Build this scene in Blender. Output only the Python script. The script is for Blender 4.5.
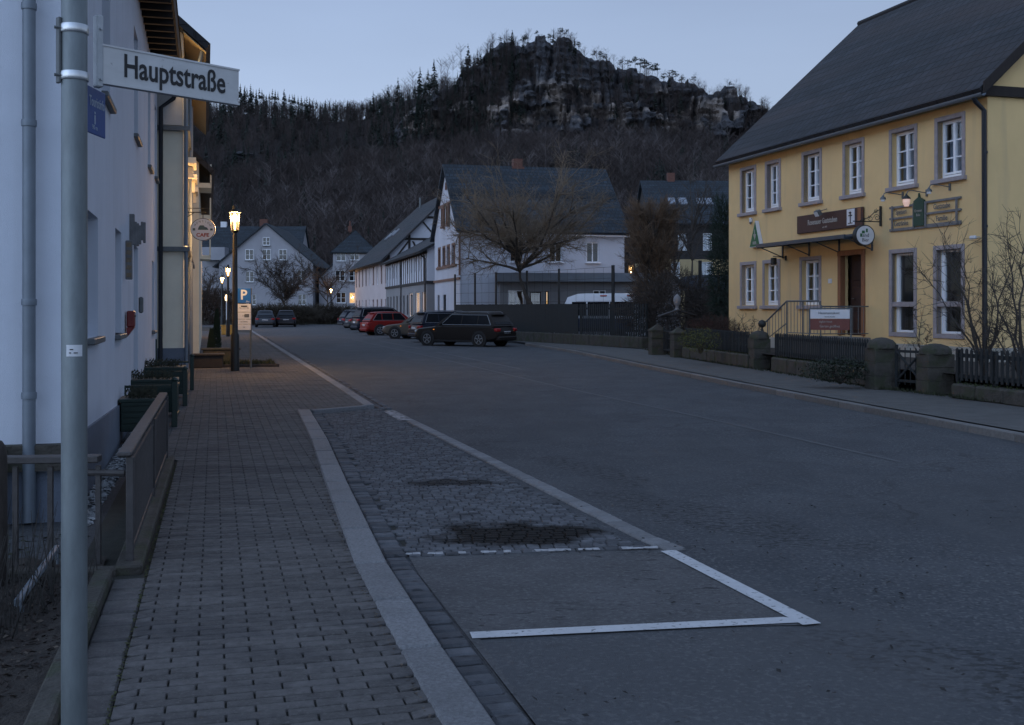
import bpy, math, random
import numpy as np
from mathutils import Vector, Matrix, noise
random.seed(7)
R = math.radians
F, HX, HY, CH = 1100.0, 512.0, 308.0, 1.6

# ------------------------------------------------------------------ camera, sky, sun, exposure
S = bpy.context.scene
for o in list(bpy.data.objects): bpy.data.objects.remove(o)
cam = bpy.data.cameras.new('camera'); camo = bpy.data.objects.new('camera', cam); S.collection.objects.link(camo)
camo.location = (0, 0, CH); camo.rotation_euler = (R(90), 0, 0)
cam.sensor_width = 36; cam.lens = F / 1024 * 36; cam.shift_y = -(362.5 - HY) / 1024; cam.clip_end = 3000; cam.clip_start = .05
S.camera = camo
S.view_settings.view_transform = 'Standard'; S.view_settings.look = 'None'; S.view_settings.gamma = 1; S.view_settings.exposure = 0.12
w = bpy.data.worlds.new('World'); S.world = w; w.use_nodes = True
nt = w.node_tree; nt.nodes.clear()
sky = nt.nodes.new('ShaderNodeTexSky'); sky.sky_type = 'NISHITA'; sky.sun_disc = False
SUN_EL, SUN_AZ = 3.0, 205.0
sky.sun_elevation = R(SUN_EL); sky.sun_rotation = R(SUN_AZ); sky.air_density = 1.6; sky.dust_density = .6; sky.ozone_density = 5
hs = nt.nodes.new('ShaderNodeHueSaturation'); hs.inputs['Saturation'].default_value = .12; hs.inputs['Value'].default_value = 1.0
tint = nt.nodes.new('ShaderNodeMix'); tint.data_type = 'RGBA'; tint.blend_type = 'MULTIPLY'; tint.inputs[0].default_value = 1
bg = nt.nodes.new('ShaderNodeBackground'); bg.inputs[1].default_value = .15
# dusk sky: nearly even, a little paler toward the horizon (by elevation) with very soft cloud
tc = nt.nodes.new('ShaderNodeTexCoord'); sx = nt.nodes.new('ShaderNodeSeparateXYZ'); nt.links.new(tc.outputs['Generated'], sx.inputs[0])
rp = nt.nodes.new('ShaderNodeValToRGB'); e = rp.color_ramp.elements
e[0].position = 0.0; e[0].color = (.50, .61, .79, 1); e[1].position = .9; e[1].color = (.23, .32, .50, 1)
e2 = e.new(.12); e2.color = (.44, .555, .755, 1); e3 = e.new(.32); e3.color = (.30, .405, .62, 1)
nt.links.new(sx.outputs[2], rp.inputs[0])
nz = nt.nodes.new('ShaderNodeTexNoise'); nz.inputs['Scale'].default_value = 2.2; nz.inputs['Detail'].default_value = 4
mp = nt.nodes.new('ShaderNodeMapping'); mp.inputs['Scale'].default_value = (1, 1, 3.5)
nt.links.new(tc.outputs['Generated'], mp.inputs[0]); nt.links.new(mp.outputs[0], nz.inputs[0])
mr = nt.nodes.new('ShaderNodeMapRange'); mr.inputs[1].default_value = .3; mr.inputs[2].default_value = .7; mr.inputs[3].default_value = .94; mr.inputs[4].default_value = 1.06
nt.links.new(nz.outputs[0], mr.inputs[0])
cl = nt.nodes.new('ShaderNodeMix'); cl.data_type = 'RGBA'; cl.blend_type = 'MULTIPLY'; cl.inputs[0].default_value = 1
nt.links.new(rp.outputs[0], cl.inputs[6]); nt.links.new(mr.outputs[0], cl.inputs[7])
nt.links.new(sky.outputs[0], hs.inputs['Color'])
mx = nt.nodes.new('ShaderNodeMix'); mx.data_type = 'RGBA'; mx.inputs[0].default_value = .93
sc_ = nt.nodes.new('ShaderNodeVectorMath'); sc_.operation = 'SCALE'; sc_.inputs['Scale'].default_value = 1 / .15
# afterglow: the sky behind the camera (west) is brighter and less blue, the left a little brighter than the right
gr = nt.nodes.new('ShaderNodeMapRange'); gr.inputs[1].default_value = .2; gr.inputs[2].default_value = -.9; dt = nt.nodes.new('ShaderNodeVectorMath'); dt.operation = 'DOT_PRODUCT'; dt.inputs[1].default_value = (.66, .75, 0); nt.links.new(tc.outputs['Generated'], dt.inputs[0]); nt.links.new(dt.outputs['Value'], gr.inputs[0])
gm = nt.nodes.new('ShaderNodeMix'); gm.data_type = 'RGBA'; gm.inputs[6].default_value = (1, 1, 1, 1); gm.inputs[7].default_value = (2.1, 2.15, 2.15, 1); nt.links.new(gr.outputs[0], gm.inputs[0])
gx = nt.nodes.new('ShaderNodeMapRange'); gx.inputs[1].default_value = -.5; gx.inputs[2].default_value = .5; gx.inputs[3].default_value = 1.12; gx.inputs[4].default_value = .86; nt.links.new(sx.outputs[0], gx.inputs[0])
g2_ = nt.nodes.new('ShaderNodeMix'); g2_.data_type = 'RGBA'; g2_.blend_type = 'MULTIPLY'; g2_.inputs[0].default_value = 1; nt.links.new(cl.outputs[2], g2_.inputs[6]); nt.links.new(gm.outputs[2], g2_.inputs[7])
g3_ = nt.nodes.new('ShaderNodeMix'); g3_.data_type = 'RGBA'; g3_.blend_type = 'MULTIPLY'; g3_.inputs[0].default_value = 1; nt.links.new(g2_.outputs[2], g3_.inputs[6]); nt.links.new(gx.outputs[0], g3_.inputs[7])
nt.links.new(g3_.outputs[2], sc_.inputs[0])
nt.links.new(hs.outputs[0], mx.inputs[6]); nt.links.new(sc_.outputs[0], mx.inputs[7])
nt.links.new(mx.outputs[2], bg.inputs[0])
wo = nt.nodes.new('ShaderNodeOutputWorld'); nt.links.new(bg.outputs[0], wo.inputs[0])
sl = bpy.data.lights.new('sun', 'SUN'); sl.energy = .22; sl.angle = R(50); sl.color = (.85, .92, 1)
so = bpy.data.objects.new('sun', sl); S.collection.objects.link(so); so.rotation_euler = (R(70), 0, R(-48)); so.location = (0, -10, 30)
S.cycles.max_bounces = 6; S.cycles.diffuse_bounces = 3; S.cycles.glossy_bounces = 3; S.cycles.transparent_max_bounces = 12
S.cycles.use_denoising = True; S.cycles.sample_clamp_indirect = 3

# ------------------------------------------------------------------ pixel/world helpers (for measuring the place)
def gnd(px, py, z=0.0):
    Y = F * (CH - z) / (py - HY); return Vector(((px - HX) / F * Y, Y, z))
def at(px, Y, z=0.0): return Vector(((px - HX) / F * Y, Y, z))
def zat(py, Y): return CH + (HY - py) * Y / F

# ------------------------------------------------------------------ materials
MATS = {}
def mat(name, col, rough=.8, var=.12, scale=6.0, bump=0.0, bscale=None, metal=0.0, spec=None, streak=None, col2=None, attr=None, emit=0, coat=0):
    if name in MATS: return MATS[name]
    m = bpy.data.materials.new(name); m.use_nodes = True; MATS[name] = m
    n = m.node_tree; b = n.nodes['Principled BSDF']
    b.inputs['Roughness'].default_value = rough; b.inputs['Metallic'].default_value = metal
    if spec is not None: b.inputs['Specular IOR Level'].default_value = spec
    if coat: b.inputs['Coat Weight'].default_value = coat
    t = n.nodes.new('ShaderNodeTexCoord'); mpn = n.nodes.new('ShaderNodeMapping'); n.links.new(t.outputs['Object'], mpn.inputs[0])
    if streak: mpn.inputs['Scale'].default_value = streak
    no = n.nodes.new('ShaderNodeTexNoise'); no.inputs['Scale'].default_value = scale; no.inputs['Detail'].default_value = 6; no.inputs['Roughness'].default_value = .65
    n.links.new(mpn.outputs[0], no.inputs[0])
    ramp = n.nodes.new('ShaderNodeValToRGB')
    c2 = col2 or tuple(c * (1 + var) for c in col); c1 = tuple(c * (1 - var) for c in col)
    ramp.color_ramp.elements[0].position = .3; ramp.color_ramp.elements[1].position = .7
    ramp.color_ramp.elements[0].color = (*c1, 1); ramp.color_ramp.elements[1].color = (*c2, 1)
    n.links.new(no.outputs[0], ramp.inputs[0]); out = ramp.outputs[0]
    if attr:
        a = n.nodes.new('ShaderNodeAttribute'); a.attribute_name = 'rnd'
        r2 = n.nodes.new('ShaderNodeMapRange'); r2.inputs[3].default_value = 1 - attr; r2.inputs[4].default_value = 1 + attr
        n.links.new(a.outputs['Fac'], r2.inputs[0])
        x = n.nodes.new('ShaderNodeMix'); x.data_type = 'RGBA'; x.blend_type = 'MULTIPLY'; x.inputs[0].default_value = 1
        n.links.new(out, x.inputs[6]); n.links.new(r2.outputs[0], x.inputs[7]); out = x.outputs[2]
    n.links.new(out, b.inputs['Base Color'])
    if bump:
        nb = n.nodes.new('ShaderNodeTexNoise'); nb.inputs['Scale'].default_value = bscale or scale * 8; nb.inputs['Detail'].default_value = 4
        n.links.new(t.outputs['Object'], nb.inputs[0])
        bp = n.nodes.new('ShaderNodeBump'); bp.inputs['Strength'].default_value = bump; bp.inputs['Distance'].default_value = .02
        n.links.new(nb.outputs[0], bp.inputs['Height']); n.links.new(bp.outputs[0], b.inputs['Normal'])
    if emit:
        b.inputs['Emission Color'].default_value = (*col, 1); b.inputs['Emission Strength'].default_value = emit
    return m
def addnode(m, t): return m.node_tree.nodes.new(t)
def link(m, a, b): m.node_tree.links.new(a, b)
def basecol_socket(m):
    b = m.node_tree.nodes['Principled BSDF'].inputs['Base Color']; return b.links[0].from_socket
def overlay(m, fac_socket, col):
    src = basecol_socket(m); x = addnode(m, 'ShaderNodeMix'); x.data_type = 'RGBA'
    link(m, fac_socket, x.inputs[0]); link(m, src, x.inputs[6]); x.inputs[7].default_value = (*col, 1)
    link(m, x.outputs[2], m.node_tree.nodes['Principled BSDF'].inputs['Base Color'])
def noise_mask(m, scale, lo, hi, mapping=(1, 1, 1), detail=5, coord='Object', loc=(0, 0, 0), dist=0):
    t = addnode(m, 'ShaderNodeTexCoord'); mpn = addnode(m, 'ShaderNodeMapping'); mpn.inputs['Scale'].default_value = mapping; mpn.inputs['Location'].default_value = loc
    link(m, t.outputs[coord], mpn.inputs[0])
    no = addnode(m, 'ShaderNodeTexNoise'); no.inputs['Scale'].default_value = scale; no.inputs['Detail'].default_value = detail; no.inputs['Distortion'].default_value = dist
    link(m, mpn.outputs[0], no.inputs[0])
    r = addnode(m, 'ShaderNodeMapRange'); r.inputs[1].default_value = lo; r.inputs[2].default_value = hi
    link(m, no.outputs[0], r.inputs[0]); return r.outputs[0]
def mathn(m, op, a, b=None):
    x = addnode(m, 'ShaderNodeMath'); x.operation = op
    for i, v in enumerate((a, b)):
        if v is None: continue
        if isinstance(v, (int, float)): x.inputs[i].default_value = v
        else: link(m, v, x.inputs[i])
    return x.outputs[0]
def axis_mask(m, axis, lo, hi, coord='Object'):
    t = addnode(m, 'ShaderNodeTexCoord'); s = addnode(m, 'ShaderNodeSeparateXYZ'); link(m, t.outputs[coord], s.inputs[0])
    r = addnode(m, 'ShaderNodeMapRange'); r.inputs[1].default_value = lo; r.inputs[2].default_value = hi; link(m, s.outputs[axis], r.inputs[0]); return r.outputs[0]
def blob_mask(m, center, radii, rot=0, noise_amt=.6, nscale=3.0):
    t = addnode(m, 'ShaderNodeTexCoord'); mpn = addnode(m, 'ShaderNodeMapping'); mpn.vector_type = 'TEXTURE'
    mpn.inputs['Location'].default_value = (center[0], center[1], 0); mpn.inputs['Scale'].default_value = (radii[0], radii[1], 1000); mpn.inputs['Rotation'].default_value = (0, 0, rot)
    link(m, t.outputs['Object'], mpn.inputs[0])
    l = addnode(m, 'ShaderNodeVectorMath'); l.operation = 'LENGTH'; link(m, mpn.outputs[0], l.inputs[0])
    no = addnode(m, 'ShaderNodeTexNoise'); no.inputs['Scale'].default_value = nscale; no.inputs['Detail'].default_value = 5; link(m, t.outputs['Object'], no.inputs[0])
    a = mathn(m, 'MULTIPLY', no.outputs[0], noise_amt * 2); a = mathn(m, 'SUBTRACT', a, noise_amt)
    s = mathn(m, 'ADD', l.outputs['Value'], a)
    r = addnode(m, 'ShaderNodeMapRange'); r.inputs[1].default_value = 1.1; r.inputs[2].default_value = .75; link(m, s, r.inputs[0]); return r.outputs[0]

def emitter(name, col, s):
    if name in MATS: return MATS[name]
    m = bpy.data.materials.new(name); m.use_nodes = True; MATS[name] = m; b = m.node_tree.nodes['Principled BSDF']
    b.inputs['Base Color'].default_value = (*col, 1); b.inputs['Emission Color'].default_value = (*col, 1); b.inputs['Emission Strength'].default_value = s
    return m
def glassmat(name, tintc=(.8, .9, 1), refl=.12, rough=.03):
    if name in MATS: return MATS[name]
    m = bpy.data.materials.new(name); m.use_nodes = True; MATS[name] = m; n = m.node_tree; n.nodes.clear()
    tr = n.nodes.new('ShaderNodeBsdfTransparent'); tr.inputs[0].default_value = (*tintc, 1)
    gl = n.nodes.new('ShaderNodeBsdfGlossy'); gl.inputs['Roughness'].default_value = rough
    fr = n.nodes.new('ShaderNodeFresnel'); fr.inputs[0].default_value = 1.5
    ad = n.nodes.new('ShaderNodeMath'); ad.operation = 'ADD'; ad.inputs[1].default_value = refl; n.links.new(fr.outputs[0], ad.inputs[0]); ad.use_clamp = True
    x = n.nodes.new('ShaderNodeMixShader'); n.links.new(ad.outputs[0], x.inputs[0]); n.links.new(tr.outputs[0], x.inputs[1]); n.links.new(gl.outputs[0], x.inputs[2])
    o = n.nodes.new('ShaderNodeOutputMaterial'); n.links.new(x.outputs[0], o.inputs[0]); return m

# ------------------------------------------------------------------ mesh builder and object helpers
class MB:
    def __init__(s): s.v = []; s.f = []; s.m = []; s.mi = 0
    def add(s, vs, fs):
        o = len(s.v); s.v.extend([tuple(p) for p in vs]); s.f.extend([tuple(i + o for i in f) for f in fs]); s.m.extend([s.mi] * len(fs)); return s
    def quad(s, *p): return s.add(p, [tuple(range(len(p)))])
    def box(s, c, size, rz=0, rx=0, ry=0, bev=0):
        hx, hy, hz = [a / 2 for a in size]
        M = Matrix.Rotation(rz, 3, 'Z') @ Matrix.Rotation(ry, 3, 'Y') @ Matrix.Rotation(rx, 3, 'X'); c = Vector(c)
        if bev <= 0:
            vs = [c + M @ Vector((x, y, z)) for x in (-hx, hx) for y in (-hy, hy) for z in (-hz, hz)]
            return s.add(vs, [(0, 1, 3, 2), (4, 6, 7, 5), (0, 4, 5, 1), (2, 3, 7, 6), (0, 2, 6, 4), (1, 5, 7, 3)])
        b = min(bev, hx * .9, hy * .9, hz * .9); vs = []; idx = {}
        for sx in (-1, 1):
            for sy in (-1, 1):
                for sz in (-1, 1):
                    for k in range(3):
                        p = [sx * hx, sy * hy, sz * hz]
                        for j in range(3):
                            if j != k: p[j] -= (sx, sy, sz)[j] * b
                        idx[(sx, sy, sz, k)] = len(vs); vs.append(c + M @ Vector(p))
        fs = []
        for sx in (-1, 1):
            fs.append((idx[(sx, -1, -1, 0)], idx[(sx, 1, -1, 0)], idx[(sx, 1, 1, 0)], idx[(sx, -1, 1, 0)]))
            fs.append((idx[(-1, sx, -1, 1)], idx[(1, sx, -1, 1)], idx[(1, sx, 1, 1)], idx[(-1, sx, 1, 1)]))
            fs.append((idx[(-1, -1, sx, 2)], idx[(1, -1, sx, 2)], idx[(1, 1, sx, 2)], idx[(-1, 1, sx, 2)]))
        for a in (-1, 1):
            for d in (-1, 1):
                fs.append((idx[(a, d, -1, 0)], idx[(a, d, 1, 0)], idx[(a, d, 1, 1)], idx[(a, d, -1, 1)]))
                fs.append((idx[(a, -1, d, 0)], idx[(a, 1, d, 0)], idx[(a, 1, d, 2)], idx[(a, -1, d, 2)]))
                fs.append((idx[(-1, a, d, 1)], idx[(1, a, d, 1)], idx[(1, a, d, 2)], idx[(-1, a, d, 2)]))
                for e_ in (-1, 1): fs.append((idx[(a, d, e_, 0)], idx[(a, d, e_, 1)], idx[(a, d, e_, 2)]))
        return s.add(vs, fs)
    def tube(s, pts, rad, n=8, cap=True):
        pts = [Vector(p) for p in pts]
        if not isinstance(rad, (list, tuple)): rad = [rad] * len(pts)
        vs = []; fs = []; up = None
        for i, p in enumerate(pts):
            d = (pts[min(i + 1, len(pts) - 1)] - pts[max(i - 1, 0)]).normalized()
            if up is None: up = Vector((0, 0, 1)) if abs(d.z) < .9 else Vector((1, 0, 0))
            a = d.cross(up).normalized(); b = d.cross(a); up = -b if False else up
            for k in range(n):
                t = 2 * math.pi * k / n; vs.append(p + (a * math.cos(t) + b * math.sin(t)) * rad[i])
        for i in range(len(pts) - 1):
            for k in range(n): fs.append((i * n + k, i * n + (k + 1) % n, (i + 1) * n + (k + 1) % n, (i + 1) * n + k))
        if cap and n > 3: fs.append(tuple(range(n))); fs.append(tuple(range((len(pts) - 1) * n, len(pts) * n)))
        return s.add(vs, fs)
    def lathe(s, c, prof, n=16):
        vs = []; fs = []
        for r, z in prof:
            for k in range(n): vs.append((c[0] + r * math.cos(2 * math.pi * k / n), c[1] + r * math.sin(2 * math.pi * k / n), c[2] + z))
        for i in range(len(prof) - 1):
            for k in range(n): fs.append((i * n + k, i * n + (k + 1) % n, (i + 1) * n + (k + 1) % n, (i + 1) * n + k))
        fs.append(tuple(range(n))); fs.append(tuple(range((len(prof) - 1) * n, len(prof) * n)))
        return s.add(vs, fs)
    def prism(s, poly, vec):   # extrude a planar polygon by vec
        n = len(poly); p = [Vector(q) for q in poly]; q = [a + Vector(vec) for a in p]
        return s.add(p + q, [tuple(range(n)), tuple(range(2 * n - 1, n - 1, -1))] + [(i, (i + 1) % n, n + (i + 1) % n, n + i) for i in range(n)])
    def mesh(s, name, mats, smooth=False):
        me = bpy.data.meshes.new(name); me.from_pydata(s.v, [], s.f)
        for m in (mats if isinstance(mats, (list, tuple)) else [mats]): me.materials.append(m)
        me.polygons.foreach_set('material_index', s.m)
        if smooth:
            me.polygons.foreach_set('use_smooth', [True] * len(s.f)); me.set_sharp_from_angle(angle=R(smooth if smooth is not True else 40))
        me.update(); return me
    def build(s, name, mats, parent=None, smooth=False, world=False):
        me = s.mesh(name, mats, smooth); o = bpy.data.objects.new(name, me); S.collection.objects.link(o)
        if parent is not None:
            o.parent = parent
            if world:
                me.transform(WM(parent).inverted())
        return o
def WM(o):
    M = Matrix.Translation(o.location) @ o.rotation_euler.to_matrix().to_4x4()
    return (WM(o.parent) @ M) if o.parent else M
def tag(o, label=None, cat=None, group=None, kind=None):
    if label: o['label'] = label
    if cat: o['category'] = cat
    if group: o['group'] = group
    if kind: o['kind'] = kind
    return o
def thing(name, label, cat, loc=(0, 0, 0), rz=0, group=None):
    o = bpy.data.objects.new(name, None); S.collection.objects.link(o); o.location = loc; o.rotation_euler = (0, 0, rz); o.empty_display_size = .3
    return tag(o, label, cat, group)
def dup(o, loc=None, rz=None, label=None, parent=None):
    c = o.copy(); S.collection.objects.link(c)
    if loc is not None: c.location = loc
    if rz is not None: c.rotation_euler = (0, 0, rz)
    if label: c['label'] = label
    if parent: c.parent = parent
    for ch in list(o.children): dup(ch, parent=c)
    return c
def struct(mb, name, m, smooth=False): return tag(mb.build(name, m, smooth=smooth), kind='structure')
TXT = {}
def lettering(s, size, m, parent, loc, xs=1.0, rz=0, align='CENTER', name='lettering', ext=.002, bold=0):
    key = (s, size, m.name, xs, align, bold)
    if key not in TXT:
        c = bpy.data.curves.new('txt', 'FONT'); c.body = s; c.size = size; c.align_x = align; c.align_y = 'CENTER'; c.extrude = ext; c.resolution_u = 3; c.offset = bold
        ob = bpy.data.objects.new('txt', c); me = bpy.data.meshes.new_from_object(ob)
        bpy.data.objects.remove(ob)
        me.transform(Matrix(((xs, 0, 0, 0), (0, 0, -1, 0), (0, 1, 0, 0), (0, 0, 0, 1)))); me.materials.clear(); me.materials.append(m); TXT[key] = me
    o = bpy.data.objects.new(name, TXT[key]); S.collection.objects.link(o); o.parent = parent; o.location = loc; o.rotation_euler = (0, 0, rz); return o

class Plane:      # a vertical wall plane; d runs left to right as seen from outside
    def __init__(s, p, d): s.p = Vector((p[0], p[1])); s.d = Vector((d[0], d[1])).normalized(); s.n = Vector((s.d.y, -s.d.x)); s.ang = math.atan2(s.d.y, s.d.x)
    def u(s, px, off=0):
        o = s.p + s.n * off; k = (px - HX) / F; return (k * o.y - o.x) / (s.d.x - k * s.d.y)
    def w(s, u, z=0, off=0): q = s.p + s.d * u + s.n * off; return Vector((q.x, q.y, z))
    def uz(s, px, py, off=0): u = s.u(px, off); return u, zat(py, s.w(u, 0, off).y)

# ------------------------------------------------------------------ common materials
M_asphalt = mat('asphalt', (.054, .059, .067), .9, .22, 1.3, .5, 130)
overlay(M_asphalt, mathn(M_asphalt, 'MULTIPLY', noise_mask(M_asphalt, 38, .52, .66, detail=3), .75), (.135, .135, .14))
overlay(M_asphalt, mathn(M_asphalt, 'MULTIPLY', noise_mask(M_asphalt, 30, .54, .66, detail=3, loc=(7, 3, 0)), .6), (.018, .019, .022))
overlay(M_asphalt, mathn(M_asphalt, 'MULTIPLY', noise_mask(M_asphalt, .9, .45, .62, (1, .6, 1), 7, dist=.5), .40), (.036, .040, .047))
sp = mathn(M_asphalt, 'MULTIPLY', noise_mask(M_asphalt, 5.0, .60, .66, (.8, 1.6, 1), 6, dist=.6), noise_mask(M_asphalt, .45, .50, .62, loc=(3, 1, 0)))
overlay(M_asphalt, mathn(M_asphalt, 'MULTIPLY', sp, .75), (.018, .018, .02))
def cracks(m, scale, wid, strength, col):
    t = addnode(m, 'ShaderNodeTexCoord'); no = addnode(m, 'ShaderNodeTexNoise'); no.inputs['Scale'].default_value = 1.5; no.inputs['Detail'].default_value = 5; link(m, t.outputs['Object'], no.inputs[0])
    ad = addnode(m, 'ShaderNodeVectorMath'); ad.operation = 'ADD'; link(m, t.outputs['Object'], ad.inputs[0]); sc2 = addnode(m, 'ShaderNodeVectorMath'); sc2.operation = 'SCALE'; sc2.inputs['Scale'].default_value = .9; link(m, no.outputs['Color'], sc2.inputs[0]); link(m, sc2.outputs[0], ad.inputs[1])
    v = addnode(m, 'ShaderNodeTexVoronoi'); v.feature = 'DISTANCE_TO_EDGE'; v.inputs['Scale'].default_value = scale; link(m, ad.outputs[0], v.inputs[0])
    r = addnode(m, 'ShaderNodeMapRange'); r.inputs[1].default_value = wid; r.inputs[2].default_value = wid * .3; link(m, v.outputs['Distance'], r.inputs[0])
    overlay(m, mathn(m, 'MULTIPLY', mathn(m, 'MULTIPLY', r.outputs[0], noise_mask(m, .35, .45, .6)), strength), col)
overlay(M_asphalt, mathn(M_asphalt, 'MULTIPLY', noise_mask(M_asphalt, .25, .5, .56, (1, .35, 1), 5), .35), (.052, .054, .058))
overlay(M_asphalt, mathn(M_asphalt, 'MULTIPLY', noise_mask(M_asphalt, 1.6, .5, .75, (1, .5, 1), 6), .35), (.105, .107, .112))
cracks(M_asphalt, .22, .006, .6, (.02, .02, .022))
M_patch = mat('old_asphalt', (.082, .081, .084), .9, .25, 1.8, .5, 130)
overlay(M_patch, mathn(M_patch, 'MULTIPLY', noise_mask(M_patch, 40, .52, .66, detail=3), .45), (.16, .16, .16))
overlay(M_patch, mathn(M_patch, 'MULTIPLY', noise_mask(M_patch, 30, .54, .66, detail=3, loc=(7, 3, 0)), .4), (.025, .025, .028))
sp = mathn(M_patch, 'MULTIPLY', noise_mask(M_patch, 9.0, .62, .66, (.8, 1.8, 1), 5, dist=.5), noise_mask(M_patch, .8, .45, .55))
overlay(M_patch, mathn(M_patch, 'MULTIPLY', sp, .8), (.016, .016, .018))
M_paver = mat('concrete_paver', (.113, .106, .104), .9, .28, 14, .6, 160, attr=.20, spec=.3)
overlay(M_paver, mathn(M_paver, 'MULTIPLY', noise_mask(M_paver, 55, .54, .68, detail=3), .5), (.17, .16, .155))
overlay(M_paver, mathn(M_paver, 'MULTIPLY', noise_mask(M_paver, 1.1, .53, .62, (.5, 2.2, 1), 4, dist=1.2), .38), (.045, .045, .05))
M_bed = mat('sand_joint', (.022, .022, .017), .95, .4, 12, .4)
M_kerb = mat('granite_kerb', (.185, .187, .195), .75, .35, 60, .6, 200, attr=.16)
overlay(M_kerb, mathn(M_kerb, 'MULTIPLY', noise_mask(M_kerb, 3, .5, .7), .35), (.10, .10, .105))
M_sett = mat('granite_sett', (.100, .103, .112), .8, .25, 12, .5, 120, attr=.28, spec=.2)
stain = blob_mask(M_sett, (0, 0), (1, 1))   # replaced below once the stain position is known
M_paint = mat('road_paint', (.50, .50, .51), .7, .12, 8)
overlay(M_paint, noise_mask(M_paint, 30, .60, .68, detail=4), (.14, .14, .145))
M_paintfaint = mat('worn_road_paint', (.080, .083, .088), .8, .2, 8)
M_soil = mat('garden_soil', (.030, .022, .018), .95, .5, 7, .9, 60, col2=(.055, .044, .036))
M_stone = mat('sandstone_block', (.058, .052, .044), .9, .35, 5, .8, 35)
overlay(M_stone, mathn(M_stone, 'MULTIPLY', noise_mask(M_stone, 4, .48, .62), .6), (.035, .045, .018))
M_grass = mat('grass_verge', (.03, .036, .016), .95, .4, 3, .8, 40)
M_steel = mat('galvanised_steel', (.175, .20, .21), .5, .22, 14, .04, 80, metal=.5, streak=(1, 1, .25))
M_dsteel = mat('dull_grey_metal', (.13, .14, .145), .55, .2, 10, metal=.4)
M_blackmetal = mat('black_metal', (.018, .019, .02), .5, .2, 10, metal=.2)
M_brownsteel = mat('weathered_brown_metal', (.055, .050, .050), .6, .3, 8, .2)
M_green = mat('dark_green_paint', (.008, .024, .019), .5, .2, 6)
M_fence = mat('dark_stained_wood', (.014, .018, .02), .8, .3, 12, .3, streak=(6, 6, 1))
M_bluewall = mat('white_render', (.58, .62, .70), .9, .05, 1.2, .35, 160)
overlay(M_bluewall, mathn(M_bluewall, 'MULTIPLY', noise_mask(M_bluewall, .5, .45, .75, (1, 1, .35)), .22), (.42, .44, .5))
M_plinth = mat('grey_plinth', (.13, .155, .20), .85, .12, 2, .3, 80)
M_cream = mat('cream_render', (.82, .75, .60), .9, .07, 1.5, .3, 120)
M_yellow = mat('yellow_render', (.72, .51, .245), .9, .06, .8, .35, 140)
overlay(M_yellow, mathn(M_yellow, 'MULTIPLY', noise_mask(M_yellow, .8, .48, .70, (1, 1, .5)), .40), (.58, .40, .22))
overlay(M_yellow, mathn(M_yellow, 'MULTIPLY', noise_mask(M_yellow, 3.5, .55, .75, (1, 1, .10), 5), .30), (.40, .30, .20))
overlay(M_bluewall, mathn(M_bluewall, 'MULTIPLY', noise_mask(M_bluewall, 3.5, .55, .75, (1, 1, .08), 5), .25), (.36, .38, .42))
M_pink = mat('pale_pink_render', (.50, .43, .43), .9, .08, .5)
M_white = mat('white_house_render', (.50, .52, .58), .9, .08, .5)
M_greyr = mat('grey_render', (.22, .22, .23), .9, .12, .5)
M_farw = mat('grey_white_render', (.31, .31, .34), .9, .12, .3)
M_pinkstone = mat('sandstone_surround', (.31, .275, .28), .85, .15, 6, .3)
M_upvc = mat('white_window_paint', (.80, .82, .86), .4, .03, 4)
M_brownwood = mat('brown_window_wood', (.16, .085, .06), .6, .2, 8)
M_doorwood = mat('orange_brown_door_wood', (.24, .10, .045), .6, .25, 6, streak=(4, 4, .6))
M_dkdoor = mat('dark_door_wood', (.035, .016, .014), .6, .25, 6)
M_curtain = mat('net_curtain', (.50, .53, .55), .9, .2, 6, streak=(9, 9, .3))
M_glass = glassmat('window_glass')
M_dark = mat('dark_interior', (.012, .012, .014), .9, .2, 2)
M_darkglass = mat('dark_glass', (.012, .014, .018), .06, .2, 2, spec=.8)
M_lit = emitter('lit_interior', (1.0, .55, .2), .9)
M_timber = mat('dark_timber', (.025, .022, .022), .8, .3, 8)
M_soffit = mat('dark_brown_soffit', (.020, .014, .012), .8, .3, 9)
M_brick = mat('red_chimney_brick', (.12, .055, .042), .9, .25, 8)
M_zinc = mat('grey_zinc_pipe', (.17, .20, .235), .5, .1, 5, metal=.35)
M_dkpipe = mat('black_pipe', (.016, .018, .024), .45, .2, 5, metal=.2)
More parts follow.
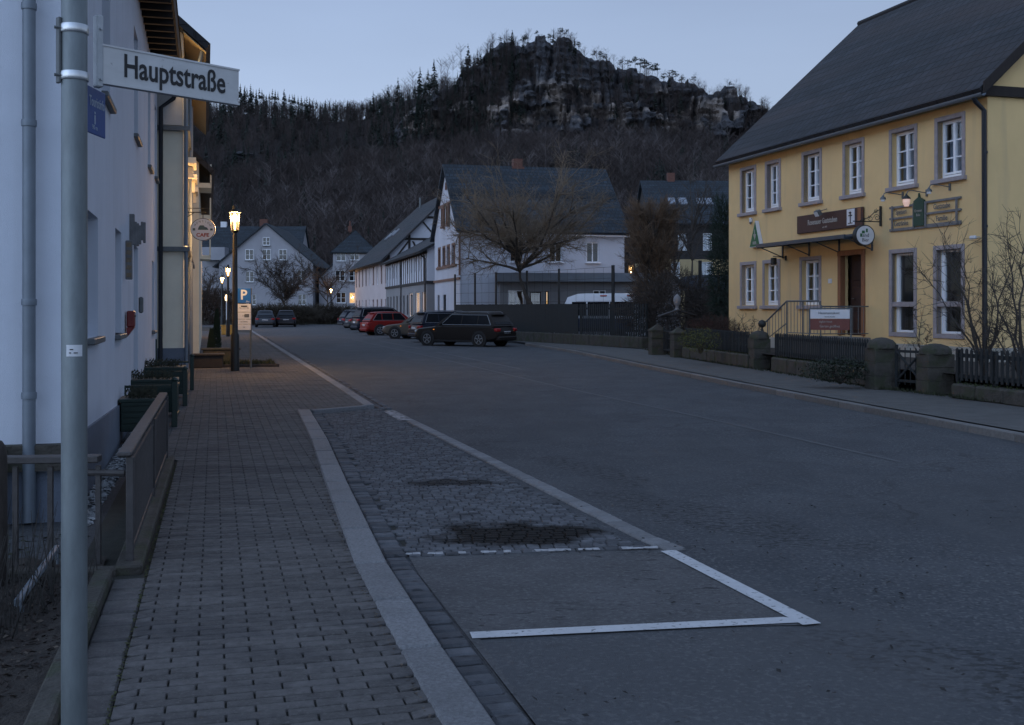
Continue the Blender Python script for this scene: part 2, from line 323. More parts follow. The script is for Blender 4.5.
def roofmat(name, col, rows=.3, cols=.25, var=.3):
    m = mat(name, col, .8, var, 2.0, streak=(.5, .5, 2))
    t = addnode(m, 'ShaderNodeTexCoord'); s = addnode(m, 'ShaderNodeSeparateXYZ'); link(m, t.outputs['UV'], s.inputs[0])
    b = addnode(m, 'ShaderNodeTexBrick'); b.inputs['Scale'].default_value = 1; b.inputs['Brick Width'].default_value = cols; b.inputs['Row Height'].default_value = rows
    b.inputs['Mortar Size'].default_value = .03; b.inputs['Mortar Smooth'].default_value = .4; b.inputs['Color1'].default_value = (.7, .7, .7, 1); b.inputs['Color2'].default_value = (1.4, 1.4, 1.4, 1); b.inputs['Mortar'].default_value = (.3, .3, .3, 1)
    link(m, t.outputs['UV'], b.inputs[0]); src = basecol_socket(m)
    x = addnode(m, 'ShaderNodeMix'); x.data_type = 'RGBA'; x.blend_type = 'MULTIPLY'; x.inputs[0].default_value = .8
    link(m, src, x.inputs[6]); link(m, b.outputs[0], x.inputs[7]); link(m, x.outputs[2], m.node_tree.nodes['Principled BSDF'].inputs['Base Color'])
    mk = noise_mask(m, 1.0, .42, .62, (.12, 1.9, 1), 4, coord='UV'); overlay(m, mathn(m, 'MULTIPLY', mk, .55), tuple(c * .42 for c in col))
    mk = noise_mask(m, 1.0, .55, .68, (.3, 3.1, 1), 4, coord='UV', loc=(5, 2, 0)); overlay(m, mathn(m, 'MULTIPLY', mk, .4), tuple(c * 1.9 for c in col))
    bp = addnode(m, 'ShaderNodeBump'); bp.inputs['Strength'].default_value = .9; bp.inputs['Distance'].default_value = .05
    link(m, b.outputs['Fac'], bp.inputs['Height']); bp.invert = True; link(m, bp.outputs[0], m.node_tree.nodes['Principled BSDF'].inputs['Normal'])
    return m
M_slate = roofmat('slate_roof', (.024, .034, .046))
M_slate2 = roofmat('dark_tile_roof', (.024, .027, .033), .34, .3)
overlay(M_slate2, mathn(M_slate2, 'MULTIPLY', noise_mask(M_slate2, .5, .45, .65, (.25, 1, 1.6), 4), .5), (.05, .036, .034))

# ------------------------------------------------------------------ ground sheets
ZR = -.07                                    # road level
D1 = Vector((-.2615, .9652)); E1 = Vector((.9652, .2615))   # street direction and across it
g = MB(); g.quad((-900, -60, -.35), (900, -60, -.35), (900, 1500, -.35), (-900, 1500, -.35)); struct(g, 'ground', M_grass)
g = MB(); g.quad((-14, -12, ZR), (26, -12, ZR), (9, 60, ZR), (0.5, 112, ZR), (-40, 112, ZR), (-45, 60, ZR), (-14, 20, ZR)); struct(g, 'road', M_asphalt)
def line_poly(pts, hw, z):
    P = [Vector((p[0], p[1])) for p in pts]; L = []; Rr = []
    for i, p in enumerate(P):
        d = (P[min(i + 1, len(P) - 1)] - P[max(i - 1, 0)]).normalized(); n = Vector((-d.y, d.x)); L.append(p + n * hw); Rr.append(p - n * hw)
    m = MB()
    for i in range(len(P) - 1): m.quad((*Rr[i], z), (*Rr[i + 1], z), (*L[i + 1], z), (*L[i], z))
    return m
def inpoly(x, y, P):
    c = False; n = len(P)
    for i in range(n):
        a, b = P[i], P[(i + 1) % n]
        if (a[1] > y) != (b[1] > y) and x < (b[0] - a[0]) * (y - a[1]) / (b[1] - a[1]) + a[0]: c = not c
    return c
def stones(poly, dirx, diry, L, Wd, gapx, gapy, ztop, jit=.0, zj=.002, th=.05, off=.5, ymax=1e9, bev=.006, rotj=0, clamp=None):
    dx = Vector(dirx).normalized(); dy = Vector(diry).normalized(); us = [Vector((p[0], p[1])).dot(dx) for p in poly]; vs_ = [Vector((p[0], p[1])).dot(dy) for p in poly]
    m = MB(); rnd = []; v = min(vs_); k = 0
    while v < max(vs_):
        u = min(us) - L + (L * off if k % 2 else 0)
        while u < max(us):
            l = L * (1 + random.uniform(-jit, jit)); c = dx * (u + l / 2) + dy * (v + Wd / 2)
            if inpoly(c.x, c.y, poly) or (clamp and (inpoly(c.x - l * .5, c.y, poly) or inpoly(c.x + l * .5, c.y, poly))):
                z = ztop + random.uniform(-zj, zj); a = math.atan2(dx.y, dx.x) + random.uniform(-rotj, rotj)
                hx, hy = (l - gapx) / 2, (Wd * (1 + random.uniform(-jit, jit) * .4) - gapy) / 2; ca, sa = math.cos(a), math.sin(a)
                V = []
                for (sx, sy) in ((-1, -1), (1, -1), (1, 1), (-1, 1)):
                    x, y = sx * hx, sy * hy; V.append((c.x + x * ca - y * sa, c.y + x * sa + y * ca, z - th))
                for (sx, sy) in ((-1, -1), (1, -1), (1, 1), (-1, 1)):
                    x, y = sx * hx, sy * hy; V.append((c.x + x * ca - y * sa, c.y + x * sa + y * ca, z - bev))
                for (sx, sy) in ((-1, -1), (1, -1), (1, 1), (-1, 1)):
                    x, y = sx * (hx - bev), sy * (hy - bev); V.append((c.x + x * ca - y * sa, c.y + x * sa + y * ca, z))
                if clamp: V = [(min(max(x, clamp[0](y)), clamp[1](y)), y, zz) for x, y, zz in V]
                m.add(V, [(0, 1, 5, 4), (1, 2, 6, 5), (2, 3, 7, 6), (3, 0, 4, 7), (4, 5, 9, 8), (5, 6, 10, 9), (6, 7, 11, 10), (7, 4, 8, 11), (8, 9, 10, 11)])
                rnd += [random.random()] * 9
            u += l
        v += Wd; k += 1
    return m, rnd
def set_rnd(o, rnd):
    a = o.data.attributes.new('rnd', 'FLOAT', 'FACE'); a.data.foreach_set('value', rnd)
XY = lambda v: (v.x, v.y)
# kerb inner corners measured on the pavement
K = [gnd(455, 748), gnd(400, 650), gnd(355, 565), gnd(325, 483), gnd(311, 440), gnd(297, 410)]
kn = K[0] + (K[0] - K[1]).normalized() * 2.0; K = [kn] + K
C1 = gnd(363.6, 405.4); C2 = gnd(338, 388); C3 = gnd(257, 335); C4 = C3 + (C3 - C2).normalized() * 30
LW = lambda Y: -1.55 - .268 * (Y - 4.22)      # left border line of the near pavers
WF = lambda Y: -3.80 - .268 * (Y - 9.78)      # foot of the left house
pav = [XY(p) for p in K] + [XY(C1), XY(C2)]
t_ = (34 - C2.y) / (C3.y - C2.y); pe = C2.lerp(C3, t_); pav += [XY(pe), (WF(34) + .1, 34), (WF(12.2) + .1, 12.2), (LW(12.2) - .1, 12.2), (LW(11.2), 11.2), (LW(2), 2.0)]
def xk(y):
    P = K + [C1 + Vector((-.02, 0, 0))]
    if y < K[-1].y + .02:
        for a, b in zip(K, K[1:]):
            if a.y <= y <= b.y: return a.x + (b.x - a.x) * (y - a.y) / (b.y - a.y) + .002
        return K[0].x if y < K[0].y else K[-1].x + .002
    for a, b in ((C1, C2), (C2, C3)):
        if a.y - 1.5 <= y <= b.y: return a.x + (b.x - a.x) * (y - a.y) / (b.y - a.y) + .002
    return C3.x
xl = lambda y: LW(y) + .004 if y < 11.6 else WF(y) + .1
m, rnd = stones(pav, E1, D1,   .234, .080, .009, .0085, 0, th=.05, zj=.002, rotj=.008, bev=.004, clamp=(xl, xk)); o = struct(m, 'pavement', M_paver); set_rnd(o, rnd)
m = MB(); m.quad(*[(p[0], p[1], -.014) for p in pav]); struct(m, 'pavement_bedding', M_bed)
# slab border on the left and plain paving by the house
m = MB(); rnd = []
nrow = 19
for i in range(nrow):
    y = 2.0 + i * .245; x = LW(y) - .10; nv = len(m.f)
    m.box((x, y, -.03 + random.uniform(-.004, .004)), (.185, .235, .05), math.atan2(E1.y, E1.x) + random.uniform(-.01, .01), bev=.01); rnd += [random.random()] * (len(m.f) - nv)
o = struct(m, 'pavement_edge_slabs', M_paver); set_rnd(o, rnd)
m = MB(); m.quad((LW(2) - .45, 2, -.022), (LW(2) + .02, 2, -.022), (LW(12.2) + .02, 12.2, -.022), (LW(12.2) - .45, 12.2, -.022)); struct(m, 'pavement_edge_bed', M_bed)
m, rnd = stones([XY(pe), XY(C3.lerp(C4, .2)), (WF(80) - 2, 80), (WF(34) - 2, 34)], E1, D1, .5, .25, .015, .012, -.002, th=.03, zj=.002); o = struct(m, 'far_pavement', M_paver); set_rnd(o, rnd)
m = MB(); m.quad((pe.x, pe.y - .3, -.014), (C4.x, C4.y, -.014), (C4.x - 14, C4.y, -.014), (WF(34) - 5, 33.7, -.014)); struct(m, 'far_pavement_bed', M_bed)
# kerb stones
def kerb(pts, wd, ztop, h, length, name, side=1, gap=.006, material=None):
    m = MB(); rnd = []
    P = [Vector((p[0], p[1])) for p in pts]
    for i in range(len(P) - 1):
        a, b = P[i], P[i + 1]; d = (b - a); L = d.length; d.normalize(); n = Vector((d.y, -d.x)) * side; k = max(1, round(L / length))
        for j in range(k):
            c = a + d * (L * (j + .5) / k) + n * (wd / 2); nv = len(m.f)
            m.box((c.x, c.y, ztop - h / 2 + random.uniform(-.002, .002)), (L / k - gap, wd, h), math.atan2(d.y, d.x), bev=.012); rnd += [random.random()] * (len(m.f) - nv)
    o = struct(m, name, material or M_kerb); set_rnd(o, rnd); return o
kerb(K, .20, .012, .2, 1.0, 'kerb_bay', gap=.026)
kerb([C1, K[-1] + Vector((.2, 0, 0))], .10, .006, .2, .9, 'kerb_bay_end', side=-1)
kerb([C1 + Vector((.0, 0, 0)), C2, C3, C4], .18, .008, .2, 1.0, 'kerb_street')
# gutter setts along the kerbs
def sett_rows(pts, offs, wd, ztop, L, name, side=1):
    m = MB(); rnd = []; P = [Vector((p[0], p[1])) for p in pts]
    for off in offs:
        for i in range(len(P) - 1):
            a, b = P[i], P[i + 1]; d = b - a; T = d.length; d.normalize(); n = Vector((d.y, -d.x)) * side; k = int(T / L); 
            for j in range(k):
                c = a + d * (T * (j + .5) / k) + n * (off + wd / 2); nv = len(m.f)
                m.box((c.x, c.y, ztop - .045 + random.uniform(-.009, .009)), (T / k - .024, wd - .020 + random.uniform(-.01, .008), .1), math.atan2(d.y, d.x) + random.uniform(-.05, .05), bev=.014); rnd += [random.random()] * (len(m.f) - nv)
    o = struct(m, name, M_sett); set_rnd(o, rnd); return o
sett_rows(K, [.215], .17, ZR + .02, .13, 'gutter_setts')
sett_rows([C1 + Vector((.05, -.1, 0)), C2, C3], [.20, .33], .12, ZR + .015, .16, 'gutter_setts_street')
# damp speckled smears on the asphalt beside the bay
for (cpx_, cpy_, rx_, ry_, ro_) in ((700, 515, .22, 1.6, .55), (940, 665, .20, .75, .75), (590, 470, .15, 1.2, .4)):
    c_ = gnd(cpx_, cpy_, ZR); bmk = blob_mask(M_asphalt, (c_.x, c_.y), (rx_ * 2, ry_), ro_, .8, 2.5); overlay(M_asphalt, mathn(M_asphalt, 'MULTIPLY', mathn(M_asphalt, 'MULTIPLY', bmk, noise_mask(M_asphalt, 15, .50, .58, (1, 1.6, 1), 6)), .8), (.014, .014, .016))
# parking bay
b0 = gnd(383, 411, ZR); b1 = gnd(640, 541, ZR); b2 = gnd(668, 552, ZR); b3 = gnd(812, 626, ZR)
q0 = gnd(424, 557, ZR); q0 = Vector((K[3].x + (K[4].x - K[3].x) * (q0.y - K[3].y) / (K[4].y - K[3].y) + .405, q0.y, ZR)); q1 = gnd(662, 550, ZR)
kin = lambda p, o=.39: Vector((p.x + o, p.y + .05, ZR))
bay = [kin(K[3]) if K[3].y > q0.y else q0, kin(K[4]), kin(K[5]), kin(K[6]) + Vector((0, -.25, 0)), b0 + Vector((-.05, .15, 0)), b1 + Vector((-.14, 0, 0)), q1, q0]
bayp = [XY(q0), XY(kin(K[4])), XY(kin(K[5])), XY(kin(K[6])), (b0.x - .02, b0.y + .35), XY(b0), (b1.x - .13, b1.y), (q1.x - .1, q1.y)]
bn = (q1 - q0).normalized()
m, rnd = stones(bayp, (bn.x, bn.y + .03), (-bn.y - .03, bn.x), .092, .078, .007, .007, ZR + .018, jit=.14, zj=.003, th=.05, bev=.007, rotj=.07); o = struct(m, 'parking_bay_setts', M_sett); set_rnd(o, rnd)
m = MB(); m.quad(*[(p[0], p[1], ZR + .004) for p in bayp]); struct(m, 'parking_bay_bed', M_bed)
# wet stain on setts
wc = gnd(522, 536, ZR); wc2 = gnd(455, 484, ZR)
m_ = M_sett
st = mathn(m_, 'MAXIMUM', blob_mask(m_, (wc.x, wc.y), (.62, .42), 0, .8, 3.0), mathn(m_, 'MULTIPLY', blob_mask(m_, (wc2.x, wc2.y), (.45, .22), 0, 1.0, 4.0), .8))
overlay(m_, mathn(m_, 'MULTIPLY', st, .97), (.006, .0055, .005))
overlay(m_, mathn(m_, 'MULTIPLY', noise_mask(m_, 6, .62, .68, (.8, 1.6, 1), 5), .6), (.02, .02, .022))
kerb([XY(b0 + Vector((.03, 0, 0))), XY(b1), XY(b2)], .15, ZR + .018, .1, .22, 'bay_edge_setts', side=-1, gap=.008, material=mat('pale_granite_sett', (.17, .17, .175), .75, .2, 20, .4, 120, attr=.15))
# old asphalt of the near bay
kk = [kin(K[0]), kin(K[1]), kin(K[2]), kin(K[3]), q0, q1, b3 + Vector((-.05, 0, 0)), gnd(640, 628, ZR), gnd(480, 640, ZR), gnd(560, 760, ZR)]
c_ = gnd(640, 690, ZR); overlay(M_asphalt, mathn(M_asphalt, 'MULTIPLY', blob_mask(M_asphalt, (c_.x, c_.y), (1.7, 1.9), .3, .7, 1.0), .38), (.100, .098, .10))
m = MB(); m.quad(*[(p.x, p.y, ZR + .005) for p in kk]); struct(m, 'bay_asphalt', M_patch)
# painted markings
struct(line_poly([XY(b2), XY(b3)], .055, ZR + .011), 'bay_marking_line', M_paint)
c0 = gnd(471, 637, ZR); c1 = gnd(800, 621, ZR); struct(line_poly([XY(c0), XY(c1)], .055, ZR + .010), 'bay_marking_end', M_paint)
m = MB(); rr = random.Random(4)
for i in range(34):
    t = i / 34
    if rr.random() < .72:
        p = q0.lerp(q1, t); m.box((p.x, p.y + .02, ZR + .0165), (.045 + rr.random() * .02, .03 + rr.random() * .03, .008), .03 + rr.uniform(-.15, .15), bev=.003)
struct(m, 'bay_marking_on_setts', mat('worn_sett_paint', (.34, .34, .35), .8, .35, 25))
m = MB(); m.quad(gnd(384, 411.5, ZR + .022), gnd(399, 420.5, ZR + .022), gnd(412, 420, ZR + .022), gnd(394, 411, ZR + .022)); M_pp = mat('patchy_paint', (.30, .30, .31), .8, .15, 10); overlay(M_pp, noise_mask(M_pp, 14, .47, .55), (.10, .10, .11)); struct(m, 'bay_marking_corner', M_pp)
struct(line_poly([XY(gnd(p[0], p[1], ZR)) for p in ((352, 339.5), (437, 358), (560, 387), (700, 417), (900, 462))], .035, ZR + .004), 'road_joint_line', M_paintfaint)
for i, (a, b) in enumerate((((437, 352), (520, 369)), ((380, 341), (420, 349)), ((404, 341), (424, 345)))):
    struct(line_poly([XY(gnd(*a, ZR)), XY(gnd(*b, ZR))], .05, ZR + .005), 'faded_parking_line', M_paintfaint)
# right kerb and pavement
RK = [gnd(p[0], p[1], .03) for p in ((1130, 453.5), (1024, 433), (900, 411), (748, 383.5), (640, 363), (575, 350), (528, 343))]
RK = [RK[0] + (RK[0] - RK[1]) * 3] + RK
kerb(RK, .14, .035, .2, .9, 'kerb_right', side=-1, material=mat('pale_kerb', (.15, .145, .14), .8, .2, 20, .3, 100, attr=.15))
M_rpath = mat('tarred_footpath', (.098, .096, .092), .9, .2, 2.5, .6, 120)
FZ = .06
FL = [gnd(p[0], p[1], FZ) for p in ((1200, 428), (1024, 404), (950, 396), (865, 386), (757, 369), (682, 357), (645, 349))] + [at(520, 52.5, FZ), at(500, 55.5, FZ)]
m = MB()
rk = [RK[0]] + [RK[2], RK[3], RK[4], RK[5], RK[6], RK[7]]
m.quad(*([(p.x + .12, p.y, .028) for p in RK[:]] + [(FL[-1].x, FL[-1].y, .028)] + [(p.x + .3, p.y, .028) for p in FL[::-1][1:]])); struct(m, 'footpath_right', M_rpath)
# garden terraces on the right
def terrain_quads(name, P, z, m): g = MB(); g.quad(*[(p[0], p[1], z) for p in P]); return struct(g, name, m)
terrain_quads('front_garden', [(FL[0].x + .35, FL[0].y), (30, 8), (30, 60), (FL[5].x + 1, 60), (FL[5].x + .35, FL[5].y), (FL[3].x + .35, FL[3].y), (FL[1].x + .35, FL[1].y)], .42, M_soil)
terrain_quads('yard', [(.6, 61), (FL[6].x + .3, FL[6].y), (FL[5].x + 1.2, FL[5].y + 1), (60, 40), (60, 150), (-10, 150)], .03, mat('yard_gravel', (.07, .065, .06), .95, .3, 2))
terrain_quads('parking_yard', [(-.5, 61), (-.2, 50), (-3, 62), (-20, 112), (5, 112)], ZR + .006, M_asphalt)

# ------------------------------------------------------------------ mountain, cliffs and forest
def interp(pts, x):
    if x <= pts[0][0]: return pts[0][1]
    for a, b in zip(pts, pts[1:]):
        if x <= b[0]: return a[1] + (b[1] - a[1]) * (x - a[0]) / (b[0] - a[0])
    return pts[-1][1]
SIL = [(-200, 60), (120, 92), (205, 106), (235, 94), (260, 96), (285, 98), (300, 103), (335, 109), (357, 109), (380, 104), (400, 95), (440, 80), (465, 62), (484, 50), (492, 40), (508, 35), (517, 37), (524, 37), (529, 34), (545, 33), (570, 34), (578, 40), (592, 50), (612, 55), (622, 64), (650, 70), (668, 76), (690, 78), (702, 86), (709, 92), (716, 90), (720, 86), (737, 86), (741, 96), (746, 92), (757, 94), (763, 103), (790, 112), (860, 140), (1000, 165), (1250, 190)]
CLB = [(-200, 192), (200, 190), (235, 190), (300, 182), (340, 178), (400, 168), (430, 162), (500, 152), (560, 150), (620, 152), (680, 154), (720, 152), (770, 160), (1250, 235)]
CTOP = {}
YC = 430.0
M_rock = mat('sandstone_cliff', (.048, .048, .055), .95, .4, .10, .9, 1.2, streak=(1, 1, 2.6))
overlay(M_rock, mathn(M_rock, 'MULTIPLY', noise_mask(M_rock, .30, .44, .60, (1, 1, 3.0), 6, dist=.8), .62), (.022, .023, .028))
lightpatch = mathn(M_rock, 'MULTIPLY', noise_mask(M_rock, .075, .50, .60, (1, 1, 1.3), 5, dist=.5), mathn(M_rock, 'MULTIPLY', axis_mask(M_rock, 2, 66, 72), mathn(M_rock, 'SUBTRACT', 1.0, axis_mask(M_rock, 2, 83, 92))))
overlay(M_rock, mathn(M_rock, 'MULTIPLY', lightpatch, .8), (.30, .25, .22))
overlay(M_rock, mathn(M_rock, 'MULTIPLY', noise_mask(M_rock, .55, .56, .64, (1, 1, 3.2), 5), .38), (.085, .082, .088))
M_hill = mat('wooded_hillside', (.018, .014, .014), .97, .4, .06, .8, .6)
def build_cliff():
    nx, nz = 620, 84; V = []; Fc = []
    px0, px1 = 180, 840
    def cell(a, b, c): return noise.cell(Vector((a, b, c)))
    for i in range(nx):
        px = px0 + (px1 - px0) * i / (nx - 1); X = (px - HX) / F * YC
        zt = zat(interp(SIL, px), YC); zb = zat(interp(CLB, px), YC) - 14
        zt += noise.noise(Vector((X * .35, 3, 0))) * 1.2 + (.9 if noise.noise(Vector((X * .12, 9, 0))) > .1 else -.6)
        if px < 380: zt -= 11 + 16 * (noise.noise(Vector((X * .045, 4, 0))) < .05)
        if px < 455: k = max(0, min(1, (px - 360) / 70)); zt -= (1 - k) * (10 + 8 * noise.noise(Vector((X * .05, 1, 0)))) + 2
        if px > 760: zt -= min(8, (px - 760) * .2)
        for j in range(nz):
            t = j / (nz - 1); z = zb + (zt - zb) * t
            col = abs(noise.noise(Vector((X * .085, 0, z * .012)))) ; col2 = abs(noise.noise(Vector((X * .24, 5, z * .03))))
            wx = X + 3 * noise.noise(Vector((X * .07, z * .07, 3))); wz = z + 2.5 * noise.noise(Vector((X * .05, z * .05, 8))); cr = max(0, 1 - col * 9) * 5 + max(0, 1 - col2 * 9) * 1.8 + (cell(wx * .10, wz * .13, .5) * 4.2 + cell(wx * .23, wz * .36, 3.5) * 2.0 + cell(wx * .055, wz * .05, 7.5) * 4.5 - 4) * (1 - .75 * t ** 5)
            led = noise.noise(Vector((X * .03, 2, z * .16))) * 3.6 + noise.noise(Vector((X * .05, 2, z * .55))) * 2.4
            big = noise.noise(Vector((X * .022, 7, z * .02))) * 7
            fine = noise.fractal(Vector((X * .25, z * .35, 4)), .8, 2.1, 4) * 2.0
            rim = max(0, t - .93) / .07
            y = YC - 12 + t * 16 + cr + led + big + fine + rim * rim * 5
            V.append((X * (y / YC) if False else X, y, z))
        CTOP[i] = (X, y, zt); V.append((X, YC + 45, zt - 2))
    n = nz + 1
    for i in range(nx - 1):
        for j in range(n - 1): a = i * n + j; Fc.append((a, a + n, a + n + 1, a + 1))
    m = MB(); m.add(V, Fc); return m
struct(build_cliff(), 'cliff_hill', M_rock, smooth=22)
def hillz(X, Y):
    px = HX + X / Y * F
    zb = zat(interp(CLB, px), YC) ; zs = zat(interp(SIL, px), YC)
    k = max(0.0, min(1.0, (px - 445) / 40)) * (1 if px < 760 else max(0, 1 - (px - 760) / 60))
    t = max(0, (Y - 175) / (418 - 175)); t1 = min(t, 1)
    z = zb * (t1 ** 1.25)
    if Y > 418: z = zb + (zs + 3 - zb) * min(1, (Y - 418) / 60) * (1 - k) 
    return z + (noise.noise(Vector((X * .02, Y * .02, 1))) * 5 + noise.noise(Vector((X * .07, Y * .07, 2))) * 2) * min(1, t * 2) - 1.2 * (Y < 190) - (6 if Y > 418 and k > .5 else 0)
m = MB(); nx, ny = 170, 66; V = []; Fc = []
for i in range(nx):
    for j in range(ny):
        Y = 172 + (620 - 172) * j / (ny - 1); X = -330 + 760 * i / (nx - 1); V.append((X, Y, hillz(X, min(Y, 500)) - max(0, Y - 505) * .25))
for i in range(nx - 1):
    for j in range(ny - 1): a = i * ny + j; Fc.append((a, a + ny, a + ny + 1, a + 1))
m.add(V, Fc); struct(m, 'hill', M_hill, smooth=60)

# forest: bare trees and conifers too many to count, one mesh each kind
def blades_tree(kind, rng):
    V = []; Fc = []
    def strip(a, b, w0, w1):
        a = np.array(a); b = np.array(b); d = b - a; ang = rng.uniform(0, math.pi)
        nrm = np.array([math.cos(ang), math.sin(ang) * .5, 0.0]); nrm -= d * (nrm @ d) / (d @ d); nrm /= np.linalg.norm(nrm) + 1e-9
        o = len(V); V.extend([a - nrm * w0, a + nrm * w0, b + nrm * w1, b - nrm * w1]); Fc.append((o, o + 1, o + 2, o + 3))
    if kind == 'bare':
        h = 1.0; strip((0, 0, 0), (rng.uniform(-.02, .02), 0, .95), .011, .003); strip((0, 0, 0), (0, 0, .8), .011, .004)
        for k in range(26):
            z = rng.uniform(.28, .92); a = rng.uniform(0, 6.28); L = .30 * (1.15 - z) + .05
            p = (math.cos(a) * L, math.sin(a) * L, z + L * rng.uniform(.6, 1.5)); strip((0, 0, z), p, .0045, .0015)
            for q in range(3):
                t = rng.uniform(.3, 1); s_ = (p[0] * t, p[1] * t, z + (p[2] - z) * t); a2 = a + rng.uniform(-1.2, 1.2); l = L * .45
                strip(s_, (s_[0] + math.cos(a2) * l, s_[1] + math.sin(a2) * l, s_[2] + l * rng.uniform(.4, 1.2)), .003, .001)
    elif kind == 'spruce':
        strip((0, 0, 0), (0, 0, 1), .012, .002)
        for k in range(70):
            z = rng.uniform(.12, .97); a = rng.uniform(0, 6.28); L = .19 * (1.02 - z) + .012
            e_ = (math.cos(a) * L, math.sin(a) * L, z - L * .35); o = len(V)
            w = L * .38; n_ = np.array([-math.sin(a), math.cos(a), 0]) * w
            V.extend([np.array((0, 0, z + .02)), np.array(e_) * [.6, .6, 1] + n_ + [0, 0, -.01], np.array(e_), np.array(e_) * [.6, .6, 1] - n_ + [0, 0, -.01]]); Fc.append((o, o + 1, o + 2, o + 3))
    elif kind == 'pine':
        strip((0, 0, 0), (.03, 0, .85), .014, .006); strip((0, 0, 0), (.03, 0, .85), .014, .006)
        for c in range(7):
            z = rng.uniform(.6, .95); a = rng.uniform(0, 6.28); rr_ = rng.uniform(.05, .2); cx, cy = math.cos(a) * rr_, math.sin(a) * rr_
            strip((.02, 0, z - .08), (cx, cy, z), .005, .003)
            for k in range(26):
                p = np.array([cx, cy, z]) + rng.normal(0, 1, 3) * [.05, .05, .022]; o = len(V)
                u = rng.normal(0, 1, 3); u /= np.linalg.norm(u); v2 = np.cross(u, rng.normal(0, 1, 3)); v2 /= np.linalg.norm(v2) + 1e-9
                V.extend([p + u * .026, p + v2 * .02, p - u * .026, p - v2 * .02]); Fc.append((o, o + 1, o + 2, o + 3))
    return np.array(V, dtype=float), Fc
def forest(name, kind, spots, m, rng, protos=6):
    P = [blades_tree(kind, rng) for _ in range(protos)]; VV = []; FF = []; n = 0
    for (x, y, z, h) in spots:
        V, Fc = P[rng.integers(protos)]; a = rng.uniform(0, 6.28); ca, sa = math.cos(a), math.sin(a); sx = h * rng.uniform(.8, 1.2)
        W = np.empty_like(V); W[:, 0] = (V[:, 0] * ca - V[:, 1] * sa) * sx + x; W[:, 1] = (V[:, 0] * sa + V[:, 1] * ca) * sx + y; W[:, 2] = V[:, 2] * h + z
        VV.append(W); FF.append(np.array(Fc) + n); n += len(V)
    VV = np.concatenate(VV); FF = np.concatenate(FF); me = bpy.data.meshes.new(name)
    me.vertices.add(len(VV)); me.vertices.foreach_set('co', VV.ravel()); me.loops.add(FF.size); me.loops.foreach_set('vertex_index', FF.ravel().astype(np.int32))
    me.polygons.add(len(FF)); me.polygons.foreach_set('loop_start', np.arange(0, FF.size, 4, dtype=np.int32)); me.polygons.foreach_set('loop_total', np.full(len(FF), 4, dtype=np.int32))
    me.materials.append(m); me.update(); me.validate()
    o = bpy.data.objects.new(name, me); S.collection.objects.link(o); return tag(o, kind='stuff')
rng = np.random.default_rng(5)
M_bare = mat('bare_twigs_brown', (.050, .038, .036), .95, .35, .03); M_bare2 = mat('bare_bark_grey', (.10, .085, .085), .95, .3, .03)
M_spruce = mat('dark_needles', (.016, .026, .020), .95, .35, .08)
M_farbush = mat('russet_twigs', (.070, .042, .028), .95, .3, .3)
def spots(n, y0, y1, px0, px1, h0, h1, cond=None):
    L = []
    while len(L) < n:
        px = rng.uniform(px0, px1); Y = y0 + (y1 - y0) * rng.random() ** .8; X = (px - HX) / F * Y
        if cond and not cond(px, Y): continue
        L.append((X, Y, hillz(X, Y) - 1, rng.uniform(h0, h1)))
    return L
forest('bare_forest', 'bare', spots(5200, 182, 408, 150, 860, 7, 13), M_bare, rng)
forest('birch_forest', 'bare', spots(420, 200, 400, 170, 820, 9, 14), M_bare2, rng)
noz = lambda px, Y: noise.noise(Vector((px * .012, Y * .02, 0))) > .12 or px < 330 and Y > 330 or rng.random() < .12
forest('conifer_forest', 'spruce', spots(520, 190, 470, 150, 860, 8, 13, lambda px, Y: noz(px, Y) and (Y < 405 or px < 440)), M_spruce, rng)
forest('left_ridge_bare_forest', 'bare', spots(1500, 405, 500, 150, 470, 6, 10), M_bare, rng)
forest('left_slope_conifers', 'spruce', spots(230, 380, 500, 150, 440, 5, 9), M_spruce, rng)
forest('cliff_foot_forest', 'bare', spots(600, 395, 418, 380, 860, 4, 8), M_bare, rng)
# trees growing on ledges and in the gullies of the cliff
L = []
for i in range(1700):
    px = rng.uniform(440, 830) if i < 1150 else rng.uniform(370, 520); X = (px - HX) / F * YC; zt = zat(interp(SIL, px), YC); zb = zat(interp(CLB, px), YC); t = rng.random() ** .9
    L.append((X, YC - 14 + t * 10, zb + (zt - zb) * t - 5, rng.uniform(3.5, 8)))
forest('ledge_trees', 'bare', L[:1400], M_bare, rng); forest('ledge_conifers', 'spruce', L[1400:] + L[:120], M_spruce, rng)
forest('left_ridge_forest', 'spruce', [((px - HX) / F * 500, 500 + rng.uniform(-30, 8), zat(interp(SIL, px), 500) * .98 - rng.uniform(6, 18), rng.uniform(7, 11)) for px in rng.uniform(150, 400, 260)], M_spruce, rng)
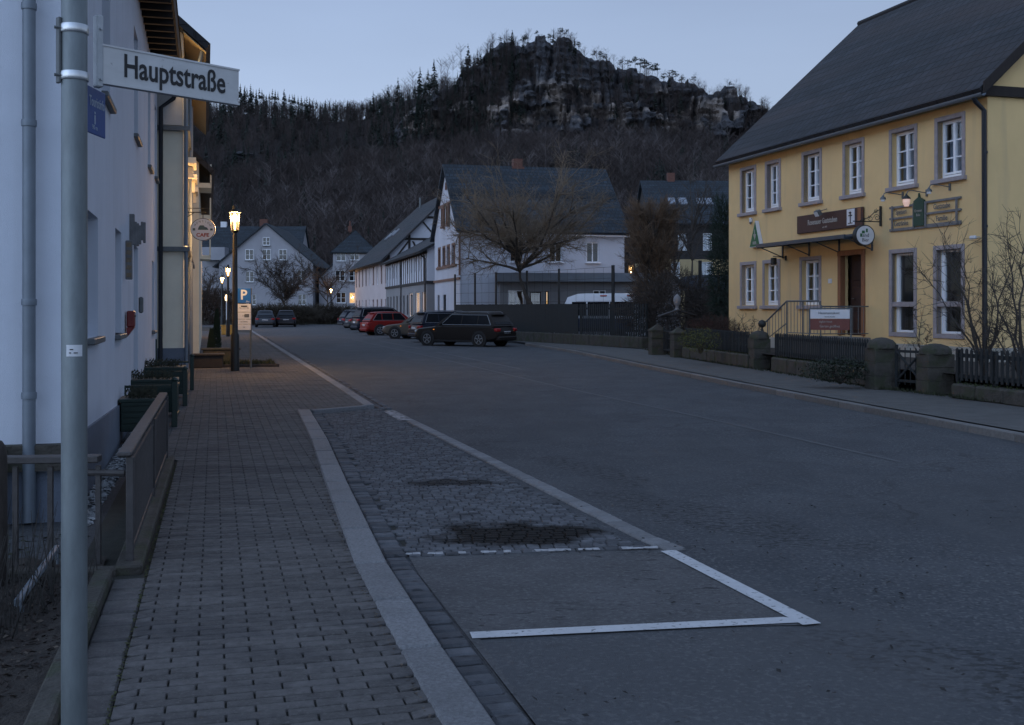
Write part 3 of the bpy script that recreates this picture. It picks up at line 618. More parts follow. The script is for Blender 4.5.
# single trees standing out on the skyline
def np_mesh(kind, m):
    V, Fc = blades_tree(kind, rng); me = bpy.data.meshes.new(kind); me.from_pydata([tuple(p) for p in V], [], Fc); me.materials.append(m); return me
protos = {k: [np_mesh(k, mm) for _ in range(4)] for k, mm in (('spruce', M_spruce), ('pine', M_spruce), ('bare', M_bare))}
def skyline(kind, px, dy, h, yy=None, nm='spruce_tree', lab='', grp='', cat='tree'):
    Y = yy or YC; z = zat(interp(SIL, px) + dy, Y)
    if 470 < px < 775:
        q = CTOP[max(0, min(619, round((px - 180) / 660 * 619)))]; Y = q[1]; z = q[2] - .8
    elif px > 440: Y = 470; z = zat(interp(SIL, px) + dy, Y)
    me = protos[kind][random.randrange(4)]; o = bpy.data.objects.new(nm, me); S.collection.objects.link(o)
    o.location = ((px - HX) / F * Y, Y, z - (h * .12 if kind != 'pine' else h * .3)); o.scale = (h * 1.1, h * 1.1, h); o.rotation_euler = (0, 0, random.uniform(0, 6)); tag(o, lab, cat, grp)
for i in range(46):
    px = 238 + i * 3.4 + random.uniform(-1.5, 1.5); skyline('spruce', px, 2, random.uniform(2.5, 5.5), 486, lab='small dark spruce on the wooded skyline left of the cliff', grp='spruces along the left skyline')
for px, h in ((380, 6), (388, 8), (398, 9), (405, 7), (413, 9), (420, 10), (428, 8), (434, 11), (441, 10), (447, 9), (453, 9), (461, 10), (468, 9), (474, 6), (480, 5)):
    skyline('bare' if px % 2 else 'spruce', px, 4, h * 1.15, 436, 'larch_tree', 'bare upright tree on the ridge climbing to the cliff top', 'trees on the ridge left of the cliff')
for px, h in ((500, 3), (511, 4), (514, 3), (525, 6.5), (537, 3.5), (548, 4.5), (553, 4), (560, 5), (566, 4), (579, 4.5), (594, 4), (601, 5), (606, 4), (620, 4), (628, 5), (635, 6), (641, 7), (647, 7), (652, 6), (657, 6.5), (664, 5), (672, 4), (676, 5), (682, 4), (694, 4), (724, 2.5), (730, 3), (745, 2)):
    skyline('pine', px, 2, h * 1.35, YC + 2, 'pine_tree', 'small dark pine growing on top of the rock massif', 'pines on the cliff top')
for i in range(16): skyline('spruce', 762 + i * 5.5, 3, random.uniform(4, 6), YC + 10, lab='small dark spruce on the skyline above the yellow house roof', grp='spruces on the right skyline')

# ------------------------------------------------------------------ houses
WMESH = {}
def window_meshes(w_, h_, style):
    key = (round(w_, 2), round(h_, 2), style)
    if key in WMESH: return WMESH[key]
    fr = MB(); gl = MB(); su = MB(); cu = MB(); si = MB(); st = style
    ft = .055; dep = .07; y0 = .10 if 'deep' not in st else .16
    col = M_upvc
    if 'brown' in st: col = M_brownwood
    if 'dark' in st: col = M_timber
    if 'simple' in st or 'cross' in st: ft = .075
    for x in (-w_ / 2 + ft / 2, w_ / 2 - ft / 2): fr.box((x, y0, h_ / 2), (ft, dep, h_), bev=.006)
    for z in (ft / 2, h_ - ft / 2): fr.box((0, y0, z), (w_ - 2 * ft, dep, ft), bev=.006)
    if 'cross' in st or 'case' in st:     # two sashes with glazing bars
        fr.box((0, y0 - .012, h_ / 2), (.075, dep, h_ - 2 * ft), bev=.006)
        nb = 3 if 'cross' in st else 2
        for k in range(1, nb): fr.box((0, y0 - .004, ft + (h_ - 2 * ft) * k / nb), (w_ - 2 * ft, .035, .03))
        fr.box((0, y0 - .008, ft + .035), (w_ - 2 * ft, dep, .05))
    if 'tall' in st:
        fr.box((-w_ / 2 + ft + .03, y0, h_ / 2), (.05, dep, h_ - 2 * ft), bev=.004)
    if 'two' in st: fr.box((0, y0, h_ / 2), (.06, dep, h_ - 2 * ft))
    if 'bar' in st: fr.box((0, y0, h_ * .62), (w_ - 2 * ft, dep, .05))
    gl.quad((-w_ / 2 + ft, y0 + .015, ft), (w_ / 2 - ft, y0 + .015, ft), (w_ / 2 - ft, y0 + .015, h_ - ft), (-w_ / 2 + ft, y0 + .015, h_ - ft))
    if 'curt' in st:
        n = 24; top = h_ * (.70 if 'cross' in st else .95); V = []; Fc = []
        for i in range(n + 1):
            x = -w_ / 2 + .03 + (w_ - .06) * i / n; yy = y0 + .14 + .015 * math.sin(i * 1.9)
            V += [(x, yy, .02), (x, yy, top)]
        for i in range(n): Fc.append((2 * i, 2 * i + 2, 2 * i + 3, 2 * i + 1))
        cu.add(V, Fc)
    if 'lit' in st: cu.quad((-w_ / 2 - .1, y0 + .3, -.1), (w_ / 2 + .1, y0 + .3, -.1), (w_ / 2 + .1, y0 + .3, h_ + .1), (-w_ / 2 - .1, y0 + .3, h_ + .1))
    if 'stone' in st:
        s = .105
        for x in (-w_ / 2 - s / 2, w_ / 2 + s / 2): su.box((x, -.012 + .06, h_ / 2), (s, .15, h_ + 2 * s), bev=.006)
        su.box((0, .048, h_ + s / 2), (w_, .15, s), bev=.006)
        if 'tall' in st: su.box((0, .048, -s / 2), (w_, .15, s), bev=.006); su.box((0, .06, h_ * .355), (w_, .12, .12), bev=.006)
        else: su.box((0, .02, -s / 2 - .01), (w_ + 2 * s + .10, .24, .10), bev=.008)
    elif 'trim' in st:
        s = .13; sm = 0
        for x in (-w_ / 2 - s / 2, w_ / 2 + s / 2): su.box((x, .03, h_ / 2), (s, .1, h_ + 2 * s))
        su.box((0, .03, h_ + s / 2), (w_, .1, s)); su.box((0, .01, -s / 2), (w_ + .3, .16, s))
    elif 'sill' in st: su.box((0, -.02, -.03), (w_ + .16, .26, .055), bev=.006)
    res = dict(frame=fr.mesh('window', col), pane=gl.mesh('pane', M_darkglass if 'black' in st else M_glass))
    if cu.v: res['curtain' if 'lit' not in st else 'lit_room'] = cu.mesh('curtain', M_lit if 'lit' in st else M_curtain)
    if su.v:
        res['surround' if ('stone' in st or 'trim' in st) else 'sill'] = su.mesh('surround', M_brownwood if ('trimbrown' in st) else M_pinkstone if ('stone' in st or 'trim' in st) else M_upvc if 'whitesill' in st else M_dsteel)
    WMESH[key] = res; return res
def add_window(root, x, y, z, rz, w_, h_, style, name='window', label=None):
    res = window_meshes(w_, h_, style)
    f = bpy.data.objects.new(name, res['frame']); S.collection.objects.link(f); f.parent = root; f.location = (x, y, z); f.rotation_euler = (0, 0, rz)
    if label: f['label'] = label
    for k, me in res.items():
        if k == 'frame': continue
        c = bpy.data.objects.new(k, me); S.collection.objects.link(c); c.parent = f
    return f
def wall_panel(m, P, z0, z1, length, ops, depth=.2):
    """P(u,z,inward) -> point; ops (u_center,z,w,h)"""
    us = sorted({0.0, length} | {round(o[0] - o[2] / 2, 4) for o in ops} | {round(o[0] + o[2] / 2, 4) for o in ops}); zs = sorted({z0, z1} | {round(o[1], 4) for o in ops} | {round(o[1] + o[3], 4) for o in ops})
    us = [u for u in us if -1e-6 <= u <= length + 1e-6]; zs = [z for z in zs if z0 - 1e-6 <= z <= z1 + 1e-6]
    for a, b in zip(us, us[1:]):
        for c, d in zip(zs, zs[1:]):
            mu, mz = (a + b) / 2, (c + d) / 2
            if any(abs(mu - o[0]) < o[2] / 2 and o[1] < mz < o[1] + o[3] for o in ops): continue
            m.quad(P(a, c, 0), P(b, c, 0), P(b, d, 0), P(a, d, 0))
    for o in ops:
        a, b, c, d = o[0] - o[2] / 2, o[0] + o[2] / 2, o[1], o[1] + o[3]
        m.quad(P(a, c, 0), P(a, c, depth), P(a, d, depth), P(a, d, 0)); m.quad(P(b, c, 0), P(b, d, 0), P(b, d, depth), P(b, c, depth))
        m.quad(P(a, c, 0), P(b, c, 0), P(b, c, depth), P(a, c, depth)); m.quad(P(a, d, 0), P(a, d, depth), P(b, d, depth), P(b, d, 0))
def uvroof(o):
    me = o.data; uv = me.uv_layers.new(name='UVMap')
    for p in me.polygons:
        n = p.normal; h = Vector((0, 0, 1)).cross(n)
        h = h.normalized() if h.length > .01 else Vector((1, 0, 0)); s = n.cross(h)
        for li in p.loop_indices:
            v = me.vertices[me.loops[li].vertex_index].co; uv.data[li].uv = (v.dot(h), v.dot(s))
class House:
    def __init__(s, name, label, cat, A, dirv, W, D, eave, ridge, z0=0.0, along='u', wallm=None, roofm=None, front=(), right=(), left=(), back=(), over=.35, verge=.25, thick=.16, depth=.2, roof=True, ridge_off=None, hip=0, hipfar=0, plinth=None, split=None, upper=None):
        d = Vector(dirv).normalized(); s.ang = math.atan2(d.y, d.x); s.root = thing(name, label, cat, (A[0], A[1], z0), s.ang); s.W, s.D, s.z0 = W, D, z0
        r = s.root; e_ = eave - z0; rd = ridge - z0; s.e, s.rd = e_, rd; m = MB()
        Pf = lambda u, z, i: (u, i, z); Pr = lambda u, z, i: (W - i, u, z); Pl = lambda u, z, i: (i, D - u, z); Pb = lambda u, z, i: (W - u, D - i, z)
        s.P = dict(front=Pf, right=Pr, left=Pl, back=Pb); s.rz = dict(front=0, right=R(90), left=R(-90), back=R(180)); L = dict(front=W, right=D, left=D, back=W)
        ops = dict(front=front, right=right, left=left, back=back); band = []
        for k in ('front', 'right', 'left', 'back'):
            O = [(o[0], o[1] - z0, o[2], o[3]) for o in ops[k]]; sp_ = split - z0 if split else None
            if sp_:
                m.mi = 0; wall_panel(m, s.P[k], 0, sp_, L[k], [o for o in O if o[1] < sp_], depth)
                m.mi = 1; wall_panel(m, s.P[k], sp_, e_, L[k], [o for o in O if o[1] >= sp_ and o[1] < e_ - .2], depth)
            else: wall_panel(m, s.P[k], 0, e_, L[k], [o for o in O if o[1] < e_ - .2], depth)
            m.mi = 1 if split else 0
        ro = ridge_off if ridge_off is not None else (D / 2 if along == 'u' else W / 2); s.ro = ro
        if roof and rd > e_ + .05:
            if along == 'u':
                if not hip: m.quad((W, 0, e_), (W, D, e_), (W, ro, rd))
                if not hipfar: m.quad((0, 0, e_), (0, ro, rd), (0, D, e_))
            else:
                if not hip: m.quad((0, 0, e_), (W, 0, e_), (ro, 0, rd))
                if not hipfar: m.quad((0, D, e_), (ro, D, rd), (W, D, e_))
        m.mi = 0
        m.build('wall', [wallm, upper or wallm], r)
        for k in ('front', 'right', 'left', 'back'):
            for o in ops[k]:
                if len(o) > 4 and o[4]:
                    hi_ = o[1] - z0 >= e_ - .2; p = s.P[k](o[0], o[1] - z0, -.13 if hi_ else 0); add_window(r, p[0], p[1], p[2], s.rz[k], o[2], o[3], o[4] + (' black' if hi_ and 'black' not in o[4] else ''))
        if roof:
            m = MB(); t = thick; N = Vector
            def slab(q):
                q = [Vector(p) for p in q]; n = (q[1] - q[0]).cross(q[2] - q[0]).normalized()
                if n.z < 0: n = -n
                lo = [p for p in q]; hi = [p + n * t for p in q]; k = len(q)
                m.add(lo + hi, [tuple(range(k)), tuple(range(k, 2 * k))] + [(i, (i + 1) % k, k + (i + 1) % k, k + i) for i in range(k)])
            if along == 'u':
                sf = (rd - e_) / ro; sb = (rd - e_) / (D - ro); x0, x1 = -verge, W + verge; r0 = x0 + (hipfar and ro); r1 = x1 - (hip and ro)
                slab([(x0, -over, e_ - over * sf), (x1, -over, e_ - over * sf), (r1, ro, rd), (r0, ro, rd)]); slab([(x1, D + over, e_ - over * sb), (x0, D + over, e_ - over * sb), (r0, ro, rd), (r1, ro, rd)])
                if hip: slab([(x1, -over, e_ - over * sf), (x1, D + over, e_ - over * sb), (r1, ro, rd)])
                if hipfar: slab([(x0, D + over, e_ - over * sb), (x0, -over, e_ - over * sf), (r0, ro, rd)])
            else:
                sf = (rd - e_) / ro; sb = (rd - e_) / (W - ro); y0, y1 = -verge, D + verge; r0 = y0 + (hip and ro); r1 = y1 - (hipfar and ro)
                slab([(-over, y1, e_ - over * sf), (-over, y0, e_ - over * sf), (ro, r0, rd), (ro, r1, rd)]); slab([(W + over, y0, e_ - over * sb), (W + over, y1, e_ - over * sb), (ro, r1, rd), (ro, r0, rd)])
                if hip: slab([(-over, y0, e_ - over * sf), (W + over, y0, e_ - over * sb), (ro, r0, rd)])
                if hipfar: slab([(W + over, y1, e_ - over * sb), (-over, y1, e_ - over * sf), (ro, r1, rd)])
            s.roof = m.build('roof', roofm, r); uvroof(s.roof)
    def part(s, name, mb, m, smooth=False, parent=None): return mb.build(name, m, parent or s.root, smooth=smooth)

# --- yellow guest house on the right
YA = (6.98, 35.4); yd = (.2771, -.9608); PY = Plane(YA, yd); YW = 12.02
def yop(px0, px1, z0_, z1_, st, s=.105):
    u0, u1 = PY.u(px0), PY.u(px1); return ((u0 + u1) / 2, z0_ + s, (u1 - u0) - 2 * s, (z1_ - z0_) - 2 * s, st)
ops = [yop(a, b, 4.47, 6.0, 'cross curt stone deep') for a, b in ((740.5, 756.4), (765.5, 781), (802, 822), (843, 864.5), (889.5, 917.5), (935, 965.5))]
ops += [yop(a, b, 1.58, 3.04, 'cross curt stone deep') for a, b in ((740.4, 756.5), (763, 780.4), (800, 821.4))]
ops += [yop(a, b, .90, 3.04, 'tall stone deep', .105) for a, b in ((889.5, 917), (933.8, 964.8))]
du0, du1 = PY.u(839), PY.u(865.3); dw = du1 - du0
ops.append(((du0 + du1) / 2, .88, dw - .22, 2.12, None))
YH = House('guest_house', 'yellow two storey guest house with a steep dark slate roof behind the picket fence', 'house', YA, yd, YW, 10, 6.42, 10.95, z0=.35, along='u', wallm=M_yellow, roofm=M_slate2, front=ops, right=[(3.2, 4.6, 1.0, 1.3, 'cross curt stone deep')], over=.27, verge=.22, thick=.18)
r = YH.root; z0 = .35
m = MB(); m.box((YW / 2, -.012, .19), (YW + .02, .05, .38)); m.box((YW + .012, 5, .19), (.05, 10, .38)); YH.part('plinth', m, mat('light_plinth', (.36, .34, .30), .9, .12, 3, .3))
# door
m = MB(); cx = (du0 + du1) / 2 ; h = 2.12
for sx in (-1, 1): m.box((cx + sx * (dw / 2 - .06), .03, .53 + h / 2), (.13, .16, h + .0), bev=.01)
m.box((cx, .03, .53 + h + .05), (dw + .02, .17, .14), bev=.01)
df = YH.part('door_frame', m, M_doorwood)
m = MB(); m.box((cx, .30, .53 + h / 2), (dw - .24, .06, h)); 
for k in range(3): m.box((cx, .262, .53 + .38 + k * .66), (dw - .5, .03, .5), bev=.012)
dr = YH.part('door', m, M_dkdoor)
m = MB(); m.tube([(cx - .3, .25, 1.5), (cx - .3, .19, 1.5), (cx - .18, .19, 1.5)], .013, 6); m.build('handle', M_dsteel, dr)
# gutter and downpipes
m = MB(); ez = 6.42 - z0 - .27 * .90
def gutter(m, a, b, rad, n=9):
    a, b = Vector(a), Vector(b); d = (b - a).normalized(); s_ = d.cross(Vector((0, 0, 1))); V = []; Fc = []
    for p in (a, b):
        for rr2 in (rad, rad * .86):
            for k in range(n): t = math.pi * k / (n - 1); V.append(p + s_ * math.cos(t) * rr2 - Vector((0, 0, 1)) * math.sin(t) * rr2)
    for k in range(n - 1): Fc += [(k, k + 1, 2 * n + k + 1, 2 * n + k), (n + k, n + k + 1, 3 * n + k + 1, 3 * n + k)]
    m.add(V, Fc)
gutter(m, (-.3, -.35, ez + .02), (YW + .3, -.35, ez + .02), .075); YH.part('gutter', m, M_zinc, smooth=True)
m = MB(); ud = PY.u(987.5); m.tube([(ud, -.35, ez - .03), (ud, -.30, ez - .12), (ud, -.09, ez - .3), (ud, -.07, .1)], .055, 10)
for z in (1.2, 3.0, 4.6): m.lathe((ud, -.07, z), [(.065, 0), (.065, .05)], 10)
YH.part('downpipe', m, M_dkpipe, smooth=True)
m = MB(); uc = PY.u(983.5); m.tube([(uc, -.02, .5), (uc, -.02, 5.6)], .012, 5); YH.part('cable', m, M_dkpipe)
m = MB(); m.box((YW / 2, .03, 6.42 - z0 - .12), (YW, .08, .16)); YH.part('eaves_board', m, M_soffit)
m = MB(); m.box((YW + .05, 5, 5.95), (.10, 10.5, .22)); YH.part('gable_band', m, M_soffit)
m = MB()
for (q0_, q1_) in (((-.35, ez), (5, 10.95 - z0)), ((10.42, ez), (5, 10.95 - z0))):
    a = Vector((YW + .285, q0_[0], q0_[1] + .0)); b = Vector((YW + .285, q1_[0], q1_[1] + .02)); m.prism([a, b, b + Vector((0, 0, .26)), a + Vector((0, 0, .26))], (.03, 0, 0))
YH.part('verge_board', m, M_soffit)
m = MB(); m.tube([(-.28, 5, 10.95 - z0 + .22), (YW + .28, 5, 10.95 - z0 + .22)], .10, 8); YH.part('ridge_tiles', m, M_slate2)
m = MB(); m.box((PY.u(905) + 3.2, 4.6, 10.9 - z0 + .4), (.75, .6, 1.5)); m.box((PY.u(905) + 3.2, 4.6, 10.9 - z0 + 1.2), (.85, .7, .12)); ch = YH.part('chimney', m, M_brick, parent=YH.roof)
# canopy
m = MB(); ca, cb = PY.u(770, .4), PY.u(860, .4); cz = 3.40 - z0
m.box(((ca + cb) / 2, -.42, cz + .02), (cb - ca, .84, .035), rx=.10)
m.box(((ca + cb) / 2, -.84, cz - .0), (cb - ca, .05, .10)); m.box(((ca + cb) / 2, -.03, cz + .09), (cb - ca, .05, .09))
for u in (ca + .05, ca + (cb - ca) * .33, ca + (cb - ca) * .66, cb - .05):
    m.box((u, -.42, cz - .01), (.05, .84, .05), rx=.10); m.tube([(u, -.01, cz - .32), (u, -.75, cz - .04)], .016, 5); m.box((u, -.02, cz - .15), (.05, .03, .4))
YH.part('door_canopy', m, mat('grey_canopy', (.05, .065, .085), .35, .15, 3))
# signs: each its own thing
def on_wall(name, label, cat, px, py, off=0, P=PY, rz=None, group=None):
    u, z = P.uz(px, py, off); q = P.w(u, z, off); return thing(name, label, cat, q, P.ang if rz is None else rz, group), u, z
M_sb = mat('dark_brown_sign', (.055, .022, .016), .5, .15, 5); M_let = mat('pale_lettering', (.36, .34, .31), .6, .05, 3); M_darklet = mat('dark_lettering', (.03, .03, .032), .6, .05, 3)
M_signwhite = mat('white_sign_face', (.62, .63, .66), .45, .05, 5); M_signgreen = mat('green_sign_face', (.022, .12, .045), .5, .1, 4); M_sgreen2 = mat('dark_green_sign_face', (.015, .055, .035), .5, .1, 4)
M_iron = mat('wrought_iron', (.02, .022, .022), .6, .2, 8)
t, u, z = on_wall('sign_board', 'long dark brown board with pale old style lettering above the glass canopy', 'sign', 832, 220.5, .05)
ua, ub = PY.u(799.3), PY.u(865); L_ = ub - ua; t.location = PY.w((ua + ub) / 2, 3.95, .05)
m = MB(); m.box((0, 0, 0), (L_, .06, .50), bev=.012); m.build('board', M_sb, t)
lettering('Rosenauer Gaststuben', .205, M_let, t, (-.28, -.034, .02), .78, bold=.004); lettering('seit 1893', .07, M_let, t, (-.15, -.034, -.15), .9)
m = MB(); m.box((L_ / 2 - .50, -.04, .02), (.34, .02, .42)); em = m.build('emblem', M_signwhite, t)
m = MB(); m.box((L_ / 2 - .50, -.055, .0), (.03, .01, .28)); m.box((L_ / 2 - .50, -.055, .06), (.16, .01, .03)); m.lathe((L_ / 2 - .5, -.055, .10), [(.0, 0), (.05, .03), (.0, .07)], 8); m.box((L_ / 2 - .50, -.055, -.14), (.2, .01, .02)); m.build('mark', M_darklet, em)
m = MB(); m.box((L_ / 2 - .13, -.035, .05), (.14, .012, .36)); m.build('copper_panel', M_doorwood, t)
t, u, z = on_wall('floodlight', 'small grey floodlight mounted over the brown sign board', 'lamp', 818, 213, .28)
m = MB(); m.box((0, 0, 0), (.20, .12, .16), rx=.5, bev=.015); m.build('housing', M_dsteel, t); m = MB(); m.box((0, -.05, -.04), (.17, .02, .12), rx=.5); m.build('lens', M_signwhite, t); m = MB(); m.tube([(0, .05, .05), (0, .27, .12)], .012, 5); m.build('bracket', M_dsteel, t)
# triangular sign
t, u, z = on_wall('triangular_sign', 'green triangular wall sign with white emblem at the left end of the canopy', 'sign', 757, 248, .07)
m = MB(); m.prism([(-.36, -.06, .03), (.30, -.06, .03), (-.01, -.06, .83)], (0, .12, 0)); m.build('body', M_signwhite, t)
m = MB(); m.prism([(-.34, -.065, .045), (.28, -.065, .045), (-.01, -.065, .80)], (0, .004, 0)); m.build('face', M_signgreen, t)
lettering('BIER', .12, M_let, t, (-.03, -.07, .15), 1.0, bold=.004)
m = MB(); m.box((-.02, -.07, .42), (.035, .006, .28)); m.prism([(-.11, -.07, .42), (.07, -.07, .42), (-.02, -.07, .24)], (0, .006, 0)); m.build('emblem', M_let, t)
# round hanging sign on wrought iron bracket
t, u, z = on_wall('bracket_sign', 'round white light box sign hanging from a wrought iron bracket beside the canopy', 'sign', 881, 217, .02)
br = MB(); br.box((0, -.015, .02), (.05, .04, .50)); br.tube([(0, 0, -.12), (0, -.80, -.12)], .014, 6)
def scroll(m, c, r0, turns, a0, rad=.008, sgn=1):
    P = [];
    for k in range(22): q = k / 21; a = a0 + sgn * turns * 6.283 * q; rr2 = r0 * (1 - .75 * q); P.append((c[0], c[1] - rr2 * math.cos(a), c[2] + rr2 * math.sin(a)))
    m.tube(P, rad, 4)
br.tube([(0, 0, .20), (0, -.18, .12), (0, -.35, -.02), (0, -.6, -.10)], .011, 5)
scroll(br, (0, -.12, -.02), .09, 1.4, 0); scroll(br, (0, -.30, -.04), .08, 1.3, 1, sgn=-1); scroll(br, (0, -.50, -.07), .045, 1.2, 0); scroll(br, (0, -.16, .15), .06, 1.2, 2)
br.tube([(0, -.5, -.12), (0, -.5, -.20)], .008, 4); br.build('bracket', M_iron, t)
m = MB(); n = 28; cz_ = -.47
ring = [(math.cos(6.283 * k / n) * .275, math.sin(6.283 * k / n) * .26) for k in range(n)]
m.prism([(-.07, -.5 + a, cz_ + b) for a, b in ring], (.14, 0, 0)); drum = m.build('drum', M_iron, t, smooth=50)
m = MB(); m.prism([(.072, -.5 + a * .9, cz_ + b * .9) for a, b in ring], (.006, 0, 0)); fc = m.build('face', M_signwhite, t)
lettering('Land', .13, M_darklet, fc, (.08, -.5 - .02, cz_ - .0), 1.0, rz=R(90)); lettering('Bier', .12, M_darklet, fc, (.08, -.5, cz_ - .12), 1.0, rz=R(90))
m = MB(); m.box((.08, -.56, cz_ + .08), (.006, .08, .07)); m.box((.08, -.46, cz_ + .12), (.006, .05, .09)); m.box((.08, -.62, cz_ + .0), (.006, .06, .08)); m.build('leaf_mark', M_signgreen, fc)
# timber framed wall sign
t, u, z = on_wall('wall_sign', 'wide grey wooden lattice sign with green centre panel between the two floors', 'sign', 926, 215, .03)
ua, ub = PY.u(891), PY.u(962); t.location = PY.w((ua + ub) / 2, 3.80, .03); L_ = ub - ua; um = PY.u(921) - (ua + ub) / 2
M_gw = mat('grey_weathered_wood', (.17, .168, .168), .85, .25, 6, .3)
m = MB()
for z in (-.27, .0, .27):
    m.box(((-L_ / 2 + um - .2) / 2, 0, z - .01), (um - .2 + L_ / 2, .04, .05)); m.box(((L_ / 2 + um + .22) / 2, 0, z + .01), (L_ / 2 - um - .22, .04, .05))
m.box((0, .001, -.30), (L_, .035, .045))
for x in (-L_ / 2 + .12, um - .21, um + .23, L_ / 2 - .12): m.box((x, -.022, 0), (.05, .03, .6))
m.build('lattice', M_gw, t)
m = MB(); m.box((um, -.02, .04), (.38, .05, .60)); m.prism([(um - .19, -.045, .34), (um + .19, -.045, .34), (um + .02, -.045, .42), (um, -.045, .52), (um - .02, -.045, .42)], (0, .05, 0)); pn = m.build('centre_panel', M_sgreen2, t)
lettering('Kronen', .10, M_let, pn, (um, -.05, .10), .9); lettering('Bräu', .09, M_let, pn, (um, -.05, .0), .9)
for s_, x, z in (('Speisen', -.75, .13), ('Getränke', -.75, -.15)): lettering(s_, .17, M_dsteel, t, ((-L_ / 2 + um - .2) / 2, -.03, z), .85, bold=.003)
for s_, z in (('Gaststube', .14), ('Familie', -.14)): lettering(s_, .17, M_dsteel, t, ((L_ / 2 + um + .2) / 2, -.03, z), .85, bold=.003)
# goose neck lamps
def gooseneck(px, py, label, lantern=False):
    t, u, z = on_wall('wall_lamp', label, 'lamp', px, py, .01, group='gooseneck lamps over the lattice sign'); m = MB()
    m.box((0, -.01, 0), (.05, .03, .16)); m.tube([(0, 0, 0), (0, -.18, .02), (0, -.42, .05), (0, -.52, .03), (0, -.56, -.05)], .012, 6); m.build('arm', M_dsteel, t)
    m = MB(); k = 1.0 if lantern else .75
    m.lathe((0, -.56, -.16 * k), [(.10 * k, 0), (.085 * k, .04), (.03, .09 * k), (.015, .13 * k)], 12); m.build('lamp_shade', M_dsteel if not lantern else M_iron, t, smooth=40)
    m = MB(); m.lathe((0, -.56, -.16 * k - (.17 if lantern else .05)), [(.05, 0), (.085 if lantern else .05, .10 if lantern else .03), (.085 if lantern else .05, .17 if lantern else .05)], 12); m.build('glass', emitter('faintly_lit_glass', (.95, .62, .5), .30) if lantern else M_signwhite, t)
gooseneck(903, 195, 'small goose neck lamp left of the lit lantern on the yellow wall'); gooseneck(927, 193, 'goose neck wall lantern with a faint pinkish glow over the green panel', True); gooseneck(950, 187, 'small goose neck lamp nearest the downpipe on the yellow wall')
t, u, z = on_wall('wall_lantern', 'small black box lantern by the second ground floor window', 'lamp', 786, 258, .01)
m = MB(); m.tube([(0, 0, .02), (0, -.42, .04)], .012, 5); m.box((0, -.01, 0), (.05, .03, .14)); m.build('arm', M_iron, t); m = MB(); m.box((0, -.40, -.10), (.14, .14, .20), bev=.02); m.build('housing', M_iron, t)
t, u, z = on_wall('house_number_plate', 'small pale plate on the yellow wall left of the door', 'sign', 830, 281, .01); m = MB(); m.box((0, 0, 0), (.16, .02, .12)); m.build('plate', M_signwhite, t)
t, u, z = on_wall('wall_light', 'tiny white light fitting above the green triangular sign', 'lamp', 751, 220, .04); m = MB(); m.box((0, 0, 0), (.08, .1, .14), bev=.02); m.build('housing', M_signwhite, t); m = MB(); m.lathe((0, -.02, -.13), [(.03, 0), (.04, .06)], 8); m.build('glass', M_dsteel, t)
t, u, z = on_wall('security_camera', 'small white camera on the yellow wall beside the downpipe', 'camera', 980, 237, .01); m = MB(); m.tube([(0, 0, 0), (0, -.12, 0)], .012, 5); m.build('bracket', M_signwhite, t); m = MB(); m.box((-.05, -.14, -.01), (.18, .08, .08), bev=.02); m.build('housing', M_signwhite, t)
# steps and railing
t = thing('entrance_steps', 'stone entrance landing with grey steel railing before the guest house door', 'steps', PY.w((du0 + du1) / 2, .40, 0), PY.ang)
m = MB(); m.box((0, -.75, .22), (1.7, 1.5, .46), bev=.015)
for k in range(3): m.box((-1.0 - k * .29, -.75, .17 - k * .11), (.29, 1.3, .34 - k * .10 + .0), bev=.01)
m.build('landing', mat('stone_step', (.17, .16, .15), .9, .2, 6, .4), t)
m = MB(); top = 1.38
m.tube([(-1.95, -1.42, .82), (-.85, -1.42, top), (.70, -1.42, top), (.85, -1.42, top - .16)], .024, 7); m.tube([(-1.9, -1.42, .35), (-.85, -1.42, .8), (-.85, -1.42, .55), (.8, -1.42, .55)], .014, 6)
for x in (-1.85, -.85, -.05, .8): m.tube([(x, -1.42, 0 if x < -.9 else .4), (x, -1.42, .86 if x < -.9 else top)], .02, 6)
for k in range(16):
    x = -1.75 + k * .16; zt = .82 + (x + 1.95) / 1.1 * (top - .82) if x < -.85 else top; m.tube([(x, -1.42, .4 if x < -.85 else .55), (x, -1.42, zt - .02)], .009, 4)
m.tube([(.8, -1.42, top - .14), (.8, -.05, top - .14)], .02, 6); m.tube([(.8, -1.42, .55), (.8, -.05, .55)], .014, 6)
for k in range(8): m.tube([(.8, -1.3 + k * .16, .55), (.8, -1.3 + k * .16, top - .14)], .009, 4)
m.build('railing', M_dsteel, t)
bp = at(830, 26.4, .35)
t = thing('banner_stand', 'framed advertising banner, white above and red below, behind the picket fence', 'banner', (bp.x, bp.y, .42), PY.ang * .45)
m = MB()
for x in (-.50, .50): m.tube([(x, 0, -.1), (x, 0, 1.19)], .022, 7)
m.tube([(-.5, 0, 1.17), (.5, 0, 1.17)], .018, 6); m.build('frame', M_dsteel, t)
m = MB(); m.box((0, -.01, 1.035), (.95, .012, .22)); pw = m.build('white_panel', M_signwhite, t); m = MB(); m.box((0, -.01, .785), (.95, .012, .27)); pr = m.build('red_panel', mat('faded_red_banner', (.16, .055, .045), .7, .12, 5), t)
lettering('Hausmannskost', .09, M_dsteel, pw, (-.02, -.02, 1.06), .9); lettering('warme Küche', .05, M_dsteel, pw, (0, -.02, .97), .9); lettering('täglich frisch', .07, M_let, pr, (-.1, -.02, .85), .9); lettering('Garten geöffnet', .085, M_let, pr, (0, -.02, .74), .9)

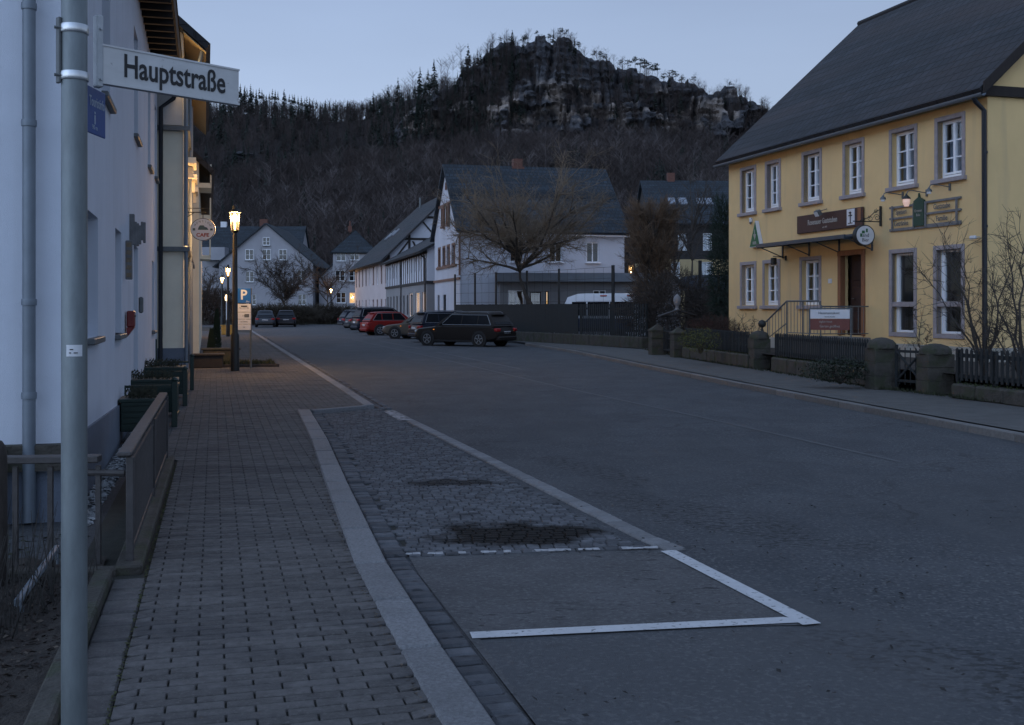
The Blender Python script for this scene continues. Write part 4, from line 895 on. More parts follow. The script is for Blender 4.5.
# ------------------------------------------------------------------ right hand fences, pillars and gates
def V2(p): return Vector((p[0], p[1]))
def picket_fence(label, a, b, z0, h, pitch=.115, w_=.05, mt=None, posts=3, name='picket_fence', cat='fence', rails=(.22, .80), rnd_h=.0, grp=None):
    a, b = V2(a), V2(b); d = b - a; L = d.length; t = thing(name, label, cat, (a.x, a.y, z0), math.atan2(d.y, d.x), grp); mt = mt or M_fence
    m = MB(); n = int(L / pitch)
    for i in range(n):
        x = (i + .5) * pitch; hh = h * (1 + random.uniform(-.015, .015)); m.mi = 0
        m.prism([(x - w_ / 2, -.03, .06), (x + w_ / 2, -.03, .06), (x + w_ / 2, -.03, hh - .03), (x, -.03, hh), (x - w_ / 2, -.03, hh - .03)], (random.uniform(-.004, .004), .022, 0))
    m.build('pickets', mt, t)
    for k in rails: m = MB(); m.box((L / 2, .012, h * k), (L, .035, .07)); m.build('rail', mt, t)
    for k in range(posts): m = MB(); m.box((L * k / (posts - 1) if posts > 1 else L / 2, .06, h * .48), (.07, .07, h * .96), bev=.008); m.build('post', mt, t)
    return t
def stone_pillar(label, px, py, w_, h, rz=-1.4, cap='round', d=.42):
    c = gnd(px, py, FZ); t = thing('gate_pillar', label, 'pillar', (c.x + .1, c.y + .2, .02), rz, None); m = MB(); rg = random.Random(int(px))
    n = 3; z = 0
    for k in range(n):
        hh = h * .8 / n; m.box((rg.uniform(-.01, .01), rg.uniform(-.01, .01), z + hh / 2), (d * rg.uniform(.99, 1.01), w_ * rg.uniform(.99, 1.01), hh - .002), bev=.008); z += hh
    m.build('shaft', M_stone, t)
    m = MB()
    if cap == 'round': m.lathe((0, 0, h * .8), [(w_ * .56, 0), (w_ * .55, h * .09), (w_ * .42, h * .16), (w_ * .2, h * .20), (.01, h * .21)], 14)
    else: m.add([(-d * .55, -w_ * .55, h * .8), (d * .55, -w_ * .55, h * .8), (d * .55, w_ * .55, h * .8), (-d * .55, w_ * .55, h * .8), (0, 0, h)], [(0, 1, 4), (1, 2, 4), (2, 3, 4), (3, 0, 4), (3, 2, 1, 0)]); m.box((0, 0, h * .79), (d * 1.12, w_ * 1.12, .05))
    m.build('cap', M_stone, t, smooth=50)
    return t
ang_f = -1.4
stone_pillar('weathered stone gate pillar with pointed cap, left one of the small gate', 655, 354, .48, 1.05, cap='pyr')
stone_pillar('weathered stone gate pillar right of the small gate, before the shrub', 676, 356.5, .42, .98, cap='pyr')
pm = stone_pillar('mossy stone pillar with round top and white stripe, between the two picket fences', 757, 367.5, .46, .98)
stone_pillar('stout rounded stone gate pillar left of the dark cross braced gate', 880, 388, .50, 1.0)
stone_pillar('broad rounded stone gate pillar right of the dark cross braced gate', 934, 392.5, .52, .92)
m = MB(); m.box((-.232, 0, .55), (.012, .06, .38)); m.build('white_stripe', M_upvc, pm)
ob = gnd(760, 367, FZ); t = thing('iron_ornament', 'small dark round ornament on top of the mossy pillar', 'ornament', (ob.x + .1, ob.y + .2, 1.0)); m = MB(); m.lathe((0, 0, 0), [(.05, -.02), (.03, .05), (.02, .08), (.09, .12), (.11, .19), (.08, .26), (.01, .29)], 10); m.build('ball', M_iron, t, smooth=60)
def base_wall(label, pa, pb, h, th=.32):
    a, b = gnd(*pa, FZ), gnd(*pb, FZ); d = V2(b) - V2(a); L = d.length; t = thing('garden_wall', label, 'wall', (a.x, a.y, .02), math.atan2(d.y, d.x)); m = MB(); x = 0; rg = random.Random(int(pa[0]))
    while x < L - .05:
        l = min(rg.uniform(.5, 1.1), L - x)
        m.box((x + l / 2, th / 2 + rg.uniform(-.015, .015), h / 2), (l - .012, th, h * rg.uniform(.96, 1.03)), bev=.03); x += l
    m.build('stone_course', M_stone, t)
    g_ = MB(); scatter_tufts(g_, [(rg.uniform(0, L), rg.uniform(.02, th - .02), h) for _ in range(int(L * 60))], .05, rg); g_.build('moss', mat('moss', (.03, .042, .012), .95, .4, 6), t)
    return a, b, d.normalized(), L
def scatter_tufts(m, pts, h, rg, w_=.012):
    for p in pts:
        a = rg.uniform(0, 3.14); hh = h * rg.uniform(.4, 1.2); dx, dy = math.cos(a) * w_, math.sin(a) * w_; lx, ly = rg.uniform(-.5, .5) * hh, rg.uniform(-.5, .5) * hh
        m.add([(p[0] - dx, p[1] - dy, p[2]), (p[0] + dx, p[1] + dy, p[2]), (p[0] + lx, p[1] + ly, p[2] + hh)], [(0, 1, 2)])
a, b, d, L = base_wall('low mossy stone wall under the left picket fence by the yellow shrub', (682, 357), (747, 367), .36)
picket_fence('dark picket fence on the low wall between the small gate and the mossy pillar', a + Vector((.12, .05, 0)), b + Vector((.12, .05, 0)), .36, .62)
a, b, d, L = base_wall('low mossy stone wall under the middle picket fence, below the banner', (771, 370), (866, 385), .36)
picket_fence('dark picket fence on the low wall in front of the entrance steps and banner', a + Vector((.12, .05, 0)), b + Vector((.12, .05, 0)), .36, .62)
a, b, d, L = base_wall('low mossy stone wall running out of the photo at the right', (950, 396), (1120, 417), .26)
picket_fence('dark picket fence right of the braced gate under the bare shrub', a + Vector((.12, .05, 0)), b + Vector((.12, .05, 0)), .28, .62, pitch=.13, w_=.055, posts=5)
def gate(label, a, b, h, brace=True):
    a, b = V2(a), V2(b); d = b - a; L = d.length; t = thing('garden_gate', label, 'gate', (a.x, a.y, .10), math.atan2(d.y, d.x))
    m = MB()
    for x in (.03, L - .03): m.box((x, 0, h / 2), (.05, .04, h))
    for z in (.12, h - .12): m.box((L / 2, 0, z), (L, .035, .05))
    if brace: m.tube([(.05, -.02, .12), (L - .05, -.02, h - .12)], .022, 6); m.tube([(.05, -.02, h - .12), (L - .05, -.02, .12)], .022, 6)
    m.build('frame', M_fence, t); m = MB()
    for k in range(int(L / .13)): m.tube([(.1 + k * .13, .01, .05), (.1 + k * .13, .01, h - .05 + .0)], .010, 5)
    m.build('bars', M_fence, t)
g1, g2 = gnd(892, 389, FZ), gnd(921, 391.5, FZ); gate('dark garden gate with diagonal braces between two rounded pillars', (g1.x + .1, g1.y + .1), (g2.x + .1, g2.y + .1), .80)
g1, g2 = gnd(662, 354.5, FZ), gnd(670, 356, FZ); gate('small dark garden gate between two pointed stone pillars', (g1.x + .1, g1.y + .3), (g2.x + .1, g2.y + .3), .85, False)
m = MB(); rg = random.Random(3)
P = [(FL[i], FL[i + 1]) for i in range(1, 6)]
pts = []
for a_, b_ in P:
    for k in range(260):
        q = a_.lerp(b_, rg.random()); pts.append((q.x + rg.uniform(-.12, .05), q.y, .05))
scatter_tufts(m, pts, .07, rg); tag(m.build('grass', M_grass), 'thin strip of grass and weeds along the foot of the garden walls', 'grass', kind='stuff')

# tall dark board fence and the slatted fence in front of the van, on a low stone wall
fa, fb, fc_ = at(455, 59.6), gnd(520, 340.6, .05), gnd(646, 347.5, FZ)
fm = fb.lerp(fc_, .52)
def board_fence(name, label, a, b, zt, pitch, w_, z0=.0, wallh=.45):
    a, b = V2(a), V2(b); d = b - a; L = d.length; t = thing(name, label, 'fence', (a.x, a.y, z0), math.atan2(d.y, d.x))
    m = MB(); n = int(L / pitch)
    for i in range(n): m.box(((i + .5) * pitch, random.uniform(-.004, .004), (wallh + .03 + zt) / 2), (w_, .025, zt - wallh - .03 + random.uniform(-.02, .02)))
    m.build('boards', M_fence, t); m = MB()
    for z in (wallh + .25, zt - .2): m.box((L / 2, .035, z), (L, .04, .08))
    m.build('rail', M_fence, t)
    for k in range(int(L / 2.5) + 1): m = MB(); m.box((min(k * 2.5, L), .09, zt / 2), (.08, .08, zt)); m.build('post', M_fence, t)
board_fence('board_fence', 'tall closed dark board fence behind the parked wagon', fa, fm, 1.78, .125, .122)
board_fence('slatted_fence', 'tall dark fence of upright slats in front of the white van', fm, fc_, 1.78, .16, .10)
for lab, p0_, p1_ in (('low stone base wall under the closed board fence', fa, fm), ('low stone base wall under the slatted fence by the van', fm, fc_)):
    d = V2(p1_) - V2(p0_); t = thing('base_wall', lab, 'wall', (p0_.x, p0_.y, 0), math.atan2(d.y, d.x)); m = MB(); x = 0
    while x < d.length - .1: l = min(random.uniform(.6, 1.3), d.length - x); m.box((x + l / 2, -.02, .24), (l - .015, .34, .47), bev=.03); x += l
    m.build('stone_course', M_stone, t)
# wire mesh ball fence on tall posts behind
t = thing('mesh_fence', 'high wire mesh fence on dark posts in front of the flat roofed annex', 'fence', at(452, 56.0, 0), 0); base = at(452, 56.0, 0); m = MB(); pp = []
for px in (455, 475, 496, 527, 559, 613, 700):
    p = at(px, 60.4 - (px - 455) * .083 if px < 600 else 47.5 if px == 613 else 44); x, y = p.x - base.x, p.y - base.y; pp.append((x, y)); q = MB(); q.tube([(x, y, 0), (x, y, 3.45 if px != 700 else 3.5)], .055 if px < 600 else .075, 7); q.build('post', M_blackmetal, t)
for (xa, ya), (xb, yb) in zip(pp, pp[1:-1]):
    for z in (3.38, 2.9, 2.4, 1.9): m.tube([(xa, ya, z), (xb, yb, z)], .008, 3)
    n = int((xb - xa) / .35)
    for k in range(n): x = xa + (xb - xa) * k / n; y = ya + (yb - ya) * k / n; m.tube([(x, y, 1.6), (x, y, 3.38)], .005, 3)
m.build('wire_mesh', M_blackmetal, t)

# ------------------------------------------------------------------ houses down the street, right side
def opsrow(P, rows, z0_, z1_, st):
    out = []
    for a, b in rows:
        u0, u1 = P.u(a), P.u(b); out.append(((u0 + u1) / 2, z0_, abs(u1 - u0), z1_ - z0_, st))
    return out
# white house with the tall two tier roof
WA = (-2.88, 61.0); wd = (.9727, .2320); PW = Plane(WA, wd); PWl = Plane((WA[0] - .2320 * 8.6, WA[1] + .9727 * 8.6), (.2320, -.9727))
fr = opsrow(PW, [(510, 522), (549.5, 562), (586.5, 599)], 4.2, 5.35, 'two black whitesill sill')
lf = opsrow(PWl, [(438.6, 440.4), (443.0, 445.2), (447.2, 449.6), (452.2, 454.8)], 4.15, 5.2, 'brown trimbrown') + opsrow(PWl, [(437.5, 439.5), (443, 446)], 1.0, 2.4, 'dark')
H1 = House('white_house', 'white house with steep dark two tier roof behind the bare tree', 'house', WA, wd, 9.6, 8.6, 6.05, 10.0, wallm=M_white, roofm=M_slate, front=fr, left=lf, over=.3, verge=.25, split=3.0, upper=M_white, depth=.12)
r = H1.root; 
for b_z, b_l in ((3.25, 8.7), (4.02, 6.8), (7.75, 5.0)): m = MB(); m.box((-.03, 4.3, b_z), (.10, b_l, .13)); H1.part('timber_band', m, M_brownwood)
for v, z in ((5.1, 6.5), (3.4, 6.5)): add_window(r, -.13, v, z, R(-90), .42, 1.05, 'brown black trimbrown')
add_window(r, -.13, 4.3, 8.6, R(-90), .35, .45, 'brown black')
m = MB(); sl_ = (10.0 - 6.05) / 4.3
m.prism([(-.27, 2.0 - .12, 6.05 + 2.0 * sl_ + .14), (-.27, 2.25, 6.05 + 2.25 * sl_ + .30), (-.27, 2.0 + .2, 6.05 + 2.2 * sl_ + .14)], (10.1, 0, 0)); H1.part('roof_break', m, M_slate, parent=H1.roof)
m = MB(); m.box((4.3, 4.3, 10.2), (.55, .5, .7)); m.box((4.3, 4.3, 10.0), (.75, .6, .15)); H1.part('chimney', m, M_brick, parent=H1.roof)
m = MB(); m.tube([(-.05, -.1, 3.4), (-.05, -.1, 5.9)], .06, 6); H1.part('downpipe', m, M_brownwood); m = MB(); gutter(m, (-.2, -.38, 5.72), (9.8, -.38, 5.72), .08); H1.part('gutter', m, M_signwhite)
# flat roofed annex
PA = Plane((at(500, 58.2).x, 58.2), (1, .03))
fr = opsrow(PA, [(508, 524), (593, 606)], .7, 2.55, 'two') + opsrow(PA, [(530, 541)], .3, 2.45, 'dark') + [(PA.u(547), .6, .16, 1.9, 'lit dark')]
A1 = House('annex', 'grey flat roofed annex with large windows in front of the white house', 'building', PA.p, PA.d, 8.3, 3.2, 3.0, 3.0, wallm=M_greyr, roofm=M_slate, front=fr, roof=False, depth=.15)
m = MB(); m.box((4.15, 1.5, 3.22), (8.7, 4.0, .46)); A1.part('roof', m, mat('grey_fascia', (.17, .19, .22), .6, .1, 3)); 
PB = Plane((at(626, 60).x, 60.0), (1, .03))
B1 = House('side_building', 'low grey outbuilding with dark gable roof right of the white house', 'building', PB.p, PB.d, 3.0, 4, 2.9, 4.0, along='v', wallm=M_greyr, roofm=M_slate, front=opsrow(PB, [(629, 637)], 1.1, 2.4, 'lit brown'), over=.3, depth=.12)
# low house with half timbered upper storey
LA = (-10.9, 95.2); LB = at(427, 73.0); ld = (Vector((LB.x, LB.y)) - V2(LA)); LL = ld.length; PL = Plane(LA, ld)
up = []; 
for i in range(11):
    u = 1.1 + i * (LL - 2.2) / 10; up.append((u, 4.0 if i < 6 else 4.15, .62, 1.0, 'brown' if i % 4 == 2 else 'two simple'))
lo = []
for i in range(8): u = 1.3 + i * (LL * .62) / 7; lo.append((u, 1.1, .8, 1.45, 'dark black' if i != 4 else 'two'))
for a, b in ((409, 413), (415.5, 420), (422.2, 426)):
    u0, u1 = PL.u(a), PL.u(b); lo.append(((u0 + u1) / 2, .95, (u1 - u0), 1.75, 'two lit'))
H2 = House('low_house', 'long low house, grey below and half timbered white above, with three lit windows', 'house', LA, ld, LL, 5.5, 5.5, 8.4, wallm=M_greyr, roofm=M_slate2, front=up + lo, right=[], over=.5, verge=.3, split=3.3, upper=M_white, ridge_off=5.3, depth=.15)
m = MB(); m.box((LL / 2, -.03, 3.32), (LL + .1, .12, .18)); m.box((LL / 2, -.02, 5.3), (LL, .08, .14))
for i in range(21): m.box((.2 + i * (LL - .4) / 20, -.015, 4.4), (.06, .05, 2.1))
m.box((LL + .02, 2.7, 3.32), (.12, 5.5, .18)); H2.part('timber_frame', m, M_timber)
m = MB(); m.tube([(LL - .3, -.5, 5.25), (LL - .3, -.1, 4.9), (LL - .3, -.08, .1)], .06, 6); m.tube([(LL * .45, -.08, 5.2), (LL * .45, -.08, .1)], .05, 6); H2.part('downpipe', m, M_dkpipe)
# pink house with half timbered end gable
PAx = (-16.9, 118.5); pd = Vector((-10.75 + 16.9, 95.0 - 118.5)); PLn = pd.length; PP = Plane(PAx, pd)
up = [(1.0 + i * (PLn - 2) / 8.0, 3.75, .95, 1.75, 'two' if i in (4, 6, 8) else 'brown') for i in range(9)]; lo = [(1.0 + i * (PLn - 2) / 8.0, .9, .9, 1.5, 'two' if i in (2, 4) else 'brown') for i in range(9)]
ends = [(2.1, 4.2, .01, .01, None)]
H3 = House('pink_house', 'long pale pink two storey house with dark roof and half timbered end gable', 'house', PAx, pd, PLn, 12, 6.1, 12.0, wallm=M_pink, roofm=M_slate2, front=up + lo, over=.6, verge=.5, depth=.15, hipfar=.8, split=6.0, upper=M_white)
m = MB(); x = PLn + .02; e_ = 6.1; 
for z in (5.6, 7.6, 9.5): k = max(0, (z - 6.1)) * 1.0; m.box((x, 6, z), (.08, 12 - 2 * k, .2))
for v in (.1, 1.9, 4.4, 7.6): m.box((x, v, (5.4 + min(12, 6.1 + v)) / 2), (.08, .2, min(12, 6.1 + v) - 5.4))
for (v0, za, v1, zb) in ((1.9, 7.5, .6, 5.8), (1.9, 5.8, 3.2, 7.5), (4.3, 7.7, 3.0, 9.2), (3.0, 5.8, 2.2, 7.4)): m.prism([(x, v0 - .09, za), (x, v0 + .09, za), (x, v1 + .09, zb), (x, v1 - .09, zb)], (.05, 0, 0))
m.box((x, 6, 5.62), (.1, 12, .22)); H3.part('timber_frame', m, M_timber); add_window(H3.root, PLn + .03, 3.3, 7.75, R(90), 1.4, 1.15, 'two dark black')
m = MB(); m.tube([(PLn * .35, 5.6, 11.6), (PLn * .35, 5.6, 12.8)], .10, 6); H3.part('flue', m, M_dsteel, parent=H3.roof); m = MB(); m.tube([(PLn * .93, 5.8, 11.8), (PLn * .93, 5.8, 13.1)], .10, 6); H3.part('flue', m, M_dsteel, parent=H3.roof)
for u, v in ((12, 2.6), (9.6, 2.6), (8.2, 2.4)): m = MB(); z = 6.1 + v + .3; m.box((u, v, z), (.8, .9, .12), rx=R(44.5)); H3.part('skylight', m, mat('sky_reflecting_pane', (.22, .24, .28), .3, .1, 3), parent=H3.roof)
# dark roofed house beyond the shrubs
Rx = at(652, 88); PR = Plane((Rx.x, Rx.y), (1, .04))
fr = opsrow(PR, [(678, 687), (703, 712)], 6.2, 7.6, 'two curt') + opsrow(PR, [(671, 680), (701, 713)], 3.5, 5.3, 'two curt')
H4 = House('hillside_house', 'big house with dark roof, skylights and dark cladding above yellow walls', 'house', PR.p, PR.d, 8.5, 9, 8.6, 12.2, wallm=mat('dull_yellow_render', (.40, .31, .17), .9, .1, 1), roofm=M_slate, front=fr, over=.5, split=5.5, upper=M_timber, depth=.12)
for px in (676, 687, 705, 714):
    u = PR.u(px); m = MB(); v = 1.9; m.box((u, v - .05, 8.6 + v * .8 + .22), (.55 if px != 687 else .7, .9, .1), rx=math.atan(.8)); H4.part('skylight', m, mat('sky_reflecting_pane', (.22, .24, .28), .3, .1, 3), parent=H4.roof)
m = MB(); m.box((PR.u(681), 4.5, 12.5), (.6, .5, .9)); H4.part('chimney', m, M_brick, parent=H4.roof)
PG = at(700, 60); G1 = House('garage', 'low dark building with flat roof behind the yard fence', 'building', (PG.x, PG.y), (1, .05), 4, 4, 2.6, 2.6, wallm=M_timber, roofm=M_slate, roof=False); m = MB(); m.box((2, 2, 3.0), (4.4, 4.4, .8)); G1.part('roof', m, mat('blue_grey_sheet', (.05, .065, .09), .6, .1, 3))
# far houses closing the street
PF = Plane((at(219, 148).x, 148.0), (1, .02)); fr = []
for px, py in ((249.6, 258), (266.7, 258), (283, 258), (249.6, 280), (301, 279), (302, 303), (252, 303)):
    u, z = PF.uz(px, py); fr.append((u, z - .3, 1.1, 1.45, 'case sill black'))
H5 = House('gabled_house', 'large grey white gabled house at the far end of the street', 'house', PF.p, PF.d, 12.6, 16, 7.6, 12.9, along='v', wallm=M_farw, roofm=M_slate, front=fr, over=.7, verge=.4, depth=.12)
add_window(H5.root, 6.35, -.13, 10.0, 0, .95, 1.1, 'case sill black')
PF2 = Plane((at(196, 166).x, 166.0), (1, .02)); H6 = House('slate_roofed_house', 'long house with blue slate roof partly hidden behind the gabled house', 'house', PF2.p, PF2.d, 15.5, 10, 9.5, 14.2, wallm=M_farw, roofm=M_slate, over=.4, front=[(4.0, 7.6, 1.6, 1.2, 'two')])
m = MB(); m.box((9.2, 5, 14.6), (1.2, .8, 1.6)); H6.part('chimney', m, M_brick, parent=H6.roof); m = MB(); m.box((3, 5, 14.4), (.9, .6, 1.2)); H6.part('chimney', m, M_signwhite, parent=H6.roof)
m = MB(); m.box((3.2, -1.2, 9.7), (3.4, 2.6, 1.9)); H6.part('dormer', m, M_farw)
PF3 = Plane((at(333, 140).x, 140.0), (1, .1)); fr = []
for px, py in ((341, 259), (354.5, 258), (340, 279), (354, 279), (354, 301), (341, 301)):
    u, z = PF3.uz(px, py); fr.append((u, z - .3, 1.2, 1.4, 'case sill black' if py != 301 or px < 350 else 'two lit'))
H7 = House('hipped_house', 'pale house with pyramid roof and small finial beyond the dark cars', 'house', PF3.p, PF3.d, 5.4, 6, 8.9, 11.6, wallm=M_farw, roofm=M_slate, front=fr, over=.4, hip=.45, hipfar=.45, depth=.12)
m = MB(); m.tube([(2.0, 3, 11.4), (2.0, 3, 12.9)], .12, 5); m.box((2.0, 3, 11.9), (.5, .5, .7)); H7.part('finial', m, M_brick, parent=H7.roof)
PF4 = Plane((at(319, 150).x, 150.0), (1, .02)); H8 = House('narrow_house', 'grey white house wing between the gabled house and the pyramid roof', 'house', PF4.p, PF4.d, 7.5, 9, 5.6, 9.3, along='v', wallm=M_farw, roofm=M_slate, front=[(2.0, 4.0, 1.1, 1.3, 'case sill'), (2.0, 1.2, 1.1, 1.3, 'case sill')], over=.4, depth=.12)

# ------------------------------------------------------------------ left side houses
CB = (-3.49, 8.65); PS = Plane(CB, (-.268, .9635)); BD = 16.4
fd = Vector((.9635, .268)); BW = 8.0; BA = V2(CB) - fd * BW
def sop(px0, y0p, y1p, w_, st):     # window whose far jamb is seen at px0
    u1 = PS.u(px0); u, zb_ = PS.uz(px0, y1p); zt_ = PS.uz(px0, y0p)[1]; return (u1 - w_ / 2, zb_, w_, zt_ - zb_, st)
rt = [sop(98, 218, 336, 1.0, 'case deep'), sop(121.5, 233, 333, 1.0, 'case deep'), sop(154, 262, 330, .95, 'case deep')]
rt += [sop(110, -90, 108, 1.0, 'case deep'), sop(138, 40, 143, 1.0, 'case deep')]
rt += [sop(150.5, 92, 171, 1.0, 'case deep'), sop(156.5, 110, 181, .9, 'case deep')]
ud_, zd_ = PS.uz(138, 400); door = (PS.u(138) - .55, .25, 1.1, 2.3, None); rt.append(door)
HL = House('white_corner_house', 'white rendered house at the left edge with deep window reveals and grey plinth', 'house', BA, fd, BW, BD, 6.75, 11.5, z0=-.1, along='v', wallm=M_bluewall, roofm=M_slate2, right=rt, over=.5, verge=.2, depth=.28, roof=False)
r = HL.root
m = MB(); zz = 6.85
# eaves, soffit with rafters, then the roof slopes
m.box((BW + .22, BD / 2, zz - .06), (.62, BD + .3, .10))
for k in range(34): m.box((BW + .22, .2 + k * BD / 34, zz - .16), (.56, .09, .12))
m.box((BW + .50, BD / 2, zz + .12), (.06, BD + .4, .40)); HL.part('soffit', m, M_soffit)
m = MB(); m.quad((BW + .55, -.2, zz + .3), (BW + .55, BD + .2, zz + .3), (BW / 2, BD + .2, 11.4), (BW / 2, -.2, 11.4)); m.quad((-.5, BD + .2, zz + .3), (-.5, -.2, zz + .3), (BW / 2, -.2, 11.4), (BW / 2, BD + .2, 11.4)); HL.roof = HL.part('roof', m, M_slate2); uvroof(HL.roof)
m = MB(); m.quad((0, 0, 6.85), (BW, 0, 6.85), (BW, 0, zz + .2), (BW / 2, 0, 11.3), (0, 0, zz + .2)); m.quad((0, BD, 6.85), (BW, BD, 6.85), (BW, BD, zz + .2), (BW / 2, BD, 11.3), (0, BD, zz + .2)); HL.part('gable', m, M_bluewall)
for o_ in rt[:7]:      # stone sills
    m = MB(); m.box((BW - .02, o_[0], o_[1] + .1 - .03), (.18, o_[2] + .10, .06), bev=.01); HL.part('sill', m, M_dsteel)
m = MB(); m.box((BW - .22, door[0], .25 + .1 + 1.15), (.06, 1.1, 2.3)); HL.part('door', m, mat('pale_grey_door', (.33, .35, .37), .6, .1, 4))
# plinth, taller near the corner
m = MB(); zc = .56; ze = .06
m.prism([(BW + .025, -.02, 0), (BW + .025, BD, 0), (BW + .025, BD, ze + .1), (BW + .025, -.02, zc + .1)], (-.05, 0, 0)); m.box((BW - 1.1, -.015, .28), (2.2, .06, .58)); HL.part('plinth', m, M_plinth)
m = MB(); m.box((BW - 3.05, -.25, .58), (5.2, .5, .14), bev=.02); m.box((BW - .46, -.06, .54), (.95, .12, .20)); HL.part('ledge', m, M_stone)
m = MB(); m.box((BW - .60, -.22, .26), (.22, .34, .52), bev=.02); HL.part('pier', m, M_stone)
uP = Plane(BA, fd).u(29, .1)
m = MB(); m.tube([(uP, -.1, 6.6), (uP, -.1, .60)], .048, 14); m.tube([(uP, -.1, .60), (uP, -.1, .05)], .05, 14)
for z in (1.0, 1.72, 3.1, 4.0, 4.95): m.lathe((uP, -.1, z), [(.056, 0), (.058, .03), (.056, .05)], 14)
HL.part('downpipe', m, M_zinc, smooth=45)
m = MB(); m.tube([(BW + .45, BD - .2, 6.75), (BW + .35, BD - .12, 6.35), (BW + .08, BD - .08, 6.15), (BW + .07, BD - .08, .1)], .05, 10); HL.part('downpipe', m, M_dkpipe, smooth=45)
# wall fittings on the white house
def on_side(name, label, cat, px, py, off=0): u, z = PS.uz(px, py, off); return thing(name, label, cat, PS.w(u, z, off), PS.ang)
t = on_side('letter_box', 'dark red letter box on the white wall beside the door', 'letter box', 131, 322, .07)
m = MB(); m.box((0, 0, .04), (.26, .10, .22), bev=.015); m.prism([(-.13, -.05, -.07), (-.13, .05, -.07), (-.13, .05, -.20)], (.26, 0, 0)); m.build('body', mat('dark_red_paint', (.16, .012, .012), .4, .1, 4), t); m = MB(); m.box((0, -.053, .08), (.18, .012, .02)); m.build('slot', M_blackmetal, t)
t = on_side('carved_sign', 'dark carved wooden sign standing out from the white wall above the door', 'sign', 137, 231, .10)
rg = random.Random(8); m = MB(); m.box((0, .07, .02), (.05, .08, .44), bev=.01)
for k in range(5): m.box((0, .02 - k * .03, -.03 + rg.uniform(-.03, .03)), (.045, .036, .30 + rg.uniform(-.06, .06)), bev=.006)
m.build('board', M_gw, t)
t = on_side('hanging_plaque', 'narrow hanging wooden plaque with faded picture below the carved sign', 'sign', 129, 260, .06); m = MB(); m.box((0, 0, 0), (.04, .09, .52), bev=.01); m.build('board', M_gw, t); m = MB()
for k in range(5): m.box((-.024, 0, -.20 + k * .1), (.008, .06, .06), rx=.3 * (k % 2)); 
m.build('picture', mat('faded_picture', (.20, .15, .10), .7, .3, 20), t)
t = on_side('wall_pipe_light', 'small wall fitting between the door and the last window', 'lamp', 141, 305, .08); m = MB(); m.box((0, 0, 0), (.06, .07, .25), bev=.02); m.build('housing', M_dsteel, t)
# cream house, gable towards the camera
CC = at(183.5, 24.75); Pc = Plane((CC.x, CC.y), (-.268, .9635)); CW = 8; CA = V2(CC) - fd * CW
sd = [(2.2 + i * 2.4, 1.0, .95, 1.4, 'case') for i in range(4)] + [(2.2 + i * 2.4, 3.6, .95, 1.4, 'case') for i in range(4)]
HC = House('cream_house', 'tall cream house with string courses and lit gable beyond the white house', 'house', CA, fd, CW, 11.2, 7.75, 11.2, along='v', wallm=M_cream, roofm=M_slate2, right=sd, over=.48, verge=.55, depth=.15)
m = MB(); m.box((CW / 2, -.03, .35), (CW + .1, .08, .7)); m.box((CW + .02, 5.6, .35), (.08, 11.2, .7)); HC.part('plinth', m, M_plinth)
m = MB()
for z in (2.92, 5.62): m.box((CW / 2 + .06, -.07, z), (CW + .16, .16, .10)); m.box((CW + .06, 5.6, z), (.16, 11.2, .10))
HC.part('string_course', m, M_dsteel)
m = MB(); m.box((CW - .30, -.03, 6.55), (.55, .05, 1.7)); m.box((CW - 1.3, -.03, 6.75), (.9, .05, 1.3)); HC.part('gable_panel', m, mat('white_panel_boards', (.5, .5, .5), .8, .1, 4))
m = MB(); m.tube([(CW + .42, -.35, 7.35), (CW + .30, -.2, 6.95), (CW + .06, -.10, 6.7), (CW + .05, -.1, 3.0)], .045, 8); HC.part('downpipe', m, M_zinc)
for P_ in ([(CW + .06, -.08, 2.9), (CW + .06, -.08, .2)], [(CW + .10, 3.0, 7.2), (CW + .10, 3.0, .2)], [(CW + .10, 6.0, 7.2), (CW + .10, 6.0, .2)]): m = MB(); m.tube(P_, .042, 8); HC.part('downpipe', m, M_zinc)
for u in (2, 5.4, 8.6): m = MB(); m.box((CW + .13, u, 5.1), (.26, 1.4, .14)); m.box((CW + .1, u, 4.9), (.2, .2, .3)); HC.part('bay_ledge', m, M_cream)
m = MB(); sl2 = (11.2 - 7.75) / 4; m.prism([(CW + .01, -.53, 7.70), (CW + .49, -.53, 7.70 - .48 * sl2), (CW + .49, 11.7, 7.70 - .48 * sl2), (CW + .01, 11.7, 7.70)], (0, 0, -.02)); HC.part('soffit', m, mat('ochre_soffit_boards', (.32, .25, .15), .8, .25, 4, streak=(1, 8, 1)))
lt = thing('gable_light', 'warm light under the gable overhang of the cream house', 'lamp', HC.root.matrix_basis @ Vector((CW - .7, -.28, 7.05)) if False else (CC.x + fd.x * .12 + .30 * .268, CC.y + fd.y * .12 - .30, 7.0))
m = MB(); m.box((0, 0, 0), (.14, .12, .12), bev=.02); m.build('housing', M_dsteel, lt); m = MB(); m.lathe((0, 0, -.12), [(.02, 0), (.05, .03), (.05, .07)], 10); m.build('bulb', emitter('warm_bulb', (1, .62, .25), 14), lt)
ld_ = bpy.data.lights.new('gable_light', 'POINT'); ld_.energy = 12; ld_.color = (1, .62, .24); ld_.shadow_soft_size = .05; lo_ = bpy.data.objects.new('gable_light_glow', ld_); S.collection.objects.link(lo_); lo_.parent = lt; lo_.location = (0, -.12, -.1)
